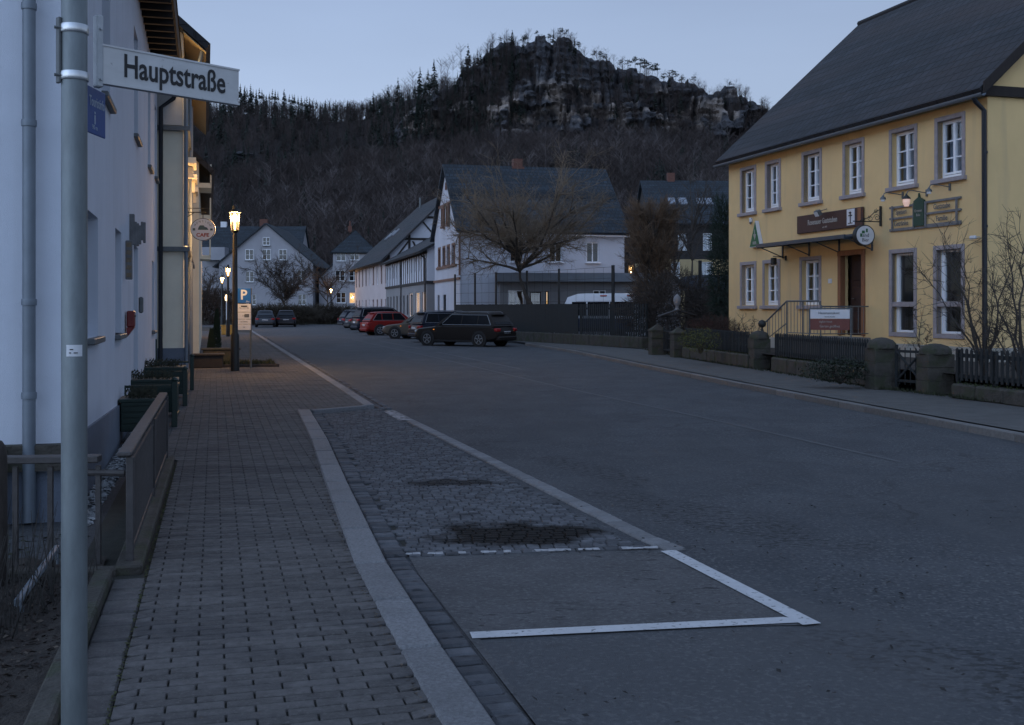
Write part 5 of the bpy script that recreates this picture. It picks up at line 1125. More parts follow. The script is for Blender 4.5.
# further houses on the left
C3_ = at(199, 36.4); HD = House('far_left_house', 'long pale house with balconies beyond the cream house', 'house', V2((C3_.x, C3_.y)) - fd * 8, fd, 8, 26, 6.4, 10.0, along='v', wallm=M_cream, roofm=M_slate2, right=[(2 + i * 3, 1, 1, 1.4, 'case') for i in range(8)] + [(2 + i * 3, 3.8, 1, 1.4, 'case') for i in range(8)], over=.4, depth=.12)
for u, z in ((1.2, 5.7), (4.5, 4.9), (8, 3.6)): m = MB(); m.box((8.2, u, z), (.4, 1.8, .16)); m.box((8.38, u, z + .35), (.05, 1.8, .7)); HD.part('balcony', m, M_cream)
t, = (thing('restaurant_sign', 'round white restaurant sign with red lettering hanging out from the cream house', 'sign', at(203, 27.0, zat(229.5, 27.0)), R(5)),)
m = MB(); n = 30; m.prism([(math.cos(6.283 * k / n) * .30, -.03, math.sin(6.283 * k / n) * .275) for k in range(n)], (0, .06, 0)); m.build('disc', M_signwhite, t)
m = MB()
for k in range(n):
    a0, a1 = 6.283 * k / n, 6.283 * (k + 1) / n; m.quad(*[(math.cos(a) * q, -.034, math.sin(a) * q * .92) for a, q in ((a0, .30), (a1, .30), (a1, .285), (a0, .285))])
m.build('rim', M_darklet, t)
for k, chh in enumerate('PENSION'):
    a = R(150 - k * 20); lettering(chh, .075, M_darklet, t, (math.cos(a) * .21, -.035, math.sin(a) * .20), .9)
lettering('CAFE', .12, mat('red_lettering', (.30, .05, .03), .6, .05, 3), t, (0, -.036, -.14), 1.1, bold=.004)
m = MB(); m.prism([(-.12, -.034, -.01), (.14, -.034, -.01), (.10, -.034, .05), (.05, -.034, .06), (.02, -.034, .10), (-.07, -.034, .10), (-.10, -.034, .05)], (0, -.004, 0)); m.box((-.21, -.036, 0), (.06, .004, .06)); m.box((.21, -.036, 0), (.06, .004, .05)); m.build('picture', mat('dark_teal_print', (.05, .09, .10), .6, .1, 4), t)
m = MB(); m.tube([(-.55, 0, .42), (.05, 0, .42)], .014, 5); m.tube([(-.55, 0, .52), (.15, 0, .52)], .01, 5); m.tube([(0, 0, .42), (0, 0, .27)], .01, 4); m.tube([(-.55, 0, .2), (-.2, 0, .42)], .01, 4); m.build('bracket', M_iron, t)

# ------------------------------------------------------------------ street name sign on its pole, close to the camera
pp = at(74.3, 3.36); px_, py_ = pp.x, pp.y
t = thing('sign_pole', 'galvanised steel sign pole standing in the bed at the left, close to the camera', 'pole', (px_, py_, 0))
m = MB(); m.lathe((0, 0, -.05), [(.038, 0), (.038, 2.9), (.034, 2.92)], 28); m.build('tube', M_steel, t, smooth=40)
m = MB(); a_ = math.atan2(-py_, -px_); V = []; 
for k in range(7): aa = a_ - .62 + 1.24 * k / 6; V += [(.0388 * math.cos(aa), .0388 * math.sin(aa), zat(356, py_)), (.0388 * math.cos(aa), .0388 * math.sin(aa), zat(344.5, py_))]
m.add(V, [(2 * k, 2 * k + 2, 2 * k + 3, 2 * k + 1) for k in range(6)]); stk = m.build('sticker', M_signwhite, t)
m = MB(); k0 = Vector((math.cos(a_), math.sin(a_), 0)) * .0395; tn = Vector((-k0.y, k0.x, 0)).normalized()
for q, wq, zz in ((-.008, .010, .0), (.004, .012, -.013), (-.012, .006, -.013)): c = k0 + tn * q; m.box((c.x, c.y, zat(349, py_) + zz * .8), (wq, .001, .003), math.atan2(tn.y, tn.x))
m.build('print', M_darklet, stk)
A_ = at(100, 3.43, 0); B_ = at(237.5, 3.80, 0); sa = math.atan2(B_.y - A_.y, B_.x - A_.x); sL = (V2(B_) - V2(A_)).length; ztp = zat(44.5, A_.y); hb = (83.5 - 44.5) * A_.y / F
t = thing('street_name_sign', 'white street name sign lettered Hauptstraße on two steel clamps', 'sign', (A_.x, A_.y, ztp - hb / 2), sa)
m = MB(); m.box((sL / 2, 0, 0), (sL, .022, hb), bev=.004); m.box((sL / 2, 0, hb / 2 - .002), (sL, .028, .006)); m.box((sL / 2, 0, -hb / 2 + .002), (sL, .028, .006))
M_plate = mat('aged_white_plate', (.56, .56, .56), .5, .08, 9); overlay(M_plate, mathn(M_plate, 'MULTIPLY', noise_mask(M_plate, 40, .66, .72), .5), (.2, .18, .17)); overlay(M_plate, mathn(M_plate, 'MULTIPLY', noise_mask(M_plate, 6, .5, .7, (1, 1, 4)), .25), (.32, .32, .31))
pl = m.build('plate', M_plate, t)
lettering('Hauptstraße', .103, mat('black_sign_lettering', (.012, .012, .014), .5, .05, 3), pl, (sL * .515, -.0125, .002), .725, bold=.0016, ext=.0006)
for zz in (zat(30, 3.36), zat(77, 3.36)):
    cl_ = MB(); cl_.lathe((px_ - A_.x, py_ - A_.y, zz - (ztp - hb / 2) - .008), [(.041, -.004), (.0428, 0), (.0428, .018), (.041, .022)], 28)
    me = cl_.mesh('clamp', mat('bright_clamp_steel', (.62, .64, .66), .28, .1, 30, metal=.8), 40); me.transform(Matrix.Rotation(-sa, 4, 'Z')); o = bpy.data.objects.new('clamp', me); S.collection.objects.link(o); o.parent = t
m = MB(); zc0 = (zat(16, A_.y) + zat(88, A_.y)) / 2 - (ztp - hb / 2); m.box((-.006, 0, zc0), (.022, .030, (88 - 16) * A_.y / F), bev=.004)
for q in (zat(30, A_.y), zat(80, A_.y)): m.tube([(-.006, -.014, q - (ztp - hb / 2)), (-.006, -.024, q - (ztp - hb / 2))], .005, 6)
m.build('bracket', mat('grey_bracket', (.42, .44, .46), .5, .1, 20, metal=.3), t)
m = MB(); Lp = Vector((px_ - A_.x, py_ - A_.y, 0)); Lp = Matrix.Rotation(-sa, 3, 'Z') @ Lp
m.box((Lp.x - .043, Lp.y + .012, zat(52, 3.36) - (ztp - hb / 2)), (.010, .02, .20), bev=.002)
for q in (30, 77): m.tube([(Lp.x - .035, Lp.y, zat(q, 3.36) - (ztp - hb / 2)), (Lp.x - .058, Lp.y + .01, zat(q, 3.36) - (ztp - hb / 2))], .005, 6)
m.build('rear_bracket', M_dsteel, t)
A2 = at(82.5, 3.42, 0); B2 = at(104.6, 3.60, 0); a2 = math.atan2(B2.y - A2.y, B2.x - A2.x); L2 = (V2(B2) - V2(A2)).length; zt2 = zat(82.5, A2.y); zb2 = zat(130, A2.y)
t = thing('direction_sign', 'small blue enamel direction sign with white lettering fixed behind the pole', 'sign', (A2.x, A2.y, (zt2 + zb2) / 2), a2)
m = MB(); m.box((L2 / 2, 0, 0), (L2, .006, zt2 - zb2), bev=.002); b_ = m.build('plate', mat('blue_enamel', (.012, .065, .26), .4, .12, 10), t)
M_pl2 = mat('dim_white_lettering', (.36, .42, .52), .5, .05, 3)
lettering('Touristinfo', .045, M_pl2, b_, (L2 * .60, -.0035, .028), .62, ext=.0006, bold=.0006); lettering('i', .06, M_pl2, b_, (L2 / 2, -.0035, -.022), 1.2, ext=.0006, bold=.001); lettering('90 m', .022, M_pl2, b_, (L2 / 2, -.0035, -.052), 1, ext=.0006)

# ------------------------------------------------------------------ street lamps
def lantern_parts(t, h, k=1.0, energy=60):
    m = MB(); m.lathe((0, 0, 0), [(.11 * k, 0), (.11 * k, .9), (.075 * k, .98), (.06 * k, h - .75), (.05 * k, h - .62), (.09 * k, h - .58), (.10 * k, h - .55)], 14); m.build('pole', M_blackmetal, t, smooth=40)
    m = MB(); m.lathe((0, 0, h - .55), [(.095 * k, 0), (.12 * k, .45)], 14)
    gm = MATS.get('lantern_glass') or glassmat('lantern_glass', (1, .93, .8), .02, .2)
    g_ = MB(); g_.add(m.v, m.f[:14]); g_.build('glass', gm, t)
    m = MB()
    for q in range(6): a = q * 1.047; m.tube([(.098 * k * math.cos(a), .098 * k * math.sin(a), h - .55), (.123 * k * math.cos(a), .123 * k * math.sin(a), h - .10)], .008, 4)
    m.build('cage', M_blackmetal, t)
    m = MB(); m.lathe((0, 0, h - .10), [(.15 * k, 0), (.14 * k, .04), (.07 * k, .08), (.065 * k, .15), (.03 * k, .19), (.004, .2)], 14); m.build('cap', M_blackmetal, t, smooth=40)
    m = MB(); m.lathe((0, 0, h - .54), [(.012 * k, 0), (.02 * k, .05), (.022 * k, .34), (.03 * k, .40)], 10); m.build('bulb', emitter('lamp_bulb', (1, .62, .26), 22), t)
    l = bpy.data.lights.new('lamp_light', 'POINT'); l.energy = energy * 7; l.color = (1, .60, .27); l.shadow_soft_size = .10
    o = bpy.data.objects.new('lamp_light', l); S.collection.objects.link(o); o.parent = t; o.location = (0, 0, h - .22)
for lab, px, Y, h, en in (('nearest lit street lamp on a thick black post beside the parking sign', 235, 27.9, 4.12, 75), ('second lit street lamp along the pavement, just left of the nearest lamp post', 228, 62, 3.95, 60), ('third lit street lamp along the pavement, leftmost of the lit lamps', 222, 84, 4.05, 60),
                          ('lit street lamp behind the dark cars near the pyramid roofed house', 331, 120, 3.8, 60), ('lit lantern at the corner of the white house beyond the slatted fence', 631, 58.5, 3.95, 9)):
    t = thing('street_lamp', lab, 'street lamp', at(px, Y, 0), 0, 'street lamps'); lantern_parts(t, h, 1.0, en * (1.15 if px == 235 else 1))
t = thing('light_column', 'slim lit light column above the yellow planter at the far end', 'street lamp', at(227, 104, 0)); m = MB(); m.tube([(0, 0, 0), (0, 0, 2.3)], .09, 8); m.build('pole', M_signwhite, t); m = MB(); m.lathe((0, 0, 2.3), [(.16, 0), (.2, .3), (.12, .55)], 10); m.build('bulb', emitter('lamp_bulb2', (1, .62, .28), 5), t)
l = bpy.data.lights.new('column_light', 'POINT'); l.energy = 50; l.color = (1, .6, .27); o = bpy.data.objects.new('column_light', l); S.collection.objects.link(o); o.parent = t; o.location = (0, 0, 3.1)
# parking sign
q = gnd(250.7, 368.5, 0); t = thing('parking_sign', 'blue P parking sign above a column of white plates on a thin grey post', 'sign', q, R(8)); s_ = q.y / F
zc_ = lambda y: zat(y, q.y)
m = MB(); m.tube([(0, .03, 0), (0, .03, zc_(288))], .028, 8); m.build('post', M_dsteel, t)
m = MB(); m.box((-.17, 0, (zc_(288.3) + zc_(303)) / 2), (.345, .02, zc_(288.3) - zc_(303)), bev=.006); bl_ = m.build('blue_plate', mat('blue_sign_face', (.010, .10, .38), .4, .06, 3), t)
lettering('P', .36, M_let if False else mat('white_sign_lettering', (.62, .66, .72), .5, .03, 3), bl_, (-.18, -.012, zc_(295.2)), .95, bold=.008); lettering('Bus', .06, MATS['white_sign_lettering'], bl_, (-.07, -.012, zc_(301.5)), 1)
for (ya, yb, txt) in ((304, 312, 'Mo - Fr 8 - 18h'), (312.4, 319, '2 Std.'), (319.4, 324, 'mit Scheibe'), (324.4, 330, 'frei')):
    m = MB(); m.box((-.17, 0, (zc_(ya) + zc_(yb)) / 2), (.345, .015, zc_(ya) - zc_(yb)), bev=.004); w_ = m.build('white_plate', M_signwhite, t)
    lettering(txt, .052, M_darklet, w_, (-.17, -.009, (zc_(ya) + zc_(yb)) / 2), .75)
    if ya < 310: m = MB(); m.box((-.17, -.009, zc_(306.2)), (.16, .004, .035)); m.build('symbol', M_darklet, w_)
    elif ya < 315: m = MB(); m.box((-.10, -.009, zc_(315.6)), (.12, .004, .09)); m.build('symbol', M_dsteel, w_)

# ------------------------------------------------------------------ railing, low rails and planters on the left
rn, rf = gnd(130, 566, 0), gnd(166, 461, 0); dd = V2(rf) - V2(rn); RL = dd.length
t = thing('pavement_railing', 'brown metal railing with flat top board along the paved walk, at the left', 'railing', (rn.x, rn.y, 0), math.atan2(dd.y, dd.x))
m = MB(); m.box((RL / 2, .03, .70), (RL + .10, .085, .03), bev=.008); m.build('top_rail', M_brownsteel, t)
m = MB(); m.box((RL / 2, .0, .635), (RL, .02, .02)); m.box((RL / 2, .0, .09), (RL, .03, .03)); m.build('rail', M_brownsteel, t)
for x in (0, RL * .5, RL): m = MB(); m.box((x, 0, .34), (.045, .045, .68), bev=.005); m.build('post', M_brownsteel, t)
m = MB()
for k in range(int(RL / .05)): m.box((.05 + k * .05, .0, .36), (.026, .012, .53))
m.build('slats', M_brownsteel, t)
m = MB(); m.box((RL / 2, .0, .0), (RL + .3, .16, .07), bev=.012); m.build('base_kerb', M_stone, t)
# front rail facing the camera
fr0 = Vector((rn.x - .12, rn.y + .10, 0)); fdx = Vector((-.9652, -.10)).normalized()
t = thing('low_rail', 'low dark metal rail with a flat top bar crossing in front of the white house', 'railing', fr0, math.atan2(fdx.y, fdx.x))
m = MB(); m.box((1.25, 0, .655), (2.3, .10, .045), bev=.006); m.build('top_rail', M_brownsteel, t); m = MB(); m.tube([(-.05, 0, .56), (.25, 0, .57)], .022, 8); m.build('end_rail', M_brownsteel, t)
for x in (.11, .40, .61): m = MB(); m.box((x, 0, .29), (.030, .030, .64)); m.build('post', M_brownsteel, t)
# sloping steel bar lying along the bed edge
a_, b_ = gnd(57, 548, .10), gnd(17, 603, .06); t = thing('handrail', 'short light steel bar sloping down beside the planting bed', 'rail', a_); v = b_ - a_
m = MB(); m.tube([(0, 0, 0), v], .022, 8); m.build('bar', M_zinc, t); m = MB(); m.tube([(0, 0, -.1), (0, 0, 0)], .012, 5); m.tube([v * .9 - Vector((0, 0, .12)), v * .9], .012, 5); m.build('foot', M_zinc, t)
wp = at(0, 6.4, 0); t = thing('wooden_post', 'dark weathered wooden post with rounded top at the left frame edge', 'post', (wp.x - .02, wp.y, 0)); m = MB(); m.lathe((0, 0, -.05), [(.06, 0), (.058, .78), (.05, .84), (.03, .875), (.004, .885)], 12); m.build('shaft', mat('dark_weathered_wood', (.035, .028, .024), .9, .3, 14, .4, streak=(3, 3, .5)), t, smooth=50)
# planting bed: soil, border stones, litter and twigs
def soilz(x, y): return -.02 + .05 * noise.noise(Vector((x * 1.6, y * 1.6, 2))) + .02 * noise.noise(Vector((x * 7, y * 7, 2)))
m = MB(); nx, ny = 90, 90; V = []; Fc = []
for i in range(nx):
    for j in range(ny):
        y = 1.5 + 5.6 * j / (ny - 1); x = LW(y) - .29 - (1 - i / (nx - 1)) * 3.2; e_ = min(1, (nx - 1 - i) / 6); V.append((x, y, soilz(x, y) * e_ + random.uniform(-.006, .006)))
for i in range(nx - 1):
    for j in range(ny - 1): a = i * ny + j; Fc.append((a, a + ny, a + ny + 1, a + 1))
m.add(V, Fc); struct(m, 'planting_bed', M_soil, smooth=60)
kerb([(LW(1.5) - .20, 1.5), (LW(6.5) - .20, 6.5)], .10, .06, .2, .9, 'bed_border', side=-1, material=M_stone)
kerb([(LW(6.6) - .20, 6.62), (LW(6.6) - 2.6, 6.3)], .10, .03, .2, .8, 'bed_border_front', side=1, material=M_stone)
def litter(name, n, fn, size, m_, seed, lab):
    rg = random.Random(seed); g_ = MB()
    for _ in range(n):
        x, y, z = fn(rg); s_ = size * rg.uniform(.4, 1.3); M = Matrix.Rotation(rg.uniform(0, 6.3), 3, 'Z') @ Matrix.Rotation(rg.uniform(-.6, .6), 3, 'X') @ Matrix.Rotation(rg.uniform(-.5, .5), 3, 'Y')
        g_.add([Vector((x, y, z + s_ * .25)) + M @ Vector(q_) * s_ for q_ in ((-1, 0, 0), (-.2, -.5, .1), (1, 0, 0), (.1, .55, .1))], [(0, 1, 2, 3)])
    return tag(g_.build(name, m_), lab, 'litter', kind='stuff')
M_leaf = mat('dead_leaf', (.085, .06, .042), .8, .5, 30, col2=(.14, .11, .085)); M_leaf2 = mat('dark_dead_leaf', (.03, .02, .016), .9, .4, 20); M_peb = mat('pale_pebble', (.34, .35, .36), .8, .2, 30)
bedp = lambda rg: (lambda y: (lambda x: (x, y, soilz(x, y)))(LW(y) - .34 - rg.random() ** 1.3 * 2.3))(rg.uniform(2.6, 6.9))
litter('leaf_litter', 1500, bedp, .016, M_leaf, 1, 'pale dead leaves scattered over the planting bed'); litter('dark_litter', 5200, bedp, .02, M_leaf2, 2, 'dark leaf mould over the planting bed')
litter('moss_joint', 1300, lambda rg: (lambda y: (LW(y) + rg.uniform(-.02, .012), y, -.006))(rg.uniform(2.4, 11.2)), .009, mat('moss_tuft', (.055, .06, .020), .95, .4, 30), 3, 'moss and grit in the long joint of the paving')
litter('kerb_grit', 700, lambda rg: (lambda y: (xk(y) - .03 + rg.uniform(-.015, .01), y, -.002))(rg.uniform(3.8, 12)), .008, M_leaf, 5, 'dry grit along the back of the kerb')
def specks(rg):
    while True:
        x, y = rg.uniform(-1.0, 4.2), rg.uniform(3.4, 9.5)
        if noise.noise(Vector((x * 1.3, y * 1.1, 4))) > .08 and x > xk(y) + .45: return (x, y, ZR + .012)
litter('dark_leaf_bits', 420, specks, .016, mat('wet_black_leaf', (.014, .012, .011), .7, .3, 20), 21, 'dark wet leaf bits pressed on the asphalt around the parking bay')
litter('pale_grit', 260, specks, .006, M_leaf, 22, 'small pale bits of grit on the asphalt')
# path between house and railing
m = MB(); m.quad((LW(6.6) - .08, 6.7, -.10), (LW(12.3) - .08, 12.3, -.10), (WF(12.3) + .02, 12.3, -.10), (WF(8.4) + .02, 8.4, -.10), (WF(8.4) - 3, 7.6, -.10), (LW(6.6) - 3, 6.6, -.10)); struct(m, 'house_path', mat('dark_house_path', (.035, .035, .036), .9, .3, 3, .5))
m, rnd = stones([(LW(6.9) - .13, 6.9), (LW(11.8) - .13, 11.8), (LW(11.8) - .45, 11.8), (LW(6.9) - .45, 6.9)], E1, D1, .34, .3, .01, .015, -.06, jit=.02, zj=.006, off=0, clamp=(lambda y: LW(y) - .47, lambda y: LW(y) - .12)); o = struct(m, 'path_slabs', M_paver); set_rnd(o, rnd)
litter('pebble_strip', 3200, lambda rg: (lambda y: (WF(y) + .04 + rg.random() * .16, y, -.07))(rg.uniform(8.4, 17)), .032, M_peb, 6, 'white pebbles along the foot of the white house')
litter('front_weeds', 500, lambda rg: (LW(7) - .5 - rg.random() * 1.4, rg.uniform(6.75, 8.1), -.08), .03, M_grass, 7, 'weeds on the strip below the low rail')
m = MB(); rg = random.Random(12)
pts = [(wp.x + rg.uniform(-.35, .55), rg.uniform(4.3, 6.5), -.02) for _ in range(420)]
for p in pts: hgt = rg.uniform(.15, .55); m.tube([p, (p[0] + rg.uniform(-.12, .12), p[1] + rg.uniform(-.1, .1), p[2] + hgt)], [.004, .0015], 3, cap=False)
tag(m.build('dry_stalks', mat('dry_dark_stalks', (.028, .026, .024), .9, .4, 6)), 'dark tangle of dry stalks in the bed at the left edge', 'plants', kind='stuff')
# green planters and posts
gp = [gnd(174.5, 427, 0), gnd(185, 406, 0), gnd(192, 390, 0)]
def planter(lab, Y, x_out, back, seed, h=.42, wdt=.55):
    c = Vector((x_out - back / 2, Y, 0)); t = thing('planter', lab, 'planter', c, math.atan2(E1.y, E1.x)); m = MB()
    m.box((0, 0, h / 2 + .08), (back, wdt, h), bev=.01)
    for k in range(5): m.box((0, -wdt / 2 - .008, .14 + k * h / 5), (back - .04, .016, h / 5 - .02))
    m.build('box', M_green, t); m = MB(); m.box((0, 0, h + .10), (back + .05, wdt + .05, .04), bev=.008); m.build('rim', M_green, t)
    m = MB(); rg = random.Random(seed); 
    for k in range(160): x, y = rg.uniform(-back / 2 + .05, back / 2 - .05), rg.uniform(-wdt / 2 + .05, wdt / 2 - .05); m.tube([(x, y, h + .05), (x + rg.uniform(-.06, .06), y + rg.uniform(-.06, .06), h + rg.uniform(.1, .28))], [.004, .002], 3, cap=False); s_ = .02; z = h + rg.uniform(.1, .22); m.add([(x - s_, y, z), (x + s_, y, z + s_), (x, y + s_, z + 2 * s_)], [(0, 1, 2)])
    m.build('plants', mat('wilted_planter_plants', (.035, .035, .022), .95, .5, 12), t)
planter('dark green planter box nearest the brown railing', 13.8, -4.42, .46, 1, .36)
planter('dark green planter box between the first two green posts', 16.2, -4.95, .75, 2, .44)
planter('dark green planter box before the cream house corner', 19.6, -5.85, .75, 3, .44)
for i, (p, lab) in enumerate(zip(gp, ('dark green metal post nearest the brown railing', 'dark green metal post in the middle of the three planters', 'dark green metal post farthest along the planters'))):
    hh = (.62, .60, .66)[i]; t = thing('green_post', lab, 'post', p, math.atan2(D1.y, D1.x)); m = MB(); m.box((0, 0, hh / 2), (.075, .075, hh), bev=.008); m.build('shaft', M_green, t); m = MB(); m.lathe((0, 0, hh), [(.045, 0), (.05, .015), (.03, .04), (.004, .055)], 10); m.build('cap', M_green, t)
for i in range(2):
    a, b = V2(gp[i]), V2(gp[i + 1]); d = b - a; t = thing('green_barrier', ('dark green slatted barrier panel between the first and middle green posts', 'dark green slatted barrier panel between the middle and last green posts')[i], 'barrier', (a.x, a.y, 0), math.atan2(d.y, d.x)); m = MB(); m.box((.55, 0, .52), (1.0, .04, .04)); m.box((.55, 0, .12), (1.0, .04, .04)); m.build('rail', M_green, t); m = MB()
    for k in range(9): m.box((.12 + k * .11, 0, .32), (.07, .015, .38))
    m.build('slats', M_green, t)
for lab, Y, xo in (('thin green cross rail on the wall side of the first green post', 14.8, -4.55), ('thin green cross rail on the wall side of the middle green post', 18.0, -5.36), ('thin green cross rail on the wall side of the last green post', 21.4, -6.27)):
    t = thing('cross_rail', lab, 'rail', (xo, Y, 0), math.atan2(E1.y, E1.x) + math.pi); m = MB(); m.box((.33, 0, .55), (.62, .035, .035)); m.build('rail', M_green, t); m = MB(); m.tube([(.62, 0, 0), (.62, 0, 1.0 if Y > 18 else .57)], .016, 6); m.build('post', M_green, t)
# troughs, small conifers and the tree pit around the lamps
def conifer(lab, px, Y, h, rr_, seed):
    t = thing('small_conifer', lab, 'shrub', at(px, Y, 0)); rg = random.Random(seed); m = MB()
    m.tube([(0, 0, 0), (0, 0, h * .9)], [.03, .01], 5); m.build('trunk', M_timber, t); m = MB()
    for k in range(900): z = rg.random() ** .8 * h; R_ = rr_ * (1 - z / h) ** .7 * rg.uniform(.5, 1.05) + .01; a = rg.uniform(0, 6.28); s_ = .035; c = Vector((math.cos(a) * R_, math.sin(a) * R_, z + .05)); m.add([c + Vector((-s_, 0, -s_)), c + Vector((s_ * math.cos(a), s_ * math.sin(a), s_ * 1.5)), c + Vector((0, s_, -s_))], [(0, 1, 2)])
    m.build('crown', mat('conifer_green', (.014, .030, .018), .95, .4, 4), t)
conifer('narrow dark conifer left of the nearest lamp, tallest of the pair', 217, 40, 1.5, .15, 1); conifer('small dark conifer left of the narrow one, by the trough', 211.5, 34, .9, .13, 2)
for lab, px, Y, w_, h, c in (('long dark wooden trough against the cream house', 200, 29.5, 1.2, .34, M_timber), ('low stone trough behind the nearest street lamp', 221, 31.5, 1.0, .42, M_stone), ('yellowish planter lit by the far light column', 229, 66, .9, .55, mat('ochre_planter', (.34, .24, .07), .8, .2, 4))):
    t = thing('trough', lab, 'planter', at(px, Y, 0), R(15)); m = MB(); m.box((0, 0, h / 2), (w_, .5, h), bev=.02); m.build('box', c, t); m = MB(); m.box((0, 0, h + .01), (w_ + .08, .58, .05), bev=.01); m.build('rim', c, t)
t = thing('tree_pit', 'low planted square at the foot of the parking sign', 'planting', at(246, 30.5, 0), R(15)); m = MB()
for (x, y, a, b) in ((0, -.8, 1.7, .08), (0, .8, 1.7, .08), (-.82, 0, .08, 1.6), (.82, 0, .08, 1.6)): m.box((x, y, .03), (a, b, .1), bev=.01)
m.build('edging', M_timber, t); m = MB(); rg = random.Random(2); scatter_tufts(m, [(rg.uniform(-.75, .75), rg.uniform(-.75, .75), .01) for _ in range(900)], .16, rg, .02); m.build('plants', M_grass, t)

# ------------------------------------------------------------------ vehicles
M_carglass = mat('car_glass', (.006, .007, .010), .22, .2, 2, spec=.10)
def paint(name, c): return mat(name, c, .40, .04, 3, spec=.16)
M_tyre = mat('tyre_rubber', (.012, .012, .013), .85, .2, 10); M_rim = mat('alloy_rim', (.28, .29, .31), .4, .1, 8, metal=.6); M_red = mat('red_lens', (.30, .012, .014), .25, .1, 4); M_hl = mat('clear_lens', (.42, .44, .46), .2, .1, 4); M_plas = mat('black_plastic', (.014, .014, .016), .6, .2, 6)
def car(label, col, center, head, L=4.6, W=1.8, H=1.5, style='wagon', amber=False, detail=True, hood=.96):
    t = thing('parked_car', label, 'car', (center[0], center[1], ZR), math.atan2(head[1], head[0]), 'parked cars'); w_ = W / 2; belt = .62 * H
    l2 = L / 2; st = style
    prof = [(-l2, .42, .62, .80), (-l2 + .08, .30, belt * .88, .92), (-l2 + .35, .22, belt * .98, .985), (-l2 * .5, .19, belt, 1.0), (0, .18, belt, 1.0), (l2 * .30, .18, belt * .99, 1.0), (l2 * .48, .19, belt * hood, .99), (l2 - .35, .20, belt * (hood - .10), .95), (l2 - .10, .26, belt * (hood - .20), .86), (l2, .36, belt * .62, .74)]
    if st == 'sedan': prof[2] = (-l2 + .35, .22, belt * .97, .97)
    m = MB(); n = 13; V = []
    for x, zb, zt, k in prof:
        ww = w_ * k; half = [(0, zb), (ww * .80, zb), (ww * .96, zb + .10), (ww, zb + (zt - zb) * .5), (ww * .965, zt - .05), (ww * .88, zt), (0, zt + .025)]
        ring = half + [(-y, z) for y, z in half[-2:0:-1]]
        V += [(x, y, z) for y, z in ring]
    nr = 12; Fc = []
    for i in range(len(prof) - 1):
        for k in range(nr): Fc.append((i * nr + k, i * nr + (k + 1) % nr, (i + 1) * nr + (k + 1) % nr, (i + 1) * nr + k))
    Fc += [tuple(range(nr)), tuple(range((len(prof) - 1) * nr, len(prof) * nr))]; m.add(V, Fc)
    xf0, xf1 = l2 * .46, l2 * .12
    xr1, xr0 = {'wagon': (-l2 + .55, -l2 + .16), 'suv': (-l2 + .42, -l2 + .14), 'hatch': (-l2 + .62, -l2 + .16), 'sedan': (-l2 * .35, -l2 + .72)}[st]
    wb, wr = w_ * .90, w_ * .68
    cab = [(xr0, 0), (xr0 + (xr1 - xr0) * .55, .62), (xr1, .93), ((xr1 * 2 + xf1) / 3, .99), ((xr1 + xf1 * 2) / 3, 1.0), (xf1, .95), (xf1 + (xf0 - xf1) * .5, .55), (xf0, 0)]
    V = []; 
    for x, q in cab:
        z = belt - .02 + (H - belt) * q; y = wb + (wr - wb) * q; V += [(x, wb, belt - .03), (x, y, z), (x, y * .80, z + .035 * q), (x, -y * .80, z + .035 * q), (x, -y, z), (x, -wb, belt - .03)]
    Fc = []
    for i in range(len(cab) - 1):
        for k in range(5): Fc.append((i * 6 + k, i * 6 + k + 1, (i + 1) * 6 + k + 1, (i + 1) * 6 + k))
    m.add(V, Fc); body = m.build('body', col, t, smooth=35)
    Y_ = lambda q: wb + (wr - wb) * q; Z_ = lambda q: belt - .02 + (H - belt) * q
    fx = lambda q: xf0 + (xf1 - xf0) * (q / .95); rx_ = lambda q: xr0 + (xr1 - xr0) * (q / .93)
    def sidepoly(pts, s): return [(x, s * (Y_(q) + .008), Z_(q) + .004) for x, q in pts]
    cuts = [rx_(.1) + .16, (rx_(.1) * .62 + xf1 * .38), (xr1 * .22 + xf1 * .78) * .9, None]
    for s in (1, -1):
        a0, a1 = rx_(.10) + .18, rx_(.84) + .14; f0, f1 = fx(.10) - .30, fx(.84) - .12; xa = a0 + (f0 - a0) * .27; xb = a0 + (f0 - a0) * .60
        for P4 in ([(a0, .12), (xa - .03, .10), (xa - .03, .86), (a1, .82)], [(xa + .03, .10), (xb - .03, .10), (xb - .03, .88), (xa + .03, .86)], [(xb + .03, .10), (f0, .10), (f1, .84), (xb + .03, .88)]):
            m = MB(); pq = sidepoly(P4, s); m.quad(*(pq if s < 0 else pq[::-1])); m.build('side_window', M_carglass, t)
        if detail:
            m = MB(); P_ = sidepoly([(a0 - .03, .09), (a1 - .03, .85), (f1, .88), (f0 + .04, .09)], s)
            for a, b in zip(P_, P_[1:]): m.tube([a, b], .010, 4)
            m.tube([P_[0], P_[-1]], .010, 4); m.build('window_trim', M_rim, t)
            m = MB(); m.box((xf0 - .42, s * (w_ + .07), belt + .06), (.12, .18, .12), bev=.03); m.build('mirror', col, t)
            for xx in (xa - .25, xb - .2): m = MB(); m.box((xx, s * (w_ * .985), belt * .86), (.18, .02, .025)); m.build('door_handle', col, t)
            m = MB(); m.box((0, s * (w_ * .965), .24), (L * .5, .03, .07)); m.build('sill_trim', M_plas, t)
    m = MB(); m.quad(*[(fx(q) + .02, s * Y_(q) * .90, Z_(q) + .01) for q, s in ((.08, -1), (.08, 1), (.86, 1), (.86, -1))]); m.build('windscreen', M_carglass, t)
    m = MB(); m.quad(*[(rx_(q) - .025, s * Y_(q) * .86, Z_(q) + .008) for q, s in ((.12, 1), (.12, -1), (.82, -1), (.82, 1))]); m.build('rear_window', M_carglass, t)
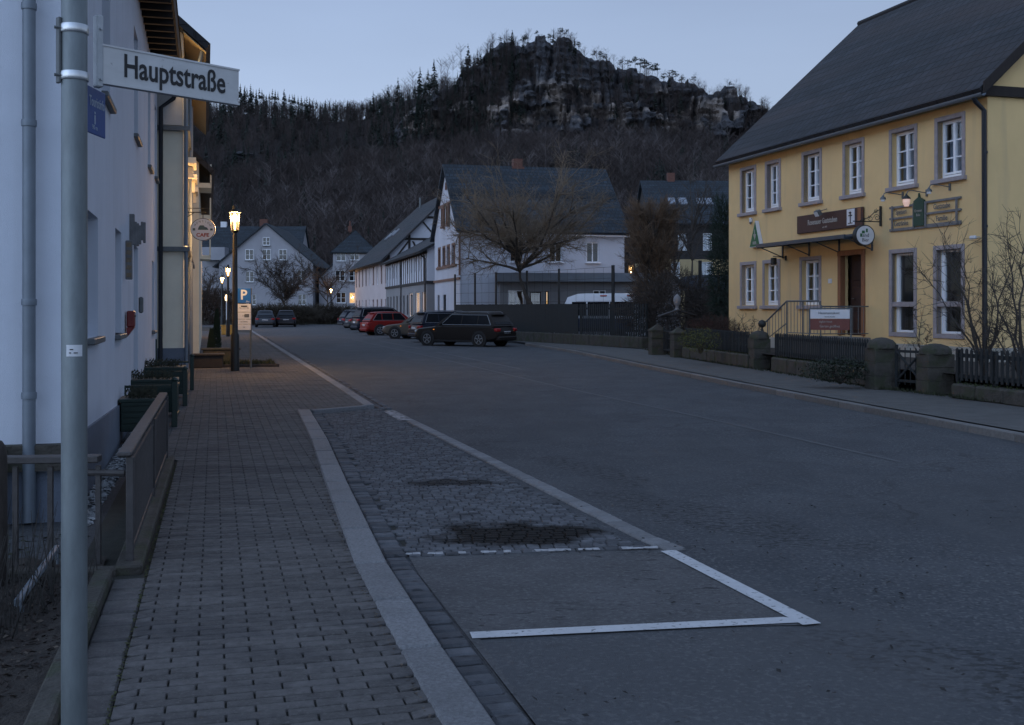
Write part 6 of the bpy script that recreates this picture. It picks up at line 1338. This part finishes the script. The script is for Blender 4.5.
    wr_ = .335 if st == 'suv' else .315; fxw, rxw = l2 * .62, -l2 * .60
    for x in (fxw, rxw):
        for s in (1, -1):
            m = MB(); 
            def lathe_y(m, x, y0, prof, n=20):
                V = []; 
                for r_, dy in prof:
                    for k in range(n): V.append((x + r_ * math.cos(6.283 * k / n), y0 + s * dy, wr_ + r_ * math.sin(6.283 * k / n)))
                Fc = []
                for i in range(len(prof) - 1):
                    for k in range(n): Fc.append((i * n + k, i * n + (k + 1) % n, (i + 1) * n + (k + 1) % n, (i + 1) * n + k))
                Fc.append(tuple(range((len(prof) - 1) * n, len(prof) * n))); m.add(V, Fc)
            a = MB(); lathe_y(a, x, s * w_ * .90, [(wr_ + .06, 0), (wr_ + .06, w_ * .095), (wr_ + .0, w_ * .10)]); a.build('wheel_arch', M_plas, t)
            lathe_y(m, x, s * (w_ - .20), [(wr_ * .7, 0), (wr_ * .97, .01), (wr_, .04), (wr_, .17), (wr_ * .94, .205), (wr_ * .66, .21), (wr_ * .64, .19)]); wh = m.build('wheel', M_tyre, t, smooth=40)
            m = MB()
            for k in range(5): q = k * 1.2566 + .3; m.prism([(x + r_ * math.cos(q + dq), s * (w_ + .012), wr_ + r_ * math.sin(q + dq)) for r_, dq in ((.04, -.6), (wr_ * .62, -.13), (wr_ * .62, .13), (.04, .6))], (0, -s * .03, 0))
            lathe_y(m, x, s * (w_ - .005), [(wr_ * .66, 0), (wr_ * .66, .015), (wr_ * .60, .015)]) if False else None
            V = []; n = 20
            for k in range(n):
                for r_ in (wr_ * .68, wr_ * .60): V.append((x + r_ * math.cos(6.283 * k / n), s * (w_ + .013), wr_ + r_ * math.sin(6.283 * k / n)))
            m.add(V, [(2 * k, 2 * ((k + 1) % n), 2 * ((k + 1) % n) + 1, 2 * k + 1) for k in range(n)]); m.build('rim', M_rim, wh)
    for s in (1, -1):
        m = MB(); m.box((-l2 + .10, s * w_ * .76, belt * .80), (.20, w_ * .34, .15), bev=.03, rz=-s * .22); m.build('tail_light', M_red, t)
        m = MB(); m.box((l2 - .16, s * w_ * .70, belt * .70), (.26, w_ * .30, .13), bev=.03, rz=s * .35); m.build('headlight', M_hl, t)
        if detail and amber: m = MB(); m.box((l2 * .46, s * (w_ * .995), belt * .80), (.06, .02, .03)); m.build('indicator', emitter('amber_repeater', (1, .30, .03), .7), t)
    m = MB(); m.box((-l2 + .015, 0, .62 if st != 'suv' else .7), (.03, .50, .11)); m.build('number_plate', M_signwhite, t)
    m = MB(); m.box((-l2 + .06, 0, .36), (.20, W * .82, .20), bev=.05); m.build('rear_bumper', M_plas if not detail else col, t)
    m = MB(); m.box((l2 - .10, 0, .36), (.22, W * .70, .22), bev=.05); m.build('front_bumper', M_plas, t)
    if st in ('wagon', 'suv'):
        for s in (1, -1): m = MB(); m.tube([(xr1 + .05, s * wr * .92, H - .03), (xr1 + .15, s * wr * .92, H + .04), (xf1 - .25, s * wr * .92, H + .045), (xf1 - .1, s * wr * .92, H - .01)], .015, 5); m.build('roof_rail', M_rim, t)
    m = MB(); m.box((xr1 - .06, 0, H - .075), (.26, wr * 1.7, .03), bev=.01); m.build('spoiler', col, t)
    return t
P_blk = paint('brown_black_paint', (.022, .019, .018)); P_navy = paint('navy_paint', (.012, .016, .028)); P_dk = paint('dark_grey_paint', (.03, .034, .042)); P_red = paint('red_paint', (.20, .014, .012)); P_beige = paint('beige_metallic_paint', (.11, .095, .078)); P_gr = paint('mid_grey_paint', (.055, .065, .08))
hd = Vector((-.84, .54)).normalized(); rl = gnd(479.4, 346.8, ZR); left = Vector((-hd.y, hd.x)); cw = V2(rl) + hd * 1.35 - left * .80
car('dark brown estate car with roof rails, nearest of the parked row, rear to the right', P_blk, cw, hd, L=4.55, W=1.76, H=1.46, amber=True)
def cpx(px, Y): p = at(px, Y); return (p.x, p.y)
h2 = Vector((.90, .43))
car('dark blue estate car half hidden behind the nearest dark brown estate', P_navy, cpx(456, 54.5), h2, L=4.5, H=1.50, style='suv')
car('beige metallic saloon with its front to the left, beside the red hatchback', P_beige, cpx(424, 60), Vector((-.93, .30)), L=4.4, W=1.72, H=1.40, style='sedan', amber=True)
car('bright red hatchback in the middle of the parked row', P_red, cpx(394, 68), h2, L=3.95, W=1.7, H=1.44, style='hatch')
car('tall dark off roader parked behind the red hatchback', P_navy, cpx(386, 76), h2, L=4.6, W=1.85, H=1.72, style='suv')
car('small dark car left of the tall dark off roader', P_dk, cpx(373, 84), h2, L=4.2, H=1.5, style='hatch', detail=False)
car('dark estate, farthest left of the parked row', P_navy, cpx(366, 92), h2, L=4.5, H=1.48, style='wagon', detail=False)
car('grey car seen from behind at the end of the street, left of the pair', P_gr, cpx(265.5, 97), Vector((-.2, .98)), L=4.2, W=1.72, H=1.44, style='hatch', detail=False)
car('grey car seen from behind at the end of the street, right of the pair', P_dk, cpx(286, 99), Vector((-.2, .98)), L=4.3, W=1.76, H=1.46, style='hatch', detail=False)
# white van behind the slatted fence
vh = Vector((-.80, .60)); vc = at(604, 50.5); t = thing('white_van', 'white minibus with dark windows and red roof marks behind the slatted fence', 'van', (vc.x, vc.y, .03), math.atan2(vh.y, vh.x)); m = MB(); W_, H_, L_ = 1.9, 2.22, 4.7
P_van = paint('white_van_paint', (.62, .64, .68)); st_ = [(-L_ / 2, .35, H_ - .12, .95), (-L_ / 2 + .12, .3, H_ - .02, 1), (L_ * .2, .3, H_, 1), (L_ * .32, .3, H_ - .16, 1), (L_ * .42, .3, 1.25, .98), (L_ / 2 - .08, .32, 1.0, .9), (L_ / 2, .4, .75, .8)]; V = []
for x, zb, zt, k in st_:
    w_ = W_ / 2 * k; half = [(0, zb), (w_ * .9, zb), (w_, zb + .15), (w_, zb + (zt - zb) * .45), (w_ * .93, zt - .18), (w_ * .80, zt), (0, zt + .03)]; V += [(x, y, z) for y, z in half + [(-y, z) for y, z in half[-2:0:-1]]]
Fc = []
for i in range(len(st_) - 1):
    for k in range(12): Fc.append((i * 12 + k, i * 12 + (k + 1) % 12, (i + 1) * 12 + (k + 1) % 12, (i + 1) * 12 + k))
m.add(V, Fc + [tuple(range(12)), tuple(range(72, 84))]); m.build('body', P_van, t, smooth=35)
for s in (1, -1):
    for (xa, xb) in ((-2.1, -.9), (-.85, .3), (.38, 1.15)): m = MB(); m.quad(*[(x, s * (W_ / 2 * q + .012), z) for x, z, q in ((xa, 1.22, 1.0), (xb, 1.22, 1.0), (xb, 1.85, .955), (xa, 1.85, .955))]); m.build('side_window', M_carglass, t)
    m = MB(); m.quad(*[(x, s * (W_ / 2 + .012), z) for x, z in ((-2.1, .5), (1.3, .5), (1.3, 1.1), (-2.1, 1.1))]); m.build('side_stripe', mat('navy_panel', (.012, .022, .06), .4, .1, 3), t)
    for x in (1.45, -1.45): m = MB(); m.tube([(x, s * (W_ / 2 - .2), .33), (x, s * (W_ / 2 + .02), .33)], .33, 18); m.build('wheel', M_tyre, t)
m = MB(); m.quad(*[(x, y, z) for x, y, z in ((L_ * .435, -.8, 1.25), (L_ * .435, .8, 1.25), (L_ * .335, .72, H_ - .2), (L_ * .335, -.72, H_ - .2))]); m.build('windscreen', M_carglass, t)
m = MB(); m.quad(*[(-L_ / 2 - .01, y, z) for y, z in ((-.75, 1.2), (.75, 1.2), (.7, 1.85), (-.7, 1.85))]); m.build('rear_window', M_carglass, t)
for x in (-.5, -1.9): m = MB(); m.box((x, .80, H_ - .10), (.35, .16, .06), bev=.02); m.build('roof_mark', mat('faded_red_marking', (.35, .05, .03), .5, .1, 4), t)

# ------------------------------------------------------------------ trees and shrubs
def bare_tree(name, label, loc, h, trunk_h, spread, seed, cat='tree', n1=7, n2=6, n3=6, n4=5, r0=.14, upright=.5, m_tr=None, m_cr=None, crown_r=None, lean=0, lowest=.35, tw=.007, len1=None, group=None, twl=.35):
    t = thing(name, label, cat, loc, 0, group); rg = random.Random(seed); tr = MB(); cr = MB()
    def rv(): return Vector((rg.gauss(0, 1), rg.gauss(0, 1), rg.gauss(0, 1)))
    def limb(m, p, d, L, r_, n, k, droop=0):
        P = [p]; rr2 = [r_]; q = p.copy()
        for i in range(k): d = (d + rv() * .13 + Vector((0, 0, droop))).normalized(); q = q + d * L / k; P.append(q); rr2.append(r_ * (1 - .75 * (i + 1) / k))
        m.tube(P, rr2, n, cap=False); return P
    top = Vector((lean, 0, trunk_h)); P0 = limb(tr, Vector((0, 0, -.05)), Vector((lean / max(trunk_h, .1), 0, 1)).normalized(), trunk_h, r0 / .8, 10, 4); P0 = [Vector(p) for p in P0]
    base = P0[-1]; tr.tube([P0[-1], P0[-1] + Vector((0, 0, (h - trunk_h) * .55))], [r0 * .33, r0 * .1], 6, cap=False)
    L1 = len1 or (h - trunk_h) * .8
    for i in range(n1):
        a = 6.283 * i / n1 + rg.uniform(-.4, .4); f = lowest + (1 - lowest) * rg.random(); st = base + Vector((0, 0, (f - lowest) * (h - trunk_h) * .45 - .05)); el = upright + rg.uniform(-.25, .35)
        d = Vector((math.cos(a) * spread, math.sin(a) * spread, el)).normalized(); L = L1 * rg.uniform(.75, 1.1) * (1.15 - .45 * (f - lowest))
        P1 = limb(tr, st, d, L, r0 * .42, 6, 5, .04)
        for j in range(n2):
            k = rg.randint(1, 5); s1 = P1[k].lerp(P1[k - 1], rg.random()); d2 = ((P1[k] - P1[k - 1]).normalized() + rv() * .55 + Vector((0, 0, .15))).normalized(); L2 = L * .5 * rg.uniform(.6, 1.1); P2 = limb(cr, s1, d2, L2, r0 * .14, 4, 4, .03)
            for q in range(n3):
                k = rg.randint(1, 4); s2 = P2[k].lerp(P2[k - 1], rg.random()); d3 = ((P2[k] - P2[k - 1]).normalized() + rv() * .6 + Vector((0, 0, .1))).normalized(); L3 = L2 * .5 * rg.uniform(.6, 1.1); P3 = limb(cr, s2, d3, L3, max(tw * 1.5, r0 * .05), 3, 3)
                for u in range(n4):
                    k = rg.randint(1, 3); s3 = P3[k].lerp(P3[k - 1], rg.random()); d4 = ((P3[k] - P3[k - 1]).normalized() + rv() * .6).normalized(); e4 = s3 + d4 * L3 * .6 * rg.uniform(.5, 1.2)
                    cr.tube([s3, e4], [tw, tw * .5], 3, cap=False)
    tr.build('trunk', m_tr or M_bark, t); cr.build('crown', m_cr or M_twig, t); return t
M_bark = mat('grey_brown_bark', (.055, .045, .038), .9, .3, 8, .5, 30, streak=(3, 3, .6)); M_twig = mat('brown_twigs', (.17, .125, .085), .9, .3, 1.5); M_rtwig = mat('reddish_brown_twigs', (.125, .082, .052), .9, .3, 1.5); M_dtwig = mat('dark_twigs', (.05, .040, .034), .9, .3, 1.5)
bare_tree('broad_tree', 'broad spreading bare tree in front of the white house', at(537, 54.6, 0), 8.4, 3.3, 1.5, 29, n1=20, n2=12, n3=9, n4=7, r0=.19, upright=.74, len1=4.3, tw=.005, m_cr=M_twig)
t = thing('hornbeam', 'dense reddish bare tree with upright oval crown right of the white house', 'tree', at(652, 48, 0)); rg = random.Random(5); tr = MB(); cr = MB(); tr.tube([(0, 0, 0), (0, 0, 1.4), (.05, 0, 5.4)], [.20, .17, .03], 8)
for k in range(130):
    z = 1.2 + 4.6 * (k / 130); a = rg.uniform(0, 6.28); env = 1.75 * math.sin(max(.12, min(1, (z - .9) / 5.3)) * math.pi) ** .6; d = Vector((math.cos(a) * .6, math.sin(a) * .6, .9)).normalized(); L = env * rg.uniform(.9, 1.35); p = Vector((0, 0, z * .9)); e_ = p + d * L; tr.tube([p, p.lerp(e_, .5) + Vector((0, 0, -.05)), e_], [.035, .022, .008], 4, cap=False)
    for j in range(16):
        s1 = p.lerp(e_, rg.uniform(.25, 1)); d2 = (d + Vector((rg.gauss(0, 1), rg.gauss(0, 1), rg.gauss(0, 1))) * .45).normalized(); e2 = s1 + d2 * rg.uniform(.3, .8); cr.tube([s1, e2], [.009, .005], 3, cap=False)
        for u in range(5): s2 = s1.lerp(e2, rg.uniform(.2, 1)); d3 = (d2 + Vector((rg.gauss(0, 1), rg.gauss(0, 1), rg.gauss(0, 1))) * .6).normalized(); cr.tube([s2, s2 + d3 * rg.uniform(.12, .35)], [.007, .004], 3, cap=False)
tr.build('trunk', M_bark, t); cr.build('crown', M_rtwig, t)
bare_tree('tall_tree', 'tall thin bare tree before the dark roof with skylights', at(690, 66, 0), 11.5, 4.5, .5, 21, n1=9, n2=6, n3=5, n4=4, r0=.13, upright=.9, len1=3.6, m_cr=M_dtwig, tw=.009)
bare_tree('tall_tree', 'thin bare tree between the reddish tree and the tall thin one', at(672, 70, 0), 9.5, 3.5, .5, 22, n1=8, n2=6, n3=5, n4=4, r0=.11, upright=.9, len1=3.2, m_cr=M_dtwig, tw=.009)
bare_tree('street_tree', 'dark bare tree in front of the large gabled house', at(281, 118, 0), 7.2, 1.8, .8, 31, n1=14, n2=9, n3=8, n4=5, r0=.16, upright=.7, len1=4.2, m_cr=M_dtwig, m_tr=M_dtwig, tw=.014)
bare_tree('street_tree', 'bare tree left of the pyramid roofed house, behind the lit lamp', at(322, 125, 0), 8.6, 2.2, .8, 32, n1=9, n2=7, n3=6, n4=4, r0=.16, upright=.6, len1=4.6, m_cr=M_dtwig, m_tr=M_dtwig, tw=.014)
bare_tree('street_tree', 'bare tree at the left behind the row of lit lamps', at(212, 110, 0), 6.5, 1.8, .8, 33, n1=8, n2=6, n3=6, n4=4, r0=.14, upright=.6, len1=3.6, m_cr=M_dtwig, m_tr=M_dtwig, tw=.014)
def multi_shrub(name, label, base, stems, seed, m_=None, tw=.004, cat='shrub'):
    t = thing(name, label, cat, base); rg = random.Random(seed); tr = MB(); cr = MB()
    for (dx, dy, hh, r_) in stems:
        P = [Vector((0, 0, -.05))]; n = 7
        for i in range(n): f = (i + 1) / n; P.append(Vector((dx * f ** 1.2 + rg.gauss(0, .03), dy * f + rg.gauss(0, .03), hh * f)))
        tr.tube(P, [r_ * (1 - .85 * i / n) for i in range(n + 1)], 6, cap=False)
        for k in range(26):
            i = rg.randint(2, n); s1 = P[i].lerp(P[i - 1], rg.random()); d = (Vector((dx, dy, hh)).normalized() * .7 + Vector((rg.gauss(0, 1), rg.gauss(0, 1), rg.gauss(0, 1))) * .6).normalized(); L = rg.uniform(.25, .7) * hh * .45; e_ = s1 + d * L; md = s1.lerp(e_, .5) + Vector((rg.gauss(0, .04), rg.gauss(0, .04), rg.gauss(0, .04))); cr.tube([s1, md, e_], [tw * 1.8, tw * 1.3, tw * .8], 3, cap=False)
            for u in range(5): s2 = md.lerp(e_, rg.random()); d3 = (d + Vector((rg.gauss(0, 1), rg.gauss(0, 1), rg.gauss(0, 1))) * .6).normalized(); cr.tube([s2, s2 + d3 * L * rg.uniform(.2, .5)], [tw, tw * .5], 3, cap=False)
    tr.build('stems', M_bark, t); cr.build('crown', m_ or M_dtwig, t); return t
sb = at(984, 19.0, .42)
multi_shrub('garden_shrub', 'large bare many stemmed shrub before the tall windows and downpipe', (sb.x, sb.y, .42), [(-.75, -.1, 2.3, .035), (-1.15, .2, 2.0, .022), (-.35, .2, 2.2, .022), (.25, 0, .85, .045), (.7, .2, 2.3, .022), (.1, -.2, 1.8, .014), (.5, -.1, 1.7, .014), (-.6, .2, 2.5, .014)], 4, tw=.003)
sb = at(1022, 18.2, .42); multi_shrub('garden_shrub', 'bare shrub before the blank end wall at the right edge', (sb.x, sb.y, .42), [(-.5, .1, 1.6, .03), (.1, .2, 2.2, .035), (-.2, .1, 2.4, .025), (.5, 0, 1.8, .03), (-.8, .1, 1.2, .02)], 9)
sb = at(748, 31, .42); multi_shrub('sapling', 'small bare sapling beneath the first ground floor window', (sb.x, sb.y, .42), [(-.15, 0, .9, .02), (.2, .1, .8, .015), (.35, 0, .6, .012), (-.3, 0, .7, .012)], 14)
sb = at(922, 22.5, .42); multi_shrub('sapling', 'thin bare twigs below the lattice sign between the tall windows', (sb.x, sb.y, .42), [(-.2, 0, 1.2, .012), (.2, .1, .7, .01)], 15)
def bush(label, base, rx, ry, rz_, n, m_, seed, s_=.03, name='bush', twig=True):
    t = thing(name, label, 'bush', base); rg = random.Random(seed); m = MB()
    for k in range(n):
        v = Vector((rg.gauss(0, 1), rg.gauss(0, 1), rg.gauss(0, 1))).normalized() * rg.random() ** .35; lump = 1 + .25 * noise.noise(v * 2.5 + Vector((seed, 0, 0))); c = Vector((v.x * rx * lump, v.y * ry * lump, rz_ + v.z * rz_ * lump)); u = Vector((rg.gauss(0, 1), rg.gauss(0, 1), rg.gauss(0, 1))).normalized()
        if twig: m.tube([c, c + (u * .6 + v * .6) * s_ * 5], [s_ * .22, s_ * .1], 3, cap=False)
        else: w_ = u.cross(Vector((0, 0, 1))).normalized(); m.add([c - u * s_, c + w_ * s_ * .6, c + u * s_, c - w_ * s_ * .6], [(0, 1, 2, 3)])
    m.build('crown', m_, t); m = MB()
    for k in range(5): m.tube([(0, 0, 0), (rg.uniform(-.5, .5) * rx, rg.uniform(-.5, .5) * ry, rz_)], [.03, .012], 4)
    m.build('stems', M_bark, t); return t
bush('large dark rounded bush behind the small gate and stone shelter', at(676, 44, .1), 2.1, 1.4, 1.45, 9000, M_dtwig, 3, .05)
bush('yellow green shrub in bud behind the left picket fence', at(700, 30.5, .35), .62, .4, .36, 1500, mat('yellow_green_shoots', (.10, .105, .02), .9, .3, 4), 5, .022, twig=False)
bush('low russet shrub at the left corner of the guest house', at(716, 35, .3), 1.0, .5, .50, 2600, mat('russet_shrub_twigs', (.06, .03, .024), .9, .3, 3), 6, .03)
bush('dark evergreen branches left of the guest house corner', at(722, 41, .1), .45, .9, 2.9, 5000, mat('evergreen_needles', (.012, .026, .018), .9, .3, 2), 7, .05)
bush('drooping evergreen ground shrub over the wall below the banner', at(840, 21.6, .12), .75, .35, .26, 2600, mat('evergreen_ground', (.022, .032, .020), .9, .3, 4), 8, .025, twig=False)
bush('clipped dark hedge behind the two far grey cars', at(278, 106, 0), 4.5, .9, .9, 9000, mat('hedge_brown', (.040, .032, .022), .9, .3, 1), 9, .09, name='hedge')
bush('dark hedge at the end of the street before the narrow house', at(325, 112, 0), 4.6, .9, .9, 8000, MATS['hedge_brown'], 10, .09, name='hedge')
bush('dark bushes at the left end of the street behind the lamps', at(215, 108, 0), 3.2, 1.2, 1.7, 8000, M_dtwig, 12, .10)
# stone ornament and little rustic shelter
sb = at(677, 37.0, .1); t = thing('garden_shelter', 'little rustic wooden shelter behind the small gate', 'shelter', sb); m = MB()
for x in (-.32, .32): m.tube([(x, 0, -.05), (x, 0, 1.25)], .035, 6)
m.build('posts', M_timber, t); m = MB(); m.prism([(-.62, -.35, 1.20), (0, -.35, 1.40), (.62, -.35, 1.24), (.62, -.35, 1.28), (0, -.35, 1.45), (-.62, -.35, 1.24)], (0, .7, 0)); m.box((0, -.1, 1.22), (1.2, .05, .05)); m.build('roof', M_timber, t)
t = thing('stone_ornament', 'pale stone urn shaped ornament on top of the rustic shelter', 'ornament', (sb.x, sb.y, 1.55)); m = MB(); m.lathe((0, 0, -.01), [(.08, 0), (.05, .08), (.06, .14), (.10, .20), (.13, .32), (.11, .42), (.05, .50), (.005, .53)], 12); m.build('urn', mat('pale_stone', (.20, .20, .21), .8, .2, 10), t, smooth=60)
